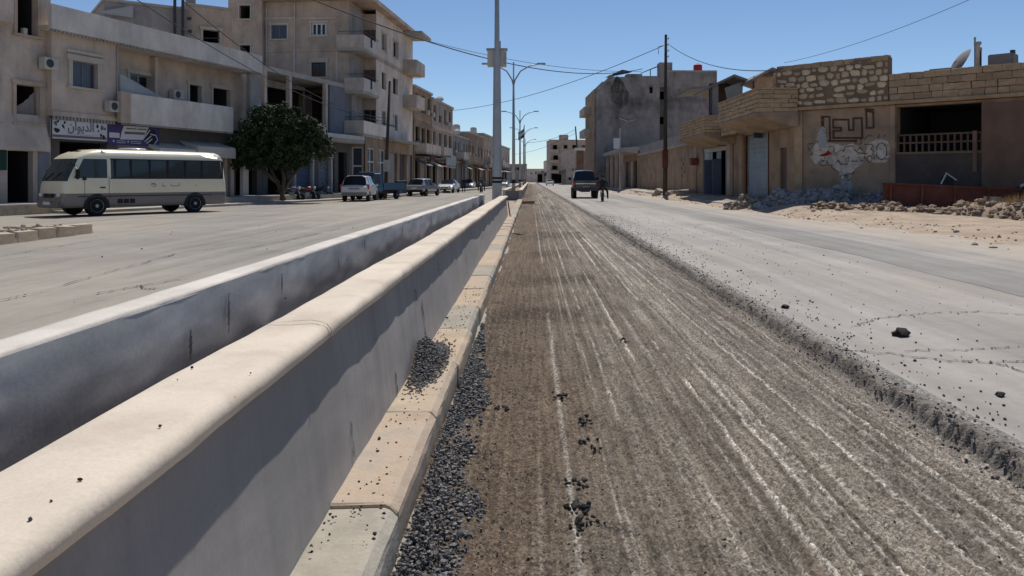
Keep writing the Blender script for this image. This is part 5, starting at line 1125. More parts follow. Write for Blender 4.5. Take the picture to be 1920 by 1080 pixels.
# ------------------------------------------------------------------ right side farther on
W1 = thing('yard_wall', 'long tan plastered wall with pale stone coping behind the utility pole', 'wall', (13.0, 95.0, 0), R(-90))
MB().box(0, 32.6, 0, .4, .2, 4.3).build('wall_body', 'plaster_tan', W1); MB().box(0, 32.6, -.25, .5, 4.302, 4.5).build('ledge', 'concrete', W1); MB().box(0, 32.6, .0, .4, 4.502, 5.4).build('parapet', 'plaster_grey', W1)
wf = Fr(13, 95, R(-90))
for px_, py_ in ((1278, 300), (1281, 308), (1279, 316), (1283, 322), (1280, 329)):
    u, z = wf.p(px_, py_); MB().box(u - .25, u + .25, -.03, -.002, z - .12, z + .12).build('paint_mark', 'mortar', W1)
for i, (a, b_, l) in enumerate(((80, 95, 'near arcade shop with slab canopy left of the tan wall'), (96, 118, 'far arcade shop with slab canopy beside the dark pickup'))):
    t_ = thing('arcade_shop', l, 'shop', (13.0, b_, 0), R(-90), 'arcade shops'); L_ = b_ - a - .1
    if i == 0: L_ = .0
    if i == 0: bpy.data.objects.remove(t_); continue
    MB().facade(0, L_, .2, 5.0, [(.8 + k * 4.2, 3.9 + k * 4.2, .3, 3.8) for k in range(5)], 0, .3).shell(0, L_, 0, 8, .2, 5.).build('wall', 'plaster_tan', t_)
    for k in range(5):
        if k % 2: shutter(t_, .8 + k * 4.2, 3.9 + k * 4.2, .3, 3.8, .15, 'shutter_white')
        else: room(t_, .8 + k * 4.2, 3.9 + k * 4.2, .3, 3.8, .3, 3)
    MB().prismx([(-2.2, 4.9), (-2.2, 5.3), (.2, 5.45), (.2, 4.6)], -.5, L_).build('canopy', 'concrete', t_)
    for k in range(4): MB().box(1 + k * 6, 1.4 + k * 6, -1.9, -1.5, .2, 4.9).build('column', 'plaster_pale', t_)
sgp = thing('board_sign', 'white board sign on a post before the tan wall', 'sign', at(1160, 350, 92) * 1)
sgp.location.z = .3
zz = at(1157, 264, 92).z; zz0 = at(1157, 284, 92).z
MB().tube([(.15, 0, 0), (.15, 0, at(1160, 245, 92).z)], .12, 8).build('post', 'concrete', sgp); MB().box(-.6, .1, -.1, 0, zz0, zz).build('board', 'white_paint', sgp)
# R2: big shaded block
R2F = Fr(9.9, 120.0, R(2))
R2 = thing('grey_block', 'big shaded grey block with soot stains and uneven roofline, right of the street', 'building', (9.9, 120, 0), R(2))
f = R2F
uL, uM, uN, uR = 0, f.u(1237), f.u(1250), f.u(1345)
zA = f.z(1180, 144); zB = f.z(1290, 134)
wn = [(f.u(1238), f.u(1249), f.z(1243, b_), f.z(1243, a)) for a, b_ in ((170, 185), (218, 232))]
uS, uT = f.u(1129), f.u(1142)
MB().facade(uL, uS, 0, f.z(1124, 168), [], 0).shell(uL, uS, 0, 14, 0, f.z(1124, 168)).build('wall', 'soot_plaster', R2); MB().facade(uS, uT, 0, f.z(1135, 153), [], .01).shell(uS, uT, .01, 14, 0, f.z(1135, 153)).build('wall', 'soot_plaster', R2)
MB().facade(uT, uM, 0, zA, [(f.u(1217), f.u(1224), f.z(1220, 175), f.z(1220, 160))], 0, .3).shell(uT, uM, 0, 14, 0, zA).build('wall', 'soot_plaster', R2)
room(R2, f.u(1217), f.u(1224), f.z(1220, 175), f.z(1220, 160), .3, 2)
MB().facade(uM + .02, uN, 0, zA - 1, wn, 1.2, .3).build('recess_wall', 'concrete_dark', R2)
for q in wn: room(R2, *q, 1.5, 2)
MB().facade(uN + .02, uR, 0, zB, [], .2).shell(uN + .02, uR, .2, 14, 0, zB).build('wall', 'soot_plaster', R2)
# stepped, broken parapet blocks along the roof
for (pa, pb, ya) in ((1143, 1150, 140), (1176, 1205, 138), (1206, 1236, 142), (1238, 1262, 116), (1262, 1280, 132), (1282, 1300, 131)): MB().box(f.u(pa), f.u(pb), .3 + (pa % 3) * .1, 2.5, (zA if pa < 1240 else zB) - 1.5, f.z((pa + pb) / 2, ya)).build('roof_block', 'soot_plaster', R2)
MB().box(uN, uR, .1, 3, zB + .002, zB + .2).build('roof_edge', 'concrete', R2)
q = random.Random(77)
for (pa, ya, rx, ry, mt) in ((1160, 175, 1.6, 2.6, 'brick_patch'), (1168, 205, 1.2, 2.2, 'brick_patch'), (1195, 190, 2.4, 2.0, 'concrete_dark'), (1150, 200, .8, 3.5, 'concrete_dark'), (1205, 170, 1.2, 1.3, 'brick_patch'), (1275, 190, 1.8, 2.4, 'concrete_dark'), (1300, 170, 1.5, 1.5, 'concrete_dark'), (1185, 235, 2.2, 1.2, 'plaster_grey')):
    cu, cz = f.p(pa, ya); vs = [(cu + rx * q.uniform(.6, 1.1) * math.cos(a_), (.17 if pa > 1250 else -.03) + .002 * len(R2.children), cz + ry * q.uniform(.6, 1.1) * math.sin(a_)) for a_ in [2 * math.pi * i / 18 for i in range(18)]]
    MB().add(vs, [tuple(range(18))]).build('bare_patch', mt, R2)
MB().tube([f.p(1160, 222)[:1] + (-.2,) + f.p(1160, 222)[1:], f.p(1178, 228)[:1] + (-.25,) + f.p(1178, 228)[1:], f.p(1192, 224)[:1] + (-.2,) + f.p(1192, 224)[1:]], .08, 6).build('hanging_pipe', 'white_old_paint', R2)
# its street side: balconies
for z_ in (8.5, 12.): MB().box(-1.2, -.02, 6, 14, z_ - .2, z_ + 1.0).build('street_balcony', 'plaster_pale', R2)
MB().box(-.25, -.02, 0.5, 13.5, .2, zA - 1.8).build('street_wall', 'plaster_tan', R2)
sp_ = thing('solar_panel', 'dark tilted solar panels on the left half of the grey block roof', 'solar panel', R2F.w(f.u(1172), 1.5, zA))
MB().add([(-2.6, 0, .2), (-.2, 0, 1.3), (1.4, 0, 1.0), (1.4, 3, 1.2), (-.2, 3, 1.5), (-2.6, 3, .4)], [(0, 1, 4, 5), (1, 2, 3, 4), (0, 2, 1), (3, 5, 4)]).build('panel', 'panel_solar', sp_)
MB().bar((-1.5, .3, 0), (-1.5, .3, .6), .1).build('strut', 'steel_dark', sp_)
sp_ = thing('solar_panel', 'lone dark panel tilted on a strut beside the utility pole top', 'solar panel', R2F.w(f.u(1220), .8, zA))
MB().add([(-1.3, 0, .7), (1.2, 0, 1.75), (1.2, 1.2, 1.9), (-1.3, 1.2, .85), (-1.3, 0, .62), (1.2, 0, 1.6), (1.2, 1.2, 1.75), (-1.3, 1.2, .77)], [(0, 1, 2, 3), (4, 7, 6, 5), (0, 4, 5, 1), (1, 5, 6, 2), (2, 6, 7, 3), (3, 7, 4, 0)]).build('panel', 'panel_solar', sp_)
MB().bar((.2, .6, 0), (.2, .6, 1.3), .12).build('strut', 'steel_dark', sp_)
o = thing('water_tank', 'red plastic water tank on the grey block roof', 'tank', R2F.w(f.u(1312), 1.2, zB + .2))
MB().lathe([(.05, 0), (.62, 0), (.68, .1), (.68, .85), (.55, 1.0), (.2, 1.05), (.05, 1.05)], (0, 0, 0), 'z', 16).build('tank_body', 'tank_red', o, smooth=True); MB().lathe([(.02, 0), (.2, 0), (.2, .1), (.02, .1)], (0, 0, 1.05), 'z', 12).build('lid', 'tank_red', o)
# R3: hollow apartment block far down the street
R3F = Fr(6.5, 262, R(4))
R3 = plain_block('apartment_block', 'hollow beige apartment block far down the right side', R3F, 0, 13, 14, 0, 14.3, 3, 4, 'plaster_beige', floors=[3.6, 7.0, 10.4], ww=1.5, wh=1.5, shops=3)
for z_ in (3.6, 7.0, 10.4):
    for a_, b_ in ((-1.2, 2.6), (7.4, 10.2)): MB().box(a_, b_, -1.4, -.01, z_ - .2, z_ + .85).build('balcony', 'plaster_pale', R3)
MB().box(3.2, 6.0, .4, 4, 14.56, 16.2).build('roof_hut', 'plaster_beige', R3)
kio = thing('canopy_kiosk', 'pale flat canopy on a brown column beside the hollow block', 'kiosk', at(1087, 330, 150) * 1); kio.location.z = 0
MB().box(-1., 1., -1, 1, 6.9, 7.4).build('canopy', 'white_paint', kio); MB().box(-.6, .7, -.5, .5, 0, 6.9).build('column', 'plaster_brown', kio)
plain_block('distant_building', 'pale low house far down the right side, under the street signs', Fr(1.5, 330, 0), 1, 12, 10, 0, 4.2, 0, 0, 'plaster_pale', shops=4)

for i, (x0, y0_, l_, h_, cat_, lab) in enumerate(((11.5, 175, 26, 7.5, 'plaster_tan', 'tan shop house between the grey block and the hollow block'), (9.5, 215, 30, 9.5, 'plaster_pale', 'cream house just before the hollow apartment block'), (6.0, 330, 40, 9, 'plaster_cream', 'last cream house on the right side of the street'))):
    plain_block('distant_house', lab, Fr(x0, y0_ + l_, R(-90)), 0, l_, 10, 0, h_, 1, 6, cat_, shops=6, floors=[4.2])
plain_block('distant_house', 'long pale house across the end of the street', Fr(-4, 400, 0), 0, 22, 10, 0, 6.5, 1, 8, 'plaster_cream', floors=[3.2])
# ------------------------------------------------------------------ vehicles
def wheel(parent, x, y, r, wdt, rim='rim'):
    """tyre (part) with its rim (sub-part); axle along y"""
    t = MB().lathe([(r * .55, -wdt / 2), (r * .93, -wdt / 2), (r, -wdt * .3), (r, wdt * .3), (r * .93, wdt / 2), (r * .55, wdt / 2)], (x, y, r), 'y', 22).build('wheel', 'tyre', parent, smooth=False)
    s = 1 if y > 0 else -1
    MB().lathe([(r * .66, -.01), (r * .65, wdt * .5 + .006), (r * .56, wdt * .42), (r * .24, wdt * .40), (r * .16, wdt * .52), (.01, wdt * .52)], (x, y, r), 'y', 18).build('rim', rim, t, xf=Matrix.Translation((0, y, 0)) @ Matrix.Scale(s, 4, (0, 1, 0)) @ Matrix.Translation((0, -y, 0)))
    return t
def loft(root, keys, wx, wr, paint, side_glass, screens, glass_='pane_dark', trim_mat='black_plastic'):
    """car body lofted from cross sections; keys = (x, z_bottom, z_belt, z_roof, half width, half roof width)"""
    kx = [k[0] for k in keys]; xs_ = set(kx)
    for c in wx:
        for i in range(9): xs_.add(round(c + wr * 1.15 * math.cos(math.pi * i / 8), 4))
    for a, b_ in side_glass: xs_ |= {a, b_}
    xs_ = [x for x in sorted(xs_) if kx[0] <= x <= kx[-1]]
    rings = []
    for x in xs_:
        v = [float(np.interp(x, kx, [k[i] for k in keys])) for i in range(1, 6)]; zb, ze, zr, w_, wt = v; z0 = zb
        for c in wx:
            q = (wr * 1.15) ** 2 - (x - c) ** 2
            if q > 0: zb = max(zb, wr + math.sqrt(q) * .98)
        zm = max(z0 + .5 * (ze - z0), zb + .04); zc = max(z0 + .1, zb + .02); cab = zr - ze
        half = [(0, z0 + .02), (w_ * .80, zb), (w_ * .97, zc), (w_, zm), (w_ * .965, ze), (wt + (w_ * .965 - wt) * .08, zr - min(.07, cab * .5)), (wt * .80, zr - min(.01, cab * .1)), (0, zr + min(.02, cab * .2))]
        rings.append([(x, y, z) for y, z in half] + [(x, -y, z) for y, z in half[-2:0:-1]])
    n = 14; parts = {}
    def put(key, vs): parts.setdefault(key, MB()).add(vs, [(0, 1, 2, 3)])
    for i in range(len(xs_) - 1):
        xc = (xs_[i] + xs_[i + 1]) / 2
        for j in range(n):
            k = j if j < 7 else 13 - j; key = 'body'
            if k == 4:
                for g, (a, b_) in enumerate(side_glass):
                    if a < xc < b_: key = ('side_window', g, j)
            if k in (5, 6):
                for g, (a, b_) in enumerate(screens):
                    if a < xc < b_: key = ('windscreen', g)
            put(key, [rings[i][j], rings[i][(j + 1) % n], rings[i + 1][(j + 1) % n], rings[i + 1][j]])
    parts['body'].add(rings[0], [tuple(range(n))]).add(rings[-1], [tuple(range(n))])
    for key, m in parts.items():
        if key == 'body': m.build('body', paint, root, weld=True)
        else: m.build(key[0], glass_, root, weld=True)
def put(o, x, y, head, z=0.): o.location = (x, y, z); o.rotation_euler = (0, 0, head)
def on_road(px_, py_): return gp(px_, py_, 0)

# white SUV seen from behind
v = thing('parked_car', 'pearl white estate car seen from behind beside the blue truck', 'car')
loft(v, [(-2.15, .55, .95, .97, .80, .70), (-2.05, .40, 1.02, 1.05, .90, .76), (-1.98, .38, 1.04, 1.10, .92, .78), (-1.72, .36, 1.05, 1.68, .93, .68), (-1.2, .34, 1.04, 1.74, .93, .68), (.2, .34, 1.0, 1.74, .93, .68), (1.0, .34, .98, 1.02, .92, .74), (2.0, .36, .86, .9, .86, .7), (2.2, .45, .7, .74, .7, .6)],
     (-1.32, 1.35), .34, 'car_pearl', [(-1.62, -.9), (-.82, -.05), (.02, .55)], [(-1.98, -1.72), (.2, 1.0)])
for x in (-1.32, 1.35):
    for s in (-1, 1): wheel(v, x, s * .80, .34, .22)
for s in (-1, 1): MB().box(-2.02, -1.80, s * .88 - .09, s * .88 + .09, .82, 1.16).build('tail_light', 'lamp_red', v, bevel=.03)
MB().box(-2.22, -2.0, -.86, .86, .40, .62).build('bumper', 'bus_grey', v, bevel=.05); MB().box(-2.165, -2.14, -.36, .36, .80, .93).build('number_plate_recess', 'shutter_grey', v)
MB().box(-1.9, -1.3, -.5, .5, 1.72, 1.77).build('roof_rack', 'white_paint', v)
for s in (-1, 1): MB().box(.55, .75, s * 1.02 - .09, s * 1.02 + .09, 1.0, 1.16).build('mirror', 'car_pearl', v, bevel=.03)
c = on_road(664.5, 378); put(v, c.x - .05, c.y + 2.1, R(91))
# blue flatbed truck, cab to the left
v = thing('flatbed_truck', 'small blue flatbed truck parked beyond the white estate car', 'truck')
loft(v, [(.55, .55, 1.2, 1.9, .80, .70), (.7, .5, 1.2, 1.96, .82, .72), (1.5, .5, 1.18, 1.96, .82, .72), (2.05, .48, 1.12, 1.2, .82, .74), (2.2, .5, 1.0, 1.05, .80, .7)], (1.35, -1.45), .33, 'truck_blue', [(.85, 1.62)], [(1.5, 2.05)], 'pane_grey')
for x in (1.35, -1.45):
    for s in (-1, 1): wheel(v, x, s * .70, .33, .2)
MB().box(-2.5, .5, -.82, .82, .72, .84).build('bed_floor', 'truck_blue', v)
for s in (-1, 1): MB().box(-2.5, .5, s * .82 - .03, s * .82 + .03, .842, 1.22).build('bed_side', 'truck_blue', v)
MB().box(-2.53, -2.47, -.78, .78, .842, 1.22).build('tailgate', 'truck_blue', v); MB().box(.42, .5, -.78, .78, .842, 1.9).build('headboard', 'steel_blue', v)
MB().box(-2.3, 1.9, -.4, .4, .45, .7).build('chassis', 'steel_dark', v); MB().box(.6, 1.5, -.6, .6, 1.97, 2.04).build('roof_panel', 'canvas', v)
put(v, -11.35, 59.0, R(248))
# silver hatchback from behind
v = thing('parked_car', 'silver hatchback with dark rear glass parked in front of the white saloon', 'car')
loft(v, [(-2.0, .5, .9, .92, .74, .66), (-1.9, .38, .98, 1.0, .84, .7), (-1.5, .34, 1.0, 1.50, .86, .62), (-.9, .32, .98, 1.56, .86, .62), (.2, .32, .95, 1.55, .86, .62), (.95, .32, .92, .96, .86, .7), (1.85, .34, .78, .8, .8, .64), (2.0, .45, .62, .66, .66, .55)],
     (-1.25, 1.25), .31, 'car_silver', [(-1.4, -.7), (-.62, .1), (.17, .6)], [(-1.9, -1.5), (.2, .95)])
for x in (-1.25, 1.25):
    for s in (-1, 1): wheel(v, x, s * .75, .31, .2)
for s in (-1, 1): MB().box(-1.97, -1.8, s * .70 - .12, s * .70 + .12, .72, .92).build('tail_light', 'lamp_red', v, bevel=.03)
MB().box(-2.06, -1.9, -.78, .78, .36, .56).build('bumper', 'black_plastic', v, bevel=.05); MB().box(-2.02, -1.99, -.25, .25, .66, .78).build('number_plate', 'plate', v)
c = on_road(790, 368); put(v, c.x, c.y + 1.6, R(73))
# white saloon facing us
v = thing('parked_car', 'white saloon facing the camera along the left kerb', 'car')
loft(v, [(-2.2, .5, .86, .9, .72, .6), (-2.1, .36, .95, .98, .84, .68), (-1.55, .32, .97, 1.0, .88, .7), (-.95, .32, .96, 1.42, .88, .62), (.1, .32, .94, 1.46, .88, .62), (.95, .32, .92, .96, .88, .72), (1.9, .34, .78, .82, .85, .68), (2.15, .36, .66, .72, .78, .62), (2.25, .4, .58, .62, .70, .55)],
     (-1.35, 1.38), .32, 'car_white', [(-.9, -.2), (-.12, .6)], [(-1.55, -.95), (.1, .95)])
for x in (-1.35, 1.38):
    for s in (-1, 1): wheel(v, x, s * .77, .32, .2)
for s in (-1, 1): MB().box(2.0, 2.21, s * .60 - .16, s * .60 + .12, .62, .76).build('headlight', 'lamp_clear', v, bevel=.03)
MB().box(2.16, 2.27, -.4, .4, .5, .66).build('grille', 'black_plastic', v, bevel=.02); MB().box(2.15, 2.3, -.72, .72, .34, .46).build('bumper', 'black_plastic', v, bevel=.03); MB().box(2.29, 2.305, -.24, .24, .47, .57).build('number_plate', 'plate', v)
for s in (-1, 1): MB().box(.6, .76, s * .98 - .08, s * .98 + .08, .95, 1.08).build('mirror', 'car_white', v, bevel=.03)
c = on_road(838, 362); put(v, c.x, c.y + 2.0, R(-97)); sal = v
v2 = dup(sal); v2['label'] = 'small white car far down the left carriageway, right of the lamp post'; v2.name = 'distant_car'; put(v2, -5.2, 150, R(-90))
v2 = dup(sal); v2['label'] = 'far white car parked behind the walking person on the left'; v2.name = 'distant_car'; put(v2, -9.2, 118, R(-92))
v2 = dup(sal); v2['label'] = 'tiny pale car far ahead on the right carriageway'; v2.name = 'distant_car'; put(v2, 4.6, 190, R(90))
# dark pickup driving away on the right
v = thing('pickup_truck', 'dark pickup truck driving away on the right carriageway', 'truck')
loft(v, [(-.75, .75, 1.34, 1.36, .92, .80), (-.6, .72, 1.36, 2.16, .95, .72), (.2, .7, 1.34, 2.22, .95, .74), (1.0, .7, 1.32, 2.14, .95, .74), (1.6, .7, 1.28, 1.34, .95, .8), (2.6, .7, 1.18, 1.22, .92, .76), (2.8, .8, .95, 1.0, .84, .7)], (1.95,), .42, 'car_dark', [(-.5, .2), (.28, 1.0)], [(-.76, -.6), (1.0, 1.6)])
for x in (-1.75, 1.95):
    for s in (-1, 1): wheel(v, x, s * .84, .43, .30)
for s in (-1, 1):
    MB().prism([(-2.65, .80), (-2.22, .80), (-2.1, .98), (-1.75, 1.0), (-1.4, .98), (-1.28, .80), (-.78, .80), (-.78, 1.38), (-2.65, 1.38)], s * .93 - .06, s * .93 + .06).build('bed_side', 'car_dark', v)
    MB().box(-2.72, -2.64, s * .86 - .08, s * .86 + .08, 1.0, 1.34).build('tail_light', 'lamp_red', v, bevel=.02); MB().box(.9, 1.1, s * 1.12 - .12, s * 1.12 + .12, 1.42, 1.66).build('mirror', 'black_plastic', v, bevel=.04)
MB().box(-2.68, -2.61, -.77, .77, .82, 1.40).build('tailgate', 'car_dark', v, bevel=.02); MB().box(-2.72, -2.685, -.76, .76, 1.12, 1.18).build('tailgate_trim', 'chrome', v)
MB().box(-2.6, -.8, -.86, .86, .78, .86).build('bed_floor', 'car_dark', v); MB().box(-2.92, -2.69, -.95, .95, .60, .79).build('bumper', 'bus_dark_stripe', v, bevel=.04)
MB().box(-2.74, -2.73, -.28, .28, .86, .97).build('number_plate', 'shutter_grey', v); MB().box(-2.4, 2.5, -.35, .35, .5, .72).build('chassis', 'steel_dark', v)
c = on_road(1099, 372); put(v, c.x, c.y + 2.4, R(89))

# ------------------------------------------------------------------ bus (rings of rounded rectangles stacked in z)
bus = thing('minibus', 'cream and grey minibus with a long dark window band, parked across the shop fronts', 'bus')
BX = [-3.45, -3.3, -3.05, -2.3, -1.5, -.7, .1, .9, 1.55, 1.72, 1.86, 2.05, 2.6, 2.78]
def ring(z, xr, xf, hw, rr, cut=0.):
    pts = []; nx_ = len(BX); a0, a1 = xr + rr, xf - rr * 1.3
    side = [a0 + (x - BX[0]) / (BX[-1] - BX[0]) * (a1 - a0) if (x < BX[2] or x > BX[-3]) else min(max(x, a0), a1) for x in BX]
    for x in side: pts.append((x, hw, z))
    for i in range(1, 6): a = math.pi / 2 * (1 - i / 6); pts.append((a1 + rr * 1.3 * math.cos(a) ** .8 if math.cos(a) > 0 else a1, hw - rr + rr * math.sin(a), z))
    for y_ in (.45, 0, -.45): pts.append((xf + .04 * (1 - (y_ / .5) ** 2), (hw - rr) * y_ / .5, z))
    for i in range(1, 6): a = math.pi / 2 * (i / 6); pts.append((a1 + rr * 1.3 * math.cos(a) ** .8, -(hw - rr) - rr * math.sin(a), z))
    for x in side[::-1]: pts.append((x, -hw, z))
    for i in range(1, 4): a = math.pi / 2 * i / 4; pts.append((a0 - rr * math.sin(a), -(hw - rr) - rr * math.cos(a), z))
    pts += [(xr, -(hw - rr) * .6, z), (xr, (hw - rr) * .6, z)]
    for i in range(3, 0, -1): a = math.pi / 2 * i / 4; pts.append((a0 - rr * math.sin(a), (hw - rr) + rr * math.cos(a), z))
    return pts
lv = [(.34, -3.5, 3.50, .96, .12), (.40, -3.54, 3.58, 1.0, .14), (.66, -3.55, 3.60, 1.02, .16), (.90, -3.55, 3.56, 1.02, .18), (.905, -3.55, 3.555, 1.022, .18), (1.22, -3.54, 3.53, 1.02, .2), (1.38, -3.53, 3.49, 1.015, .22), (1.46, -3.525, 3.47, 1.013, .23), (1.50, -3.52, 3.46, 1.012, .24), (2.26, -3.46, 3.10, .965, .25), (2.32, -3.45, 3.04, .955, .26), (2.44, -3.41, 2.88, .92, .28), (2.56, -3.34, 2.62, .84, .3), (2.64, -3.22, 2.3, .70, .32), (2.67, -3.0, 1.9, .45, .34)]
rg = [ring(*l) for l in lv]; N = len(rg[0]); parts = {}
nx_ = len(BX)
def bkey(k, j):
    z = (lv[k][0] + lv[k + 1][0]) / 2; right = nx_ + 13 <= j < 2 * nx_ + 12
    seg = j if j < nx_ - 1 else (2 * nx_ + 11 - j if right else None)
    if z < .90: return 'lower'
    if 1.50 < z < 2.26 and seg is not None:
        if 0 <= seg <= 8: return ('side_window', 0 if j < nx_ else 1, seg)
        if 10 <= seg <= 12: return ('cab_window', 0 if j < nx_ else 1)
    if 1.38 < z < 2.26 and nx_ + 1 <= j <= nx_ + 10: return ('windscreen', 0)
    return 'body'
for k in range(len(rg) - 1):
    for j in range(N): parts.setdefault(bkey(k, j), MB()).add([rg[k][j], rg[k][(j + 1) % N], rg[k + 1][(j + 1) % N], rg[k + 1][j]], [(0, 1, 2, 3)])
parts['body'].add(rg[-1], [tuple(range(N))]); parts['lower'].add(rg[0], [tuple(range(N))])
body = None
for key, m in parts.items():
    if key == 'body': body = m.build('body', 'bus_cream', bus, weld=True, smooth=True)
    elif key == 'lower': m.build('skirt', 'bus_grey', bus, weld=True, smooth=True)
    else: m.build(key[0], 'pane_bus', bus, weld=True)
MATS['pane_bus'].node_tree.nodes['Principled BSDF'].inputs['Base Color'].default_value = (.09, .12, .13, 1)
# window bars, dark band lines, seats seen through the glass
for s in (-1, 1):
    for x in (-3.3, -2.3, -1.5, -.7, .1, .9, 1.55): MB().box(x - .035, x + .035, s * .985 - .03, s * .985 + .03, 1.50, 2.25).build('window_bar', 'black_plastic', bus)
    MB().box(-3.32, 1.74, s * 1.016 - .008, s * 1.016 + .008, 1.47, 1.51).build('window_seal', 'black_plastic', bus); MB().box(-3.3, 1.74, s * .968 - .008, s * .968 + .008, 2.245, 2.285).build('window_seal', 'black_plastic', bus)
    MB().box(-3.4, 3.0, s * 1.03 - .006, s * 1.03 + .006, .755, .80).build('stripe', 'bus_dark_stripe', bus)
MB().box(-3.4, 2.6, -.9, .9, .55, .62).build('floor', 'interior_dark', bus)
for i in range(6):
    for s in (-1, 1): MB().box(-3.1 + i * .82, -2.98 + i * .82, s * .5 - .4, s * .5 + .4, .62, 1.78).box(-2.98 + i * .82, -2.6 + i * .82, s * .5 - .4, s * .5 + .4, .98, 1.08).build('seat', 'cloth_navy', bus)
for xa, xb_ in ((-1.45, -.8), (.15, .8), (-3.25, -2.7)): MB().box(xa, xb_, .90, .915, 1.55, 2.22).build('curtain_or_glow', 'teal_glow', bus)  # teal panels painted as daylight showing through the far-side windows
MB().box(1.58, 1.7, .9, .915, 1.5, 1.95).build('curtain_or_glow', 'white_old_paint', bus)
MB().bar((3.52, .1, 1.42), (3.40, .55, 1.72), .025).build('wiper', 'black_plastic', bus); MB().bar((3.52, -.5, 1.42), (3.42, -.05, 1.70), .025).build('wiper', 'black_plastic', bus)
MB().box(2.0, 2.12, .2, .8, .62, 1.8).build('driver_seat', 'cloth_dark', bus); MB().box(2.9, 3.2, -.9, .9, .9, 1.36).build('dashboard', 'interior_dark', bus)
for x in (2.28, -1.95):
    for s in (-1, 1):
        wheel(bus, x, s * .86, .40, .24)
        vs = [(x + .50 * math.cos(a), s * 1.035, .36 + .52 * math.sin(a)) for a in [math.pi * i / 14 for i in range(15)]] + [(x - .50, s * 1.035, .30), (x + .50, s * 1.035, .30)]
        MB().add(vs + [(a, s * .70, c_) for a, b_, c_ in vs], [tuple(range(17))] + [(i, (i + 1) % 17, (i + 1) % 17 + 17, i + 17) for i in range(17)]).build('wheel_arch', 'black_plastic', bus)
        o = wheel(bus, x, s * .935, .40, .22)
MB().box(-.35, .25, .7, .72, .42, .62)
for s in (-1, 1):
    MB().box(3.42, 3.60, s * .72 - .17, s * .72 + .15, .74, .95).build('headlight', 'lamp_clear', bus, bevel=.04); MB().box(3.36, 3.55, s * .96 - .05, s * .96 + .03, .76, .92).build('indicator', 'lamp_amber', bus, bevel=.02)
    MB().box(3.05, 3.15, s * 1.2 - .1, s * 1.2 + .1, 1.45, 1.85).build('mirror', 'black_plastic', bus, bevel=.03); MB().bar((3.1, s * .95, 2.0), (3.1, s * 1.2, 1.8), .03).build('mirror_arm', 'black_plastic', bus)
MB().box(3.50, 3.63, -.42, .42, .70, .90).build('grille', 'black_plastic', bus, bevel=.03); MB().box(3.5, 3.68, -.88, .88, .34, .60).build('bumper', 'bus_grey', bus, bevel=.05)
MB().box(3.685, 3.70, -.28, .28, .46, .58).build('number_plate', 'plate', bus); MB().box(3.52, 3.56, -.09, .09, 1.05, 1.13).build('badge', 'chrome', bus)
MB().box(2.52, 2.66, -.35, .35, 2.50, 2.60).build('route_lamp', 'black_plastic', bus, bevel=.02)
MB().lathe([(.05, 0), (.42, 0), (.46, .05), (.40, .1), (.05, .12)], (.3, 0, 2.655), 'z', 16).build('roof_hatch', 'car_white', bus, smooth=True, xf=Matrix.Translation((.3, 0, 0)) @ Matrix.Scale(1.3, 4, (1, 0, 0)) @ Matrix.Translation((-.3, 0, 0)))
for s in (1,):
    MB().box(1.95, 2.15, s * 1.03 - .012, s * 1.03 + .012, 1.10, 1.15).build('door_handle', 'black_plastic', bus); MB().box(2.72, 2.82, s * 1.06 - .05, s * 1.06 + .05, 1.42, 1.52).build('side_lamp', 'black_plastic', bus)
    for k in range(3): MB().box(.75 + k * .25, .95 + k * .25, s * 1.033 - .004, s * 1.033 + .004, .48, .66).build('vent', 'black_plastic', bus)
    MB().box(-3.3, -2.7, s * 1.033 - .004, s * 1.033 + .004, .60, .78).build('side_hatch', 'bus_grey', bus)
    for x in (1.80, 2.75): MB().box(x - .006, x + .006, s * 1.026 - .004, s * 1.026 + .004, .5, 1.6).build('door_seam', 'ink_grey', bus)
# worn Arabic letters on the cream side
m = MB(); YB_ = 1.026
def bs(pts, k):     # x along the bus reads mirrored on the left side: front is +x
    m.ribbon([(a, b_) for a, b_ in pts], .022, YB_ + .004 * (k % 3))
for k, s_ in enumerate(([(.0 - .05 + .22 * math.cos(a) * .5, 1.2 + .05 * math.sin(a)) for a in [2 * math.pi * i / 10 for i in range(9)]], [(-.12, 1.27), (.05, 1.28)], [(-.42, 1.22), (-.48, 1.16), (-.56, 1.15)], [(-.45, 1.29), (-.47, 1.28)], [(-.82, 1.22), (-.86, 1.16), (-1.02, 1.17), (-1.08, 1.17), (-1.2, 1.17), (-1.21, 1.28)], [(-1.98, 1.16), (-2.0, 1.20)])):
    bs(s_, k)
m.build('lettering', 'ink_grey', bus)['kind'] = 'stuff'
fw = on_road(160, 405); rw = on_road(350, 398); hd = math.atan2(fw.y - rw.y, fw.x - rw.x)
mid = (fw + rw) / 2; sx, sy = math.cos(hd), math.sin(hd)
# contact points are on its left side: step half a track to the right of the heading
put(bus, mid.x + .95 * sy - .16 * sx, mid.y - .95 * sx - .16 * sy, hd); bus.location.z = 0; bus.scale = (1.03, 1.03, 1.03); bus.location.x += .38

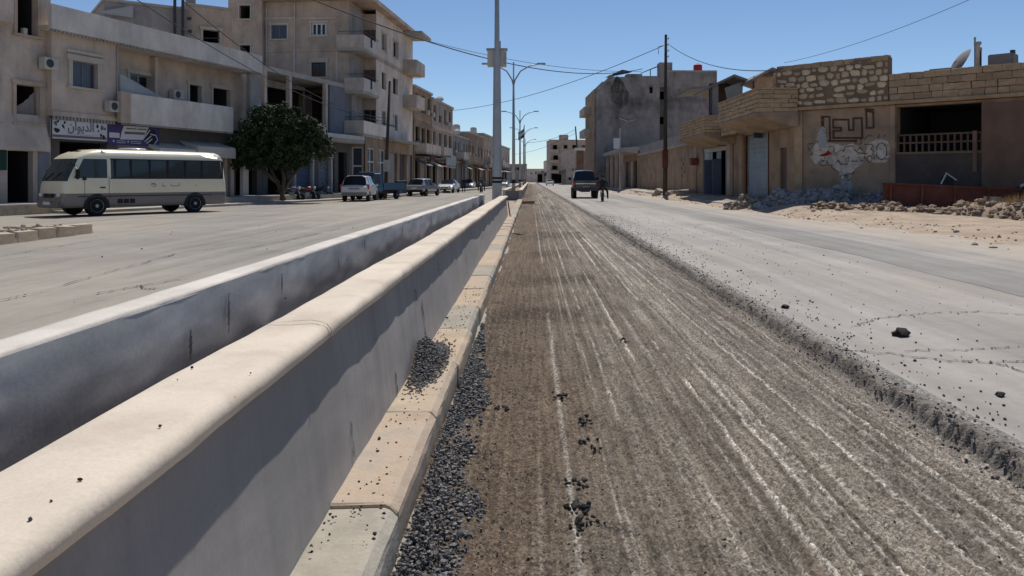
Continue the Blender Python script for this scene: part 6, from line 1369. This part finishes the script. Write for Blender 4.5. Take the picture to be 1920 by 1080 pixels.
# ------------------------------------------------------------------ motorcycles and people
def motorcycle(label, tank='moto_red', group=None):
    t = thing('motorcycle', label, 'motorcycle', group=group)
    for x, n_ in ((.64, 'wheel'), (-.62, 'wheel')):
        w_ = MB().lathe([(.22, -.04), (.27, -.055), (.30, 0), (.27, .055), (.22, .04)], (x, 0, .30), 'y', 18).build('wheel', 'tyre', t); r_ = MB().lathe([(.03, -.05), (.06, -.05), (.06, .05), (.03, .05)], (x, 0, .30), 'y', 10)
        for i in range(6): a = math.pi * i / 3; r_.bar((x, 0, .30), (x + .23 * math.cos(a), 0, .30 + .23 * math.sin(a)), .02)
        r_.build('rim', 'rim', w_)
    MB().tube([(.64, .09, .3), (.50, .09, .75), (.42, .08, .98)], .025, 6).tube([(.64, -.09, .3), (.50, -.09, .75), (.42, -.08, .98)], .025, 6).bar((.48, -.1, .80), (.48, .1, .80), .04).build('fork', 'steel_grey', t)
    MB().tube([(.30, .36, 1.03), (.40, .2, 1.06), (.44, 0, 1.0), (.40, -.2, 1.06), (.30, -.36, 1.03)], .015, 6).build('handlebar', 'steel_dark', t)
    MB().lathe([(.02, -.06), (.09, -.05), (.10, .03), (.08, .06), (.02, .07)], (.56, 0, .92), 'x', 12).build('headlight', 'lamp_clear', t)
    MB().tube([(.42, 0, .9), (.25, 0, .5), (-.1, 0, .38), (-.62, 0, .3)], .04, 6).tube([(.40, 0, .88), (-.05, 0, .72), (-.6, 0, .66)], .035, 6).build('frame', 'steel_dark', t)
    MB().tube([(.38, 0, .84), (.25, 0, .88), (.05, 0, .86), (-.08, 0, .78)], [.06, .13, .13, .07], 10).build('tank', tank, t, smooth=True)
    MB().tube([(-.05, 0, .80), (-.25, 0, .80), (-.55, 0, .83), (-.72, 0, .86)], [.07, .12, .12, .06], 8).build('seat', 'black_plastic', t)
    MB().box(-.12, .2, -.13, .13, .34, .62).build('engine', 'steel_grey', t, bevel=.04); MB().tube([(.15, -.14, .4), (-.2, -.17, .3), (-.8, -.19, .36)], [.02, .03, .045], 8).build('exhaust', 'chrome', t)
    MB().add([(-.3, -.08, .64), (-.3, .08, .64), (-.62, -.08, .68), (-.62, .08, .68), (-.92, -.07, .60), (-.92, .07, .60)], [(0, 1, 3, 2), (2, 3, 5, 4)]).build('rear_mudguard', tank, t); MB().box(-.93, -.88, -.06, .06, .66, .74).build('tail_light', 'lamp_red', t)
    for s in (-1, 1): MB().bar((.36, s * .25, 1.05), (.33, s * .32, 1.22), .012).box(.31, .33, s * .34 - .06, s * .34 + .06, 1.20, 1.28).build('mirror', 'black_plastic', t)
    return t
def figure(name, label, J, bones, cloth, legs, skin_pts, cat='person', hair=None):
    """one continuous skinned body; faces get cloth, trousers or skin by where they lie"""
    names = list(J); me = bpy.data.meshes.new(name); me.from_pydata([J[k][0] for k in names], [(names.index(a), names.index(b_)) for a, b_ in bones], [])
    tmp = bpy.data.objects.new('tmp', me); C.objects.link(tmp)
    sk = tmp.modifiers.new('s', 'SKIN'); sk.use_smooth_shade = True
    for i, k in enumerate(names): d = me.skin_vertices[0].data[i]; d.radius = (J[k][1], J[k][1] * (J[k][2] if len(J[k]) > 2 else 1.)); d.use_root = (k == 'pelvis')
    ss = tmp.modifiers.new('d', 'SUBSURF'); ss.levels = 1; ss.render_levels = 1
    bpy.context.view_layer.update(); dg = bpy.context.evaluated_depsgraph_get(); em = bpy.data.meshes.new_from_object(tmp.evaluated_get(dg)); bpy.data.objects.remove(tmp)
    em.materials.clear()
    for k in (cloth, legs, 'skin', 'black_plastic'): em.materials.append(MATS[k])
    kn = sorted(J.items())
    for p in em.polygons:
        c_ = p.center; k = min(J, key=lambda q: (Vector(J[q][0]) - c_).length - J[q][1])
        p.material_index = 2 if (k in ('head', 'jaw', 'nose', 'neck') or k.startswith('hand') or 'fing' in k or 'thumb' in k) else 3 if k.startswith(('ankle', 'toe')) else 1 if k.startswith(('knee', 'hip', 'pelvis')) else 0
        p.use_smooth = True
    o = link(bpy.data.objects.new(name, em)); tag(o, label, cat)
    h = Vector(J['head'][0]); hm = rock_mesh(3, 1., 2, .05)
    for v_ in hm.vertices: v_.co = Vector((v_.co.x * .100 - .012, v_.co.y * .092, v_.co.z * .10 + .035)) + h
    hm.materials.append(MATS['hair'])
    for v_ in hm.vertices:
        if v_.co.z < h.z - .01 and v_.co.x > h.x - .05: v_.co.z = h.z + .0
    link(bpy.data.objects.new('hair', hm), o); 
    return o
RB = [('pelvis', 'waist'), ('waist', 'chest'), ('chest', 'neck'), ('neck', 'head'), ('head', 'nose')]
for s in 'lr': RB += [('chest', 'shoulder' + s), ('shoulder' + s, 'elbow' + s), ('elbow' + s, 'wrist' + s), ('wrist' + s, 'hand' + s), ('hand' + s, 'finga' + s), ('hand' + s, 'fingb' + s), ('hand' + s, 'thumb' + s), ('pelvis', 'hip' + s), ('hip' + s, 'knee' + s), ('knee' + s, 'ankle' + s), ('ankle' + s, 'toe' + s)]
def pose(sit=True, stride=.0):
    J = {}
    if sit: core = dict(pelvis=((-.30, 0, .93), .15), waist=((-.26, 0, 1.10), .14), chest=((-.16, 0, 1.32), .17, 1.), neck=((-.10, 0, 1.52), .06), head=((-.06, 0, 1.66), .095), nose=((.03, 0, 1.65), .03))
    else: core = dict(pelvis=((0, 0, .94), .14), waist=((0, 0, 1.10), .13), chest=((.02, 0, 1.32), .16, 1.), neck=((.02, 0, 1.50), .055), head=((.04, 0, 1.64), .095), nose=((.13, 0, 1.63), .03))
    J.update(core)
    for s, q in (('l', 1), ('r', -1)):
        if sit:
            d = dict(shoulder=((-.14, q * .20, 1.42), .07), elbow=((.04, q * .33, 1.20), .05), wrist=((.24, q * .33, 1.07), .035), hand=((.30, q * .33, 1.05), .035), finga=((.33, q * .36, 1.03), .012), fingb=((.34, q * .32, 1.03), .012), thumb=((.29, q * .28, 1.05), .012), hip=((-.26, q * .12, .90), .11), knee=((.12, q * .34, .72), .085), ankle=((-.02, q * .36, .24), .055), toe=((.14, q * .38, .18), .045))
        else:
            k = stride * q
            d = dict(shoulder=((.02, q * .19, 1.42), .065), elbow=((-.04 - k * .5, q * .25, 1.14), .047), wrist=((.02 - k, q * .24, .92), .033), hand=((.04 - k, q * .235, .85), .034), finga=((.05 - k, q * .24, .78), .011), fingb=((.07 - k, q * .23, .79), .011), thumb=((.09 - k, q * .22, .83), .011), hip=((0, q * .10, .90), .105), knee=((.03 + k, q * .11, .50), .07), ankle=((-.02 + k * 1.4, q * .11, .09), .045), toe=((.13 + k * 1.4, q * .12, .04), .035))
        for n_, v_ in d.items(): J[n_ + s] = v_
    return J
def rider(label, cloth, legs): return figure('person', label, pose(True), RB, cloth, legs, None)
def ride(mlabel, plabel, x, y, head, tank, cloth, legs):
    a = motorcycle(mlabel, tank); put(a, x, y, head); b_ = rider(plabel, cloth, legs); put(b_, x, y, head)
c = on_road(1131, 378); ride('motorcycle ridden beside the dark pickup', 'person in dark clothes riding the motorcycle beside the dark pickup', c.x, c.y + .6, R(88), 'steel_dark', 'cloth_dark', 'cloth_dark')
c = on_road(902, 361); ride('motorcycle coming along the left carriageway beside the lamp post', 'person in grey riding the motorcycle along the left carriageway', c.x, c.y + .6, R(-95), 'steel_dark', 'cloth_grey', 'cloth_dark')
p_ = figure('person', 'person in dark clothes walking beyond the white saloon', pose(False, .12), RB, 'cloth_dark', 'cloth_navy', None); c = on_road(869.5, 361); put(p_, c.x, c.y, R(-80))
for k, (px_, py_, hd_, l, tk) in enumerate(((575, 377, 25, 'parked motorcycle left of the white estate car, in front of the others', 'moto_red'), (603, 375, 40, 'parked motorcycle nearest the white estate car', 'steel_dark'), (545, 378, 10, 'parked motorcycle under the tree crown', 'steel_blue'))):
    o = motorcycle(l, tk, 'motorcycles parked by the shops'); c = on_road(px_, py_); put(o, c.x, c.y, R(hd_)); o.rotation_euler[0] = R(-7)
# ------------------------------------------------------------------ lamp posts, poles, cables
lp = thing('lamp_post', 'tall grey lamp post with a square box, nearest in the median', 'lamp post', (-1.27, 30, 0))
MB().tube([(0, 0, -.1), (0, 0, 1.6), (0, 0, 5.9), (0, 0, 6.4), (0, 0, 11)], [.19, .18, .135, .10, .07], 12).build('pole', 'galvanised', lp, smooth=True)
MB().box(-.37, .35, .10, .40, 5.78, 6.40).build('control_box', 'white_old_paint', lp, bevel=.01); MB().box(-.41, .39, .06, .44, 6.402, 6.46).build('box_lid', 'steel_grey', lp)
MB().box(.04, .14, .02, .098, 6.2, 6.72).build('bracket', 'steel_grey', lp); MB().box(.25, .33, .09, .098, 5.85, 6.3).build('box_hinge', 'steel_grey', lp)
MB().tube([(0, 0, 1.50), (0, 0, 1.58)], .195, 12).build('band', 'cable', lp); MB().tube([(0, 0, 1.36), (0, 0, 1.44)], .195, 12).build('band', 'cable', lp)
MB().box(-.32, .32, -.32, .32, -.1, .12).build('base', 'concrete', lp)
def arms(t, z, side=(-1, 1)):
    for s in side:
        MB().tube([(0, 0, z - 1.6), (s * .12, 0, z - 1.1), (s * .5, 0, z - .5), (s * 1.1, 0, z - .15), (s * 1.7, 0, z)], [.06, .055, .05, .045, .04], 8).build('arm', 'galvanised', t, smooth=True)
        MB().box(min(s * 1.65, s * 2.3), max(s * 1.65, s * 2.3), -.13, .13, z - .03, z + .09).build('lamp_head', 'galvanised', t, bevel=.04)
arms(lp, 11.6)
MB().tube([(0, 0, 10.9), (0, 0, 11.6)], .06, 8).build('finial', 'galvanised', lp)
l2 = thing('lamp_post', 'second lamp post in the median, with curved double arms', 'lamp post', at(963, 348, 57) * 1); l2.location.z = .3
MB().tube([(0, 0, 0), (0, 0, 8.2)], [.14, .075], 10).build('pole', 'galvanised', l2, smooth=True); arms(l2, 9.45); MB().tube([(0, 0, 8.2), (0, 0, 9.6)], .05, 8).build('finial', 'galvanised', l2)
MB().tube([(0, 0, .9), (0, 0, 1.15)], .15, 10).build('band', 'cable', l2); MB().box(-.2, .2, -.2, .2, 0, .3).build('base', 'concrete', l2)
for px_, d_, l in ((975, 97, 'third lamp post in the median, double arms smaller'), (982, 128, 'fourth lamp post in the median, near the flag'), (985, 165, 'fifth and farthest lamp post in the median')):
    o = dup(l2); o['label'] = l; o.location = (at(px_, 336, d_).x, d_, .3)
fg = thing('flag_pole', 'thin pole with a small green white and black flag among the far lamp posts', 'flag pole', (at(983, 336, 118).x, 118, .4))
MB().tube([(0, 0, 0), (0, 0, 9.2)], .06, 8).build('pole', 'galvanised', fg)
for k, c_ in enumerate(('ink', 'white_paint', 'flag_green')): MB().add([(-.03, 0, 7.4 + k * .42), (-.5, .1, 7.0 + k * .42), (-.9, 0, 6.9 + k * .42), (-.9, 0, 7.32 + k * .42), (-.5, .1, 7.42 + k * .42), (-.03, 0, 7.82 + k * .42)], [(0, 1, 4, 5), (1, 2, 3, 4)]).build('flag_stripe', c_, fg)
def upole(label, base, top, r0, r1, mat='wood_pole', insul=0):
    t = thing('utility_pole', label, 'utility pole', base); d = top - base
    MB().tube([(0, 0, -.3), d * .5, d], [r0, (r0 + r1) / 2, r1], 10).build('pole', mat, t, smooth=True)
    return t, d
b0 = Vector((at(1247, 366, 66).x, 66, .2)); t0 = Vector((at(1248.5, 65, 66).x, 66, at(1248, 65, 66).z))
up, d = upole('tall dark wooden utility pole on the right pavement', b0, t0, .2, .11)
for i, z in enumerate((-.35, -.85, -1.35, -1.85)):
    MB().tube([(.1, 0, d.z + z), (.3, 0, d.z + z), (.3, 0, d.z + z + .12)], .05, 6).build('insulator', 'white_old_paint', up)
MB().box(-.22, .22, -.2, .2, d.z * .17, d.z * .28).build('sleeve', 'rust', up); MB().tube([(-.1, 0, d.z - .9), (-.55, 0, d.z - 1.0), (-.55, 0, d.z - 1.6)], .025, 6).build('cable_loop', 'cable', up)
b0 = Vector((at(722, 355, 62).x, 62, .1)); t0 = Vector((at(731, 152, 62).x, 62, at(731, 152, 62).z))
ul, d = upole('leaning dark utility pole before the corner building', b0, t0, .15, .10)
MB().bar(d * .63 + Vector((-.5, -.15, .1)), d * .63 + Vector((.6, -.15, -.2)), .08).build('crossarm', 'steel_dark', ul); MB().box(-.1, .35, -.3, -.16, 2.0, 2.9).build('notice', 'white_old_paint', ul)
ub2 = Vector((at(1087, 330, 170).x, 170, .2)); ut2 = Vector((at(1079, 237, 170).x, 170, at(1079, 237, 170).z)); u2, _ = upole('far thin utility pole leaning before the hollow block', ub2, ut2, .22, .14)
def cable(label, a, b_, sag, r=.022, n=26):
    a, b_ = Vector(a), Vector(b_); pts = []
    for i in range(n + 1): t_ = i / n; p = a.lerp(b_, t_); p.z -= sag * 4 * t_ * (1 - t_); pts.append(p)
    o = MB().tube(pts, r, 5).build('overhead_cable', 'cable'); tag(o, label, 'cable'); return o
cable('thick cable crossing the street behind the box on the lamp post', at(535, -22, 52), at(1205, 129, 121), 2.6, .05)
cable('thinner cable just below the thick cable crossing the street', at(770, 68, 89), at(1202, 134, 121.5), 1.1, .03)
cable('cable from the left houses rising to the top of the right utility pole', at(840, 208, 106), at(1243, 86, 66), 1.0, .028)
cable('cable from the right utility pole to the stone parapet', at(1256, 85, 66), at(1463, 131, 39.7), .7, .025)
cable('faint cable rising to the top edge above the stone house', at(1470, 118, 39.6), at(1850, -15, 26), .25, .010)
cable('cable from the top left corner down to the leaning pole', at(235, -15, 30), at(727, 228, 62), .9, .02)
cable('second cable from the top edge down to the leaning pole', at(318, -20, 33), at(728, 222, 62), 1.2, .02)
cable('short far cable to the far leaning pole', at(985, 268, 150), at(1079, 243, 170), .6, .035)
cable('far cable behind the lamp posts', at(960, 290, 190), at(1078, 250, 170.5), .8, .03)
# rebar left against the end of the wall, red board on the ground
o = thing('steel_bar', 'rusty bar leaning against the end of the coped median wall', 'bar', (-.80, 28.9, .15)); MB().tube([(.06, -.2, 0), (-.03, .1, .55)], .022, 6).build('rod', 'rust', o); MB().tube([(.06, -.2, 0), (.10, -.25, .02)], .022, 6).build('hook', 'rust', o)
o = thing('red_board', 'flat red board lying before the second planter', 'board', (-.35, 50.5, -.03)); MB().box(-.7, .6, -.4, .35, 0, .05).build('sheet', 'rust_red', o, bevel=.01); MB().bar((-.7, 0, .07), (.6, .1, .09), .08).build('batten', 'rust', o)
# ------------------------------------------------------------------ broken kerb island at the left margin
isl = thing('kerb_island', 'broken sandy kerb island at the left margin before the minibus', 'kerb', (0, 0, 0))
xs = np.linspace(-17, -12.3, 22); ys = np.linspace(13, 21.2, 34)
top = grid_sheet('sand_fill', xs, ys, lambda X, Y: .20 + .05 * vn(X * 1.5, Y * 1.5, 71) + .03 * vn(X * 5, Y * 5, 72) - .25 * np.clip((Y - 20.6) / .6, 0, 1), 'earth', isl, kind=None)
y = 13.
q = random.Random(9)
while y < 21.2:
    l = q.uniform(.75, 1.05); o = link(bpy.data.objects.new('kerb_block', q.choice(BLK['kerb_beige'])), isl); o.location = (-12.2 + q.uniform(-.03, .03) - (.05 if y > 20.4 else 0), y + l / 2, .12 + q.uniform(-.02, .01)); o.scale = (.22, l - .02, .32); o.rotation_euler = (q.uniform(-.03, .03), q.uniform(-.05, .05), q.uniform(-.03, .03)); y += l
for i in range(2): o = link(bpy.data.objects.new('kerb_block', BLK['kerb_beige'][i]), isl); o.location = (-12.75 - i * .85, 21.25, .1); o.scale = (.8, .22, .3)
it = []
for i in range(130): s = q.uniform(.02, .07); it.append((-12.2 - abs(q.gauss(0, .5)), q.uniform(13, 21.2), .26 + s * .2, s, q.uniform(0, 6)))
scatter('rubble_crumbs', it, 'rubble_stone', '', parent=isl)
# ------------------------------------------------------------------ rubble in front of the stone house
def heap(name, label, fr, u0, u1, y0, y1, hmax, mat, stone, n, seed, smin=.05, smax=.2, zb=.15):
    U = np.linspace(u0, u1, 60); V = np.linspace(y0, y1, 22); Ug, Vg = np.meshgrid(U, V)
    prof = np.sin(np.clip((Vg - y0) / (y1 - y0), 0, 1) * math.pi) ** .8 * np.clip((Ug - u0) / .8, 0, 1) * np.clip((u1 - Ug) / .8, 0, 1)
    Z = zb - .2 + hmax * prof * (.75 + .35 * vn(Ug * .9, Vg * .9, seed) + .3 * vn(Ug * 3, Vg * 3, seed + 1)) + .2 * prof
    t = thing(name, label, 'rubble', (fr.ox, fr.oy, 0), fr.a)
    o = grid_sheet('mound', U, V, lambda a, b_: Z, mat, t, kind=None)
    it_ = []; qq = random.Random(seed)
    for i in range(n):
        a, b_ = qq.random(), qq.random(); iu, iv = int(a * 59), int(b_ * 21); s = smin + (smax - smin) * qq.random() ** 2.5
        it_.append((U[iu], V[iv], float(Z[iv, iu]) + s * .25, s, qq.uniform(0, 6.28)))
    scatter('loose_stones', it_, stone, '', parent=t, variants=rock_arrays(8, .7, 1, .55)); k = t.children[-1]
    k['kind'] = 'stuff'
    return t
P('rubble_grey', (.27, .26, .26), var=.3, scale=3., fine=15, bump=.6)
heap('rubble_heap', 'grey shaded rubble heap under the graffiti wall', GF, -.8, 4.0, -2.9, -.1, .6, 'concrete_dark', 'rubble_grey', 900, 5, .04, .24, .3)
heap('rubble_heap', 'pale rubble heap at the left end of the graffiti wall', GF, -2.6, -.3, -2.5, -.6, .6, 'rubble_earth', 'rubble_stone', 260, 15, .04, .2, .2)
heap('earth_bank', 'earth and stone bank along the foot of the red steel trough', GF, 2.6, 12.5, -5.6, -2.7, .52, 'rubble_earth', 'rubble_earth', 1500, 25, .02, .17, .06)
for i, (px_, py_, d_, s_) in enumerate(((1238, 361, 68, .6), (1262, 362, 65, .55), (1290, 362, 62, .7))):
    me = rock_mesh(80 + i, .8, 2, .35); me.materials.append(MATS['rubble_stone']); o = link(bpy.data.objects.new('rubble_mound', me)); c = at(px_, py_, d_); o.location = (c.x, d_, .25); o.scale = (s_ * 1.2, s_, s_ * .9)
    tag(o, ['leftmost pale stone heap at the foot of the utility pole', 'middle pale stone heap right of the utility pole', 'largest pale stone heap beside the white shop front'][i], 'rubble')
q = random.Random(31)
me_r = []
for i in range(5): m_ = rock_mesh(60 + i, .6, 1, .4); m_.materials.append(MATS['rubble_stone']); me_r.append(m_)
for i, (px_, py_, d_, s_, l) in enumerate(((1432, 378, 39.5, .28, 'pale concrete chunk left of the grey rubble heap'), (1452, 372, 39, .34, 'white concrete chunk on top of the left rubble heap'), (1548, 362, 36.2, .3, 'slab chunk leaning up from the grey rubble'), (1524, 395, 32.5, .14, 'small white stone on the dirt before the grey rubble'), (1868, 405, 29, .22, 'broken tile chunk on the earth bank at right'), (1905, 398, 29.2, .2, 'reddish chunk on the earth bank at the right margin'))):
    o = link(bpy.data.objects.new('concrete_chunk', me_r[i % 5])); c = at(px_, py_, d_); o.location = c; o.scale = (s_, s_ * .8, s_); o.rotation_euler = (q.uniform(-.5, .5), q.uniform(-.5, .5), q.uniform(0, 6)); tag(o, l, 'chunk')
it = []
for i in range(900):
    yy = 8 + 75 * q.random() ** 1.3; xx = 9.9 + abs(q.gauss(0, 1.6)); s_ = q.uniform(.01, .045) * (2.2 if q.random() < .06 else 1)
    it.append((xx, yy, float(bank(np.array([xx]), np.array([yy]))[0]) + s_ * .2, s_, q.uniform(0, 6)))
scatter('shoulder_stones', it, 'rubble_stone', 'loose stones strewn over the dirt shoulder on the right', 'stones')
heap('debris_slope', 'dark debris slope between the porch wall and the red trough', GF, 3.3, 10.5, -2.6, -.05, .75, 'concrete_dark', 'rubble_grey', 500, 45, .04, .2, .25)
# red steel trough lying on its side along the bank
a_ = at(1655, 366, 32.6); b_ = at(1935, 380, 30.4); dr = (b_ - a_); L_ = dr.length; ang = math.atan2(dr.y, dr.x)
tr_ = thing('steel_trough', 'long rusty red steel trough lying by the earth bank', 'trough', (a_.x, a_.y, a_.z)); tr_.rotation_euler = Euler((0, math.atan2(-(dr.z), math.hypot(dr.x, dr.y)), ang))
MB().box(0, L_, 0, .06, -.48, .44).build('side_plate', 'rust_red', tr_); MB().box(0, L_, 1.0, 1.06, -.48, .44).build('side_plate', 'rust_red', tr_); MB().box(0, L_, .062, .998, -.48, -.42).build('bottom_plate', 'rust', tr_)
MB().box(0, .06, .062, .998, -.418, .44).build('end_plate', 'rust_red', tr_); MB().box(-.05, L_ + .05, -.12, .12, .442, .52).build('top_flange', 'rust_red', tr_, bevel=.015); MB().box(-.05, L_ + .05, .95, 1.15, .442, .52).build('top_flange', 'rust_red', tr_)
for i in range(5): x = .3 + i * (L_ - .6) / 4; MB().box(x - .04, x + .04, -.09, -.002, -.46, .44).build('stiffener', 'rust', tr_)
MB().box(L_ * .69, L_ * .80, -.02, -.003, -.1, .16).build('notice_plate', 'white_old_paint', tr_)
# scrap on the slope behind it
o = thing('scrap_frame', 'black and white scrap frame behind the red trough', 'scrap', at(1778, 336, 33.2)); 
MB().tube([(-.3, 0, -.2), (-.05, .05, .25), (.35, 0, -.05)], .035, 6).build('white_rod', 'white_paint', o); MB().box(-.2, .25, .06, .2, -.35, .1).build('dark_panel', 'black_plastic', o, bevel=.03)
# dry weeds
def tuft(name, label, spots, mat, hgt_):
    vs = []; fs = []; qq = random.Random(3)
    for (x, y_, z, n) in spots:
        for i in range(n):
            a = qq.uniform(0, 6.28); l = hgt_ * qq.uniform(.5, 1.2); bx, by = x + qq.gauss(0, .22), y_ + qq.gauss(0, .15); ln = qq.uniform(.1, .5) * l; k = len(vs); wd = .008
            vs += [(bx - wd, by, z), (bx + wd, by, z), (bx + math.cos(a) * ln, by + math.sin(a) * ln, z + l)]; fs.append((k, k + 1, k + 2))
    me = bpy.data.meshes.new(name); me.from_pydata(vs, [], fs); me.materials.append(MATS[mat]); o = link(bpy.data.objects.new(name, me)); return tag(o, label, 'grass', None, 'stuff')
sp_ = []
for px_, py_ in ((1840, 392), (1858, 390), (1875, 388), (1890, 386), (1905, 384), (1918, 380), (1870, 396), (1895, 394), (1935, 386)): c = at(px_, py_, 29.6); sp_.append((c.x, c.y, c.z - .05, 90))
tuft('dry_grass', 'dry orange grass on the earth bank at the right margin', sp_, 'dry_grass', .42)
# ------------------------------------------------------------------ tree
TX, TY = at(528, 336, 51).x, 51.0
tree = thing('street_tree', 'dense dark green street tree in front of the shop row', 'tree', (TX, TY, PZ * .3))
q = random.Random(12); tr = MB()
forks = [((0, 0, 0), (.1, .1, 1.0), (.3, .1, 2.0), (.9, .1, 3.2)), ((.15, .1, .0), (-.3, 0, 1.2), (-.9, .2, 2.3), (-1.6, .1, 3.3)), ((.05, -.1, .3), (.2, -.2, 1.5), (0, -.4, 2.6), (-.2, -.5, 3.8)), ((0, .1, .4), (.6, .3, 1.6), (1.4, .4, 2.5), (2.0, .3, 3.0)), ((-.2, 0, 1.1), (-1.2, -.3, 2.0), (-2.1, -.3, 2.7))]
for i, fk in enumerate(forks): MB().tube(fk, [.13, .11, .08, .04][:len(fk)], 8).build('limb' if i else 'trunk', 'bark', tree, smooth=True)
vs = []; fs = []
cl = []
lobes = [((-.3, 0, 4.4), (1.9, 1.7, 1.75)), ((-1.7, -.1, 3.4), (1.35, 1.4, 1.4)), ((1.2, .1, 4.2), (1.3, 1.4, 1.3)), ((2.0, 0, 3.4), (1.0, 1.1, .95)), ((.2, -.8, 3.2), (1.8, 1.2, 1.3)), ((-2.2, .2, 2.7), (.8, .9, .8)), ((.9, -.9, 2.7), (.9, .7, .7)), ((-.8, .3, 5.4), (.9, .9, .75)), ((.6, -.2, 5.2), (.8, .8, .7))]
for c_, r3 in lobes:
    for i in range(int(30 * r3[0] * r3[2])):
        th = q.uniform(0, 2 * math.pi); zz = q.uniform(-.9, 1); r_ = q.uniform(.45, 1.0) ** .5; k = math.sqrt(max(0, 1 - zz * zz)) * r_
        cl.append((c_[0] * 1.1 + math.cos(th) * k * r3[0] * 1.1, c_[1] + math.sin(th) * k * r3[1], c_[2] + zz * r_ * r3[2]))
for (cx, cy, cz) in cl:
    rr = q.uniform(.22, .55)
    for k in range(70):
        d = Vector((q.gauss(0, 1), q.gauss(0, 1), q.gauss(0, .75))).normalized() * rr * q.uniform(.35, 1.0) ** .6
        p = Vector((cx, cy, cz)) + d; s = q.uniform(.05, .10); nrm = (d.normalized() + Vector((q.gauss(0, .5), q.gauss(0, .5), q.gauss(0, .5)))).normalized()
        a = nrm.orthogonal().normalized(); b_ = nrm.cross(a); an = q.uniform(0, 6.28); a2 = a * math.cos(an) + b_ * math.sin(an); b2 = nrm.cross(a2)
        i0 = len(vs); vs += [p - a2 * s * 1.5, p + b2 * s * .6, p + a2 * s * 1.5, p - b2 * s * .6]; fs.append((i0, i0 + 1, i0 + 2, i0 + 3))
MB().add(vs, fs).build('crown', 'leaf', tree)['kind'] = 'stuff'
# bins and clutter by the shops
for i, (px_, py_, d_, l) in enumerate(((748, 352, 70, 'dark bin beside the corner shop door'), (757, 350, 72, 'second dark bin further along the corner shop'))):
    o = thing('litter_bin', l, 'bin', (at(px_, py_, d_).x, d_, .22)); MB().lathe([(.05, 0), (.32, 0), (.36, 1.0), (.30, 1.02), (.05, 1.02)], (0, 0, 0), 'z', 14).build('bin_body', 'steel_blue', o); MB().lathe([(.05, 0), (.38, 0), (.34, .1), (.05, .14)], (0, 0, 1.022), 'z', 14).build('lid', 'steel_dark', o)

o = thing('rubbish_bag', 'black rubbish bag with pale checked cloth at the right margin behind the trough', 'bag', at(1917, 372, 31.4))
me = rock_mesh(91, .8, 2, .3); me.materials.append(MATS['black_plastic']); k = link(bpy.data.objects.new('bag', me), o); k.scale = (.62, .45, .55)
vs = []; fs = []
for i in range(7):
    for j in range(5): vs.append((-.55 + .18 * i, -.5 - .05 * math.sin(i * 1.4 + j), -.05 + .13 * j + .08 * i))
for i in range(6):
    for j in range(4):
        if (i + j) % 2 == 0: fs.append((i * 5 + j, i * 5 + j + 5, i * 5 + j + 6, i * 5 + j + 1))
MB().add(vs, fs).build('checked_cloth', 'white_old_paint', o)
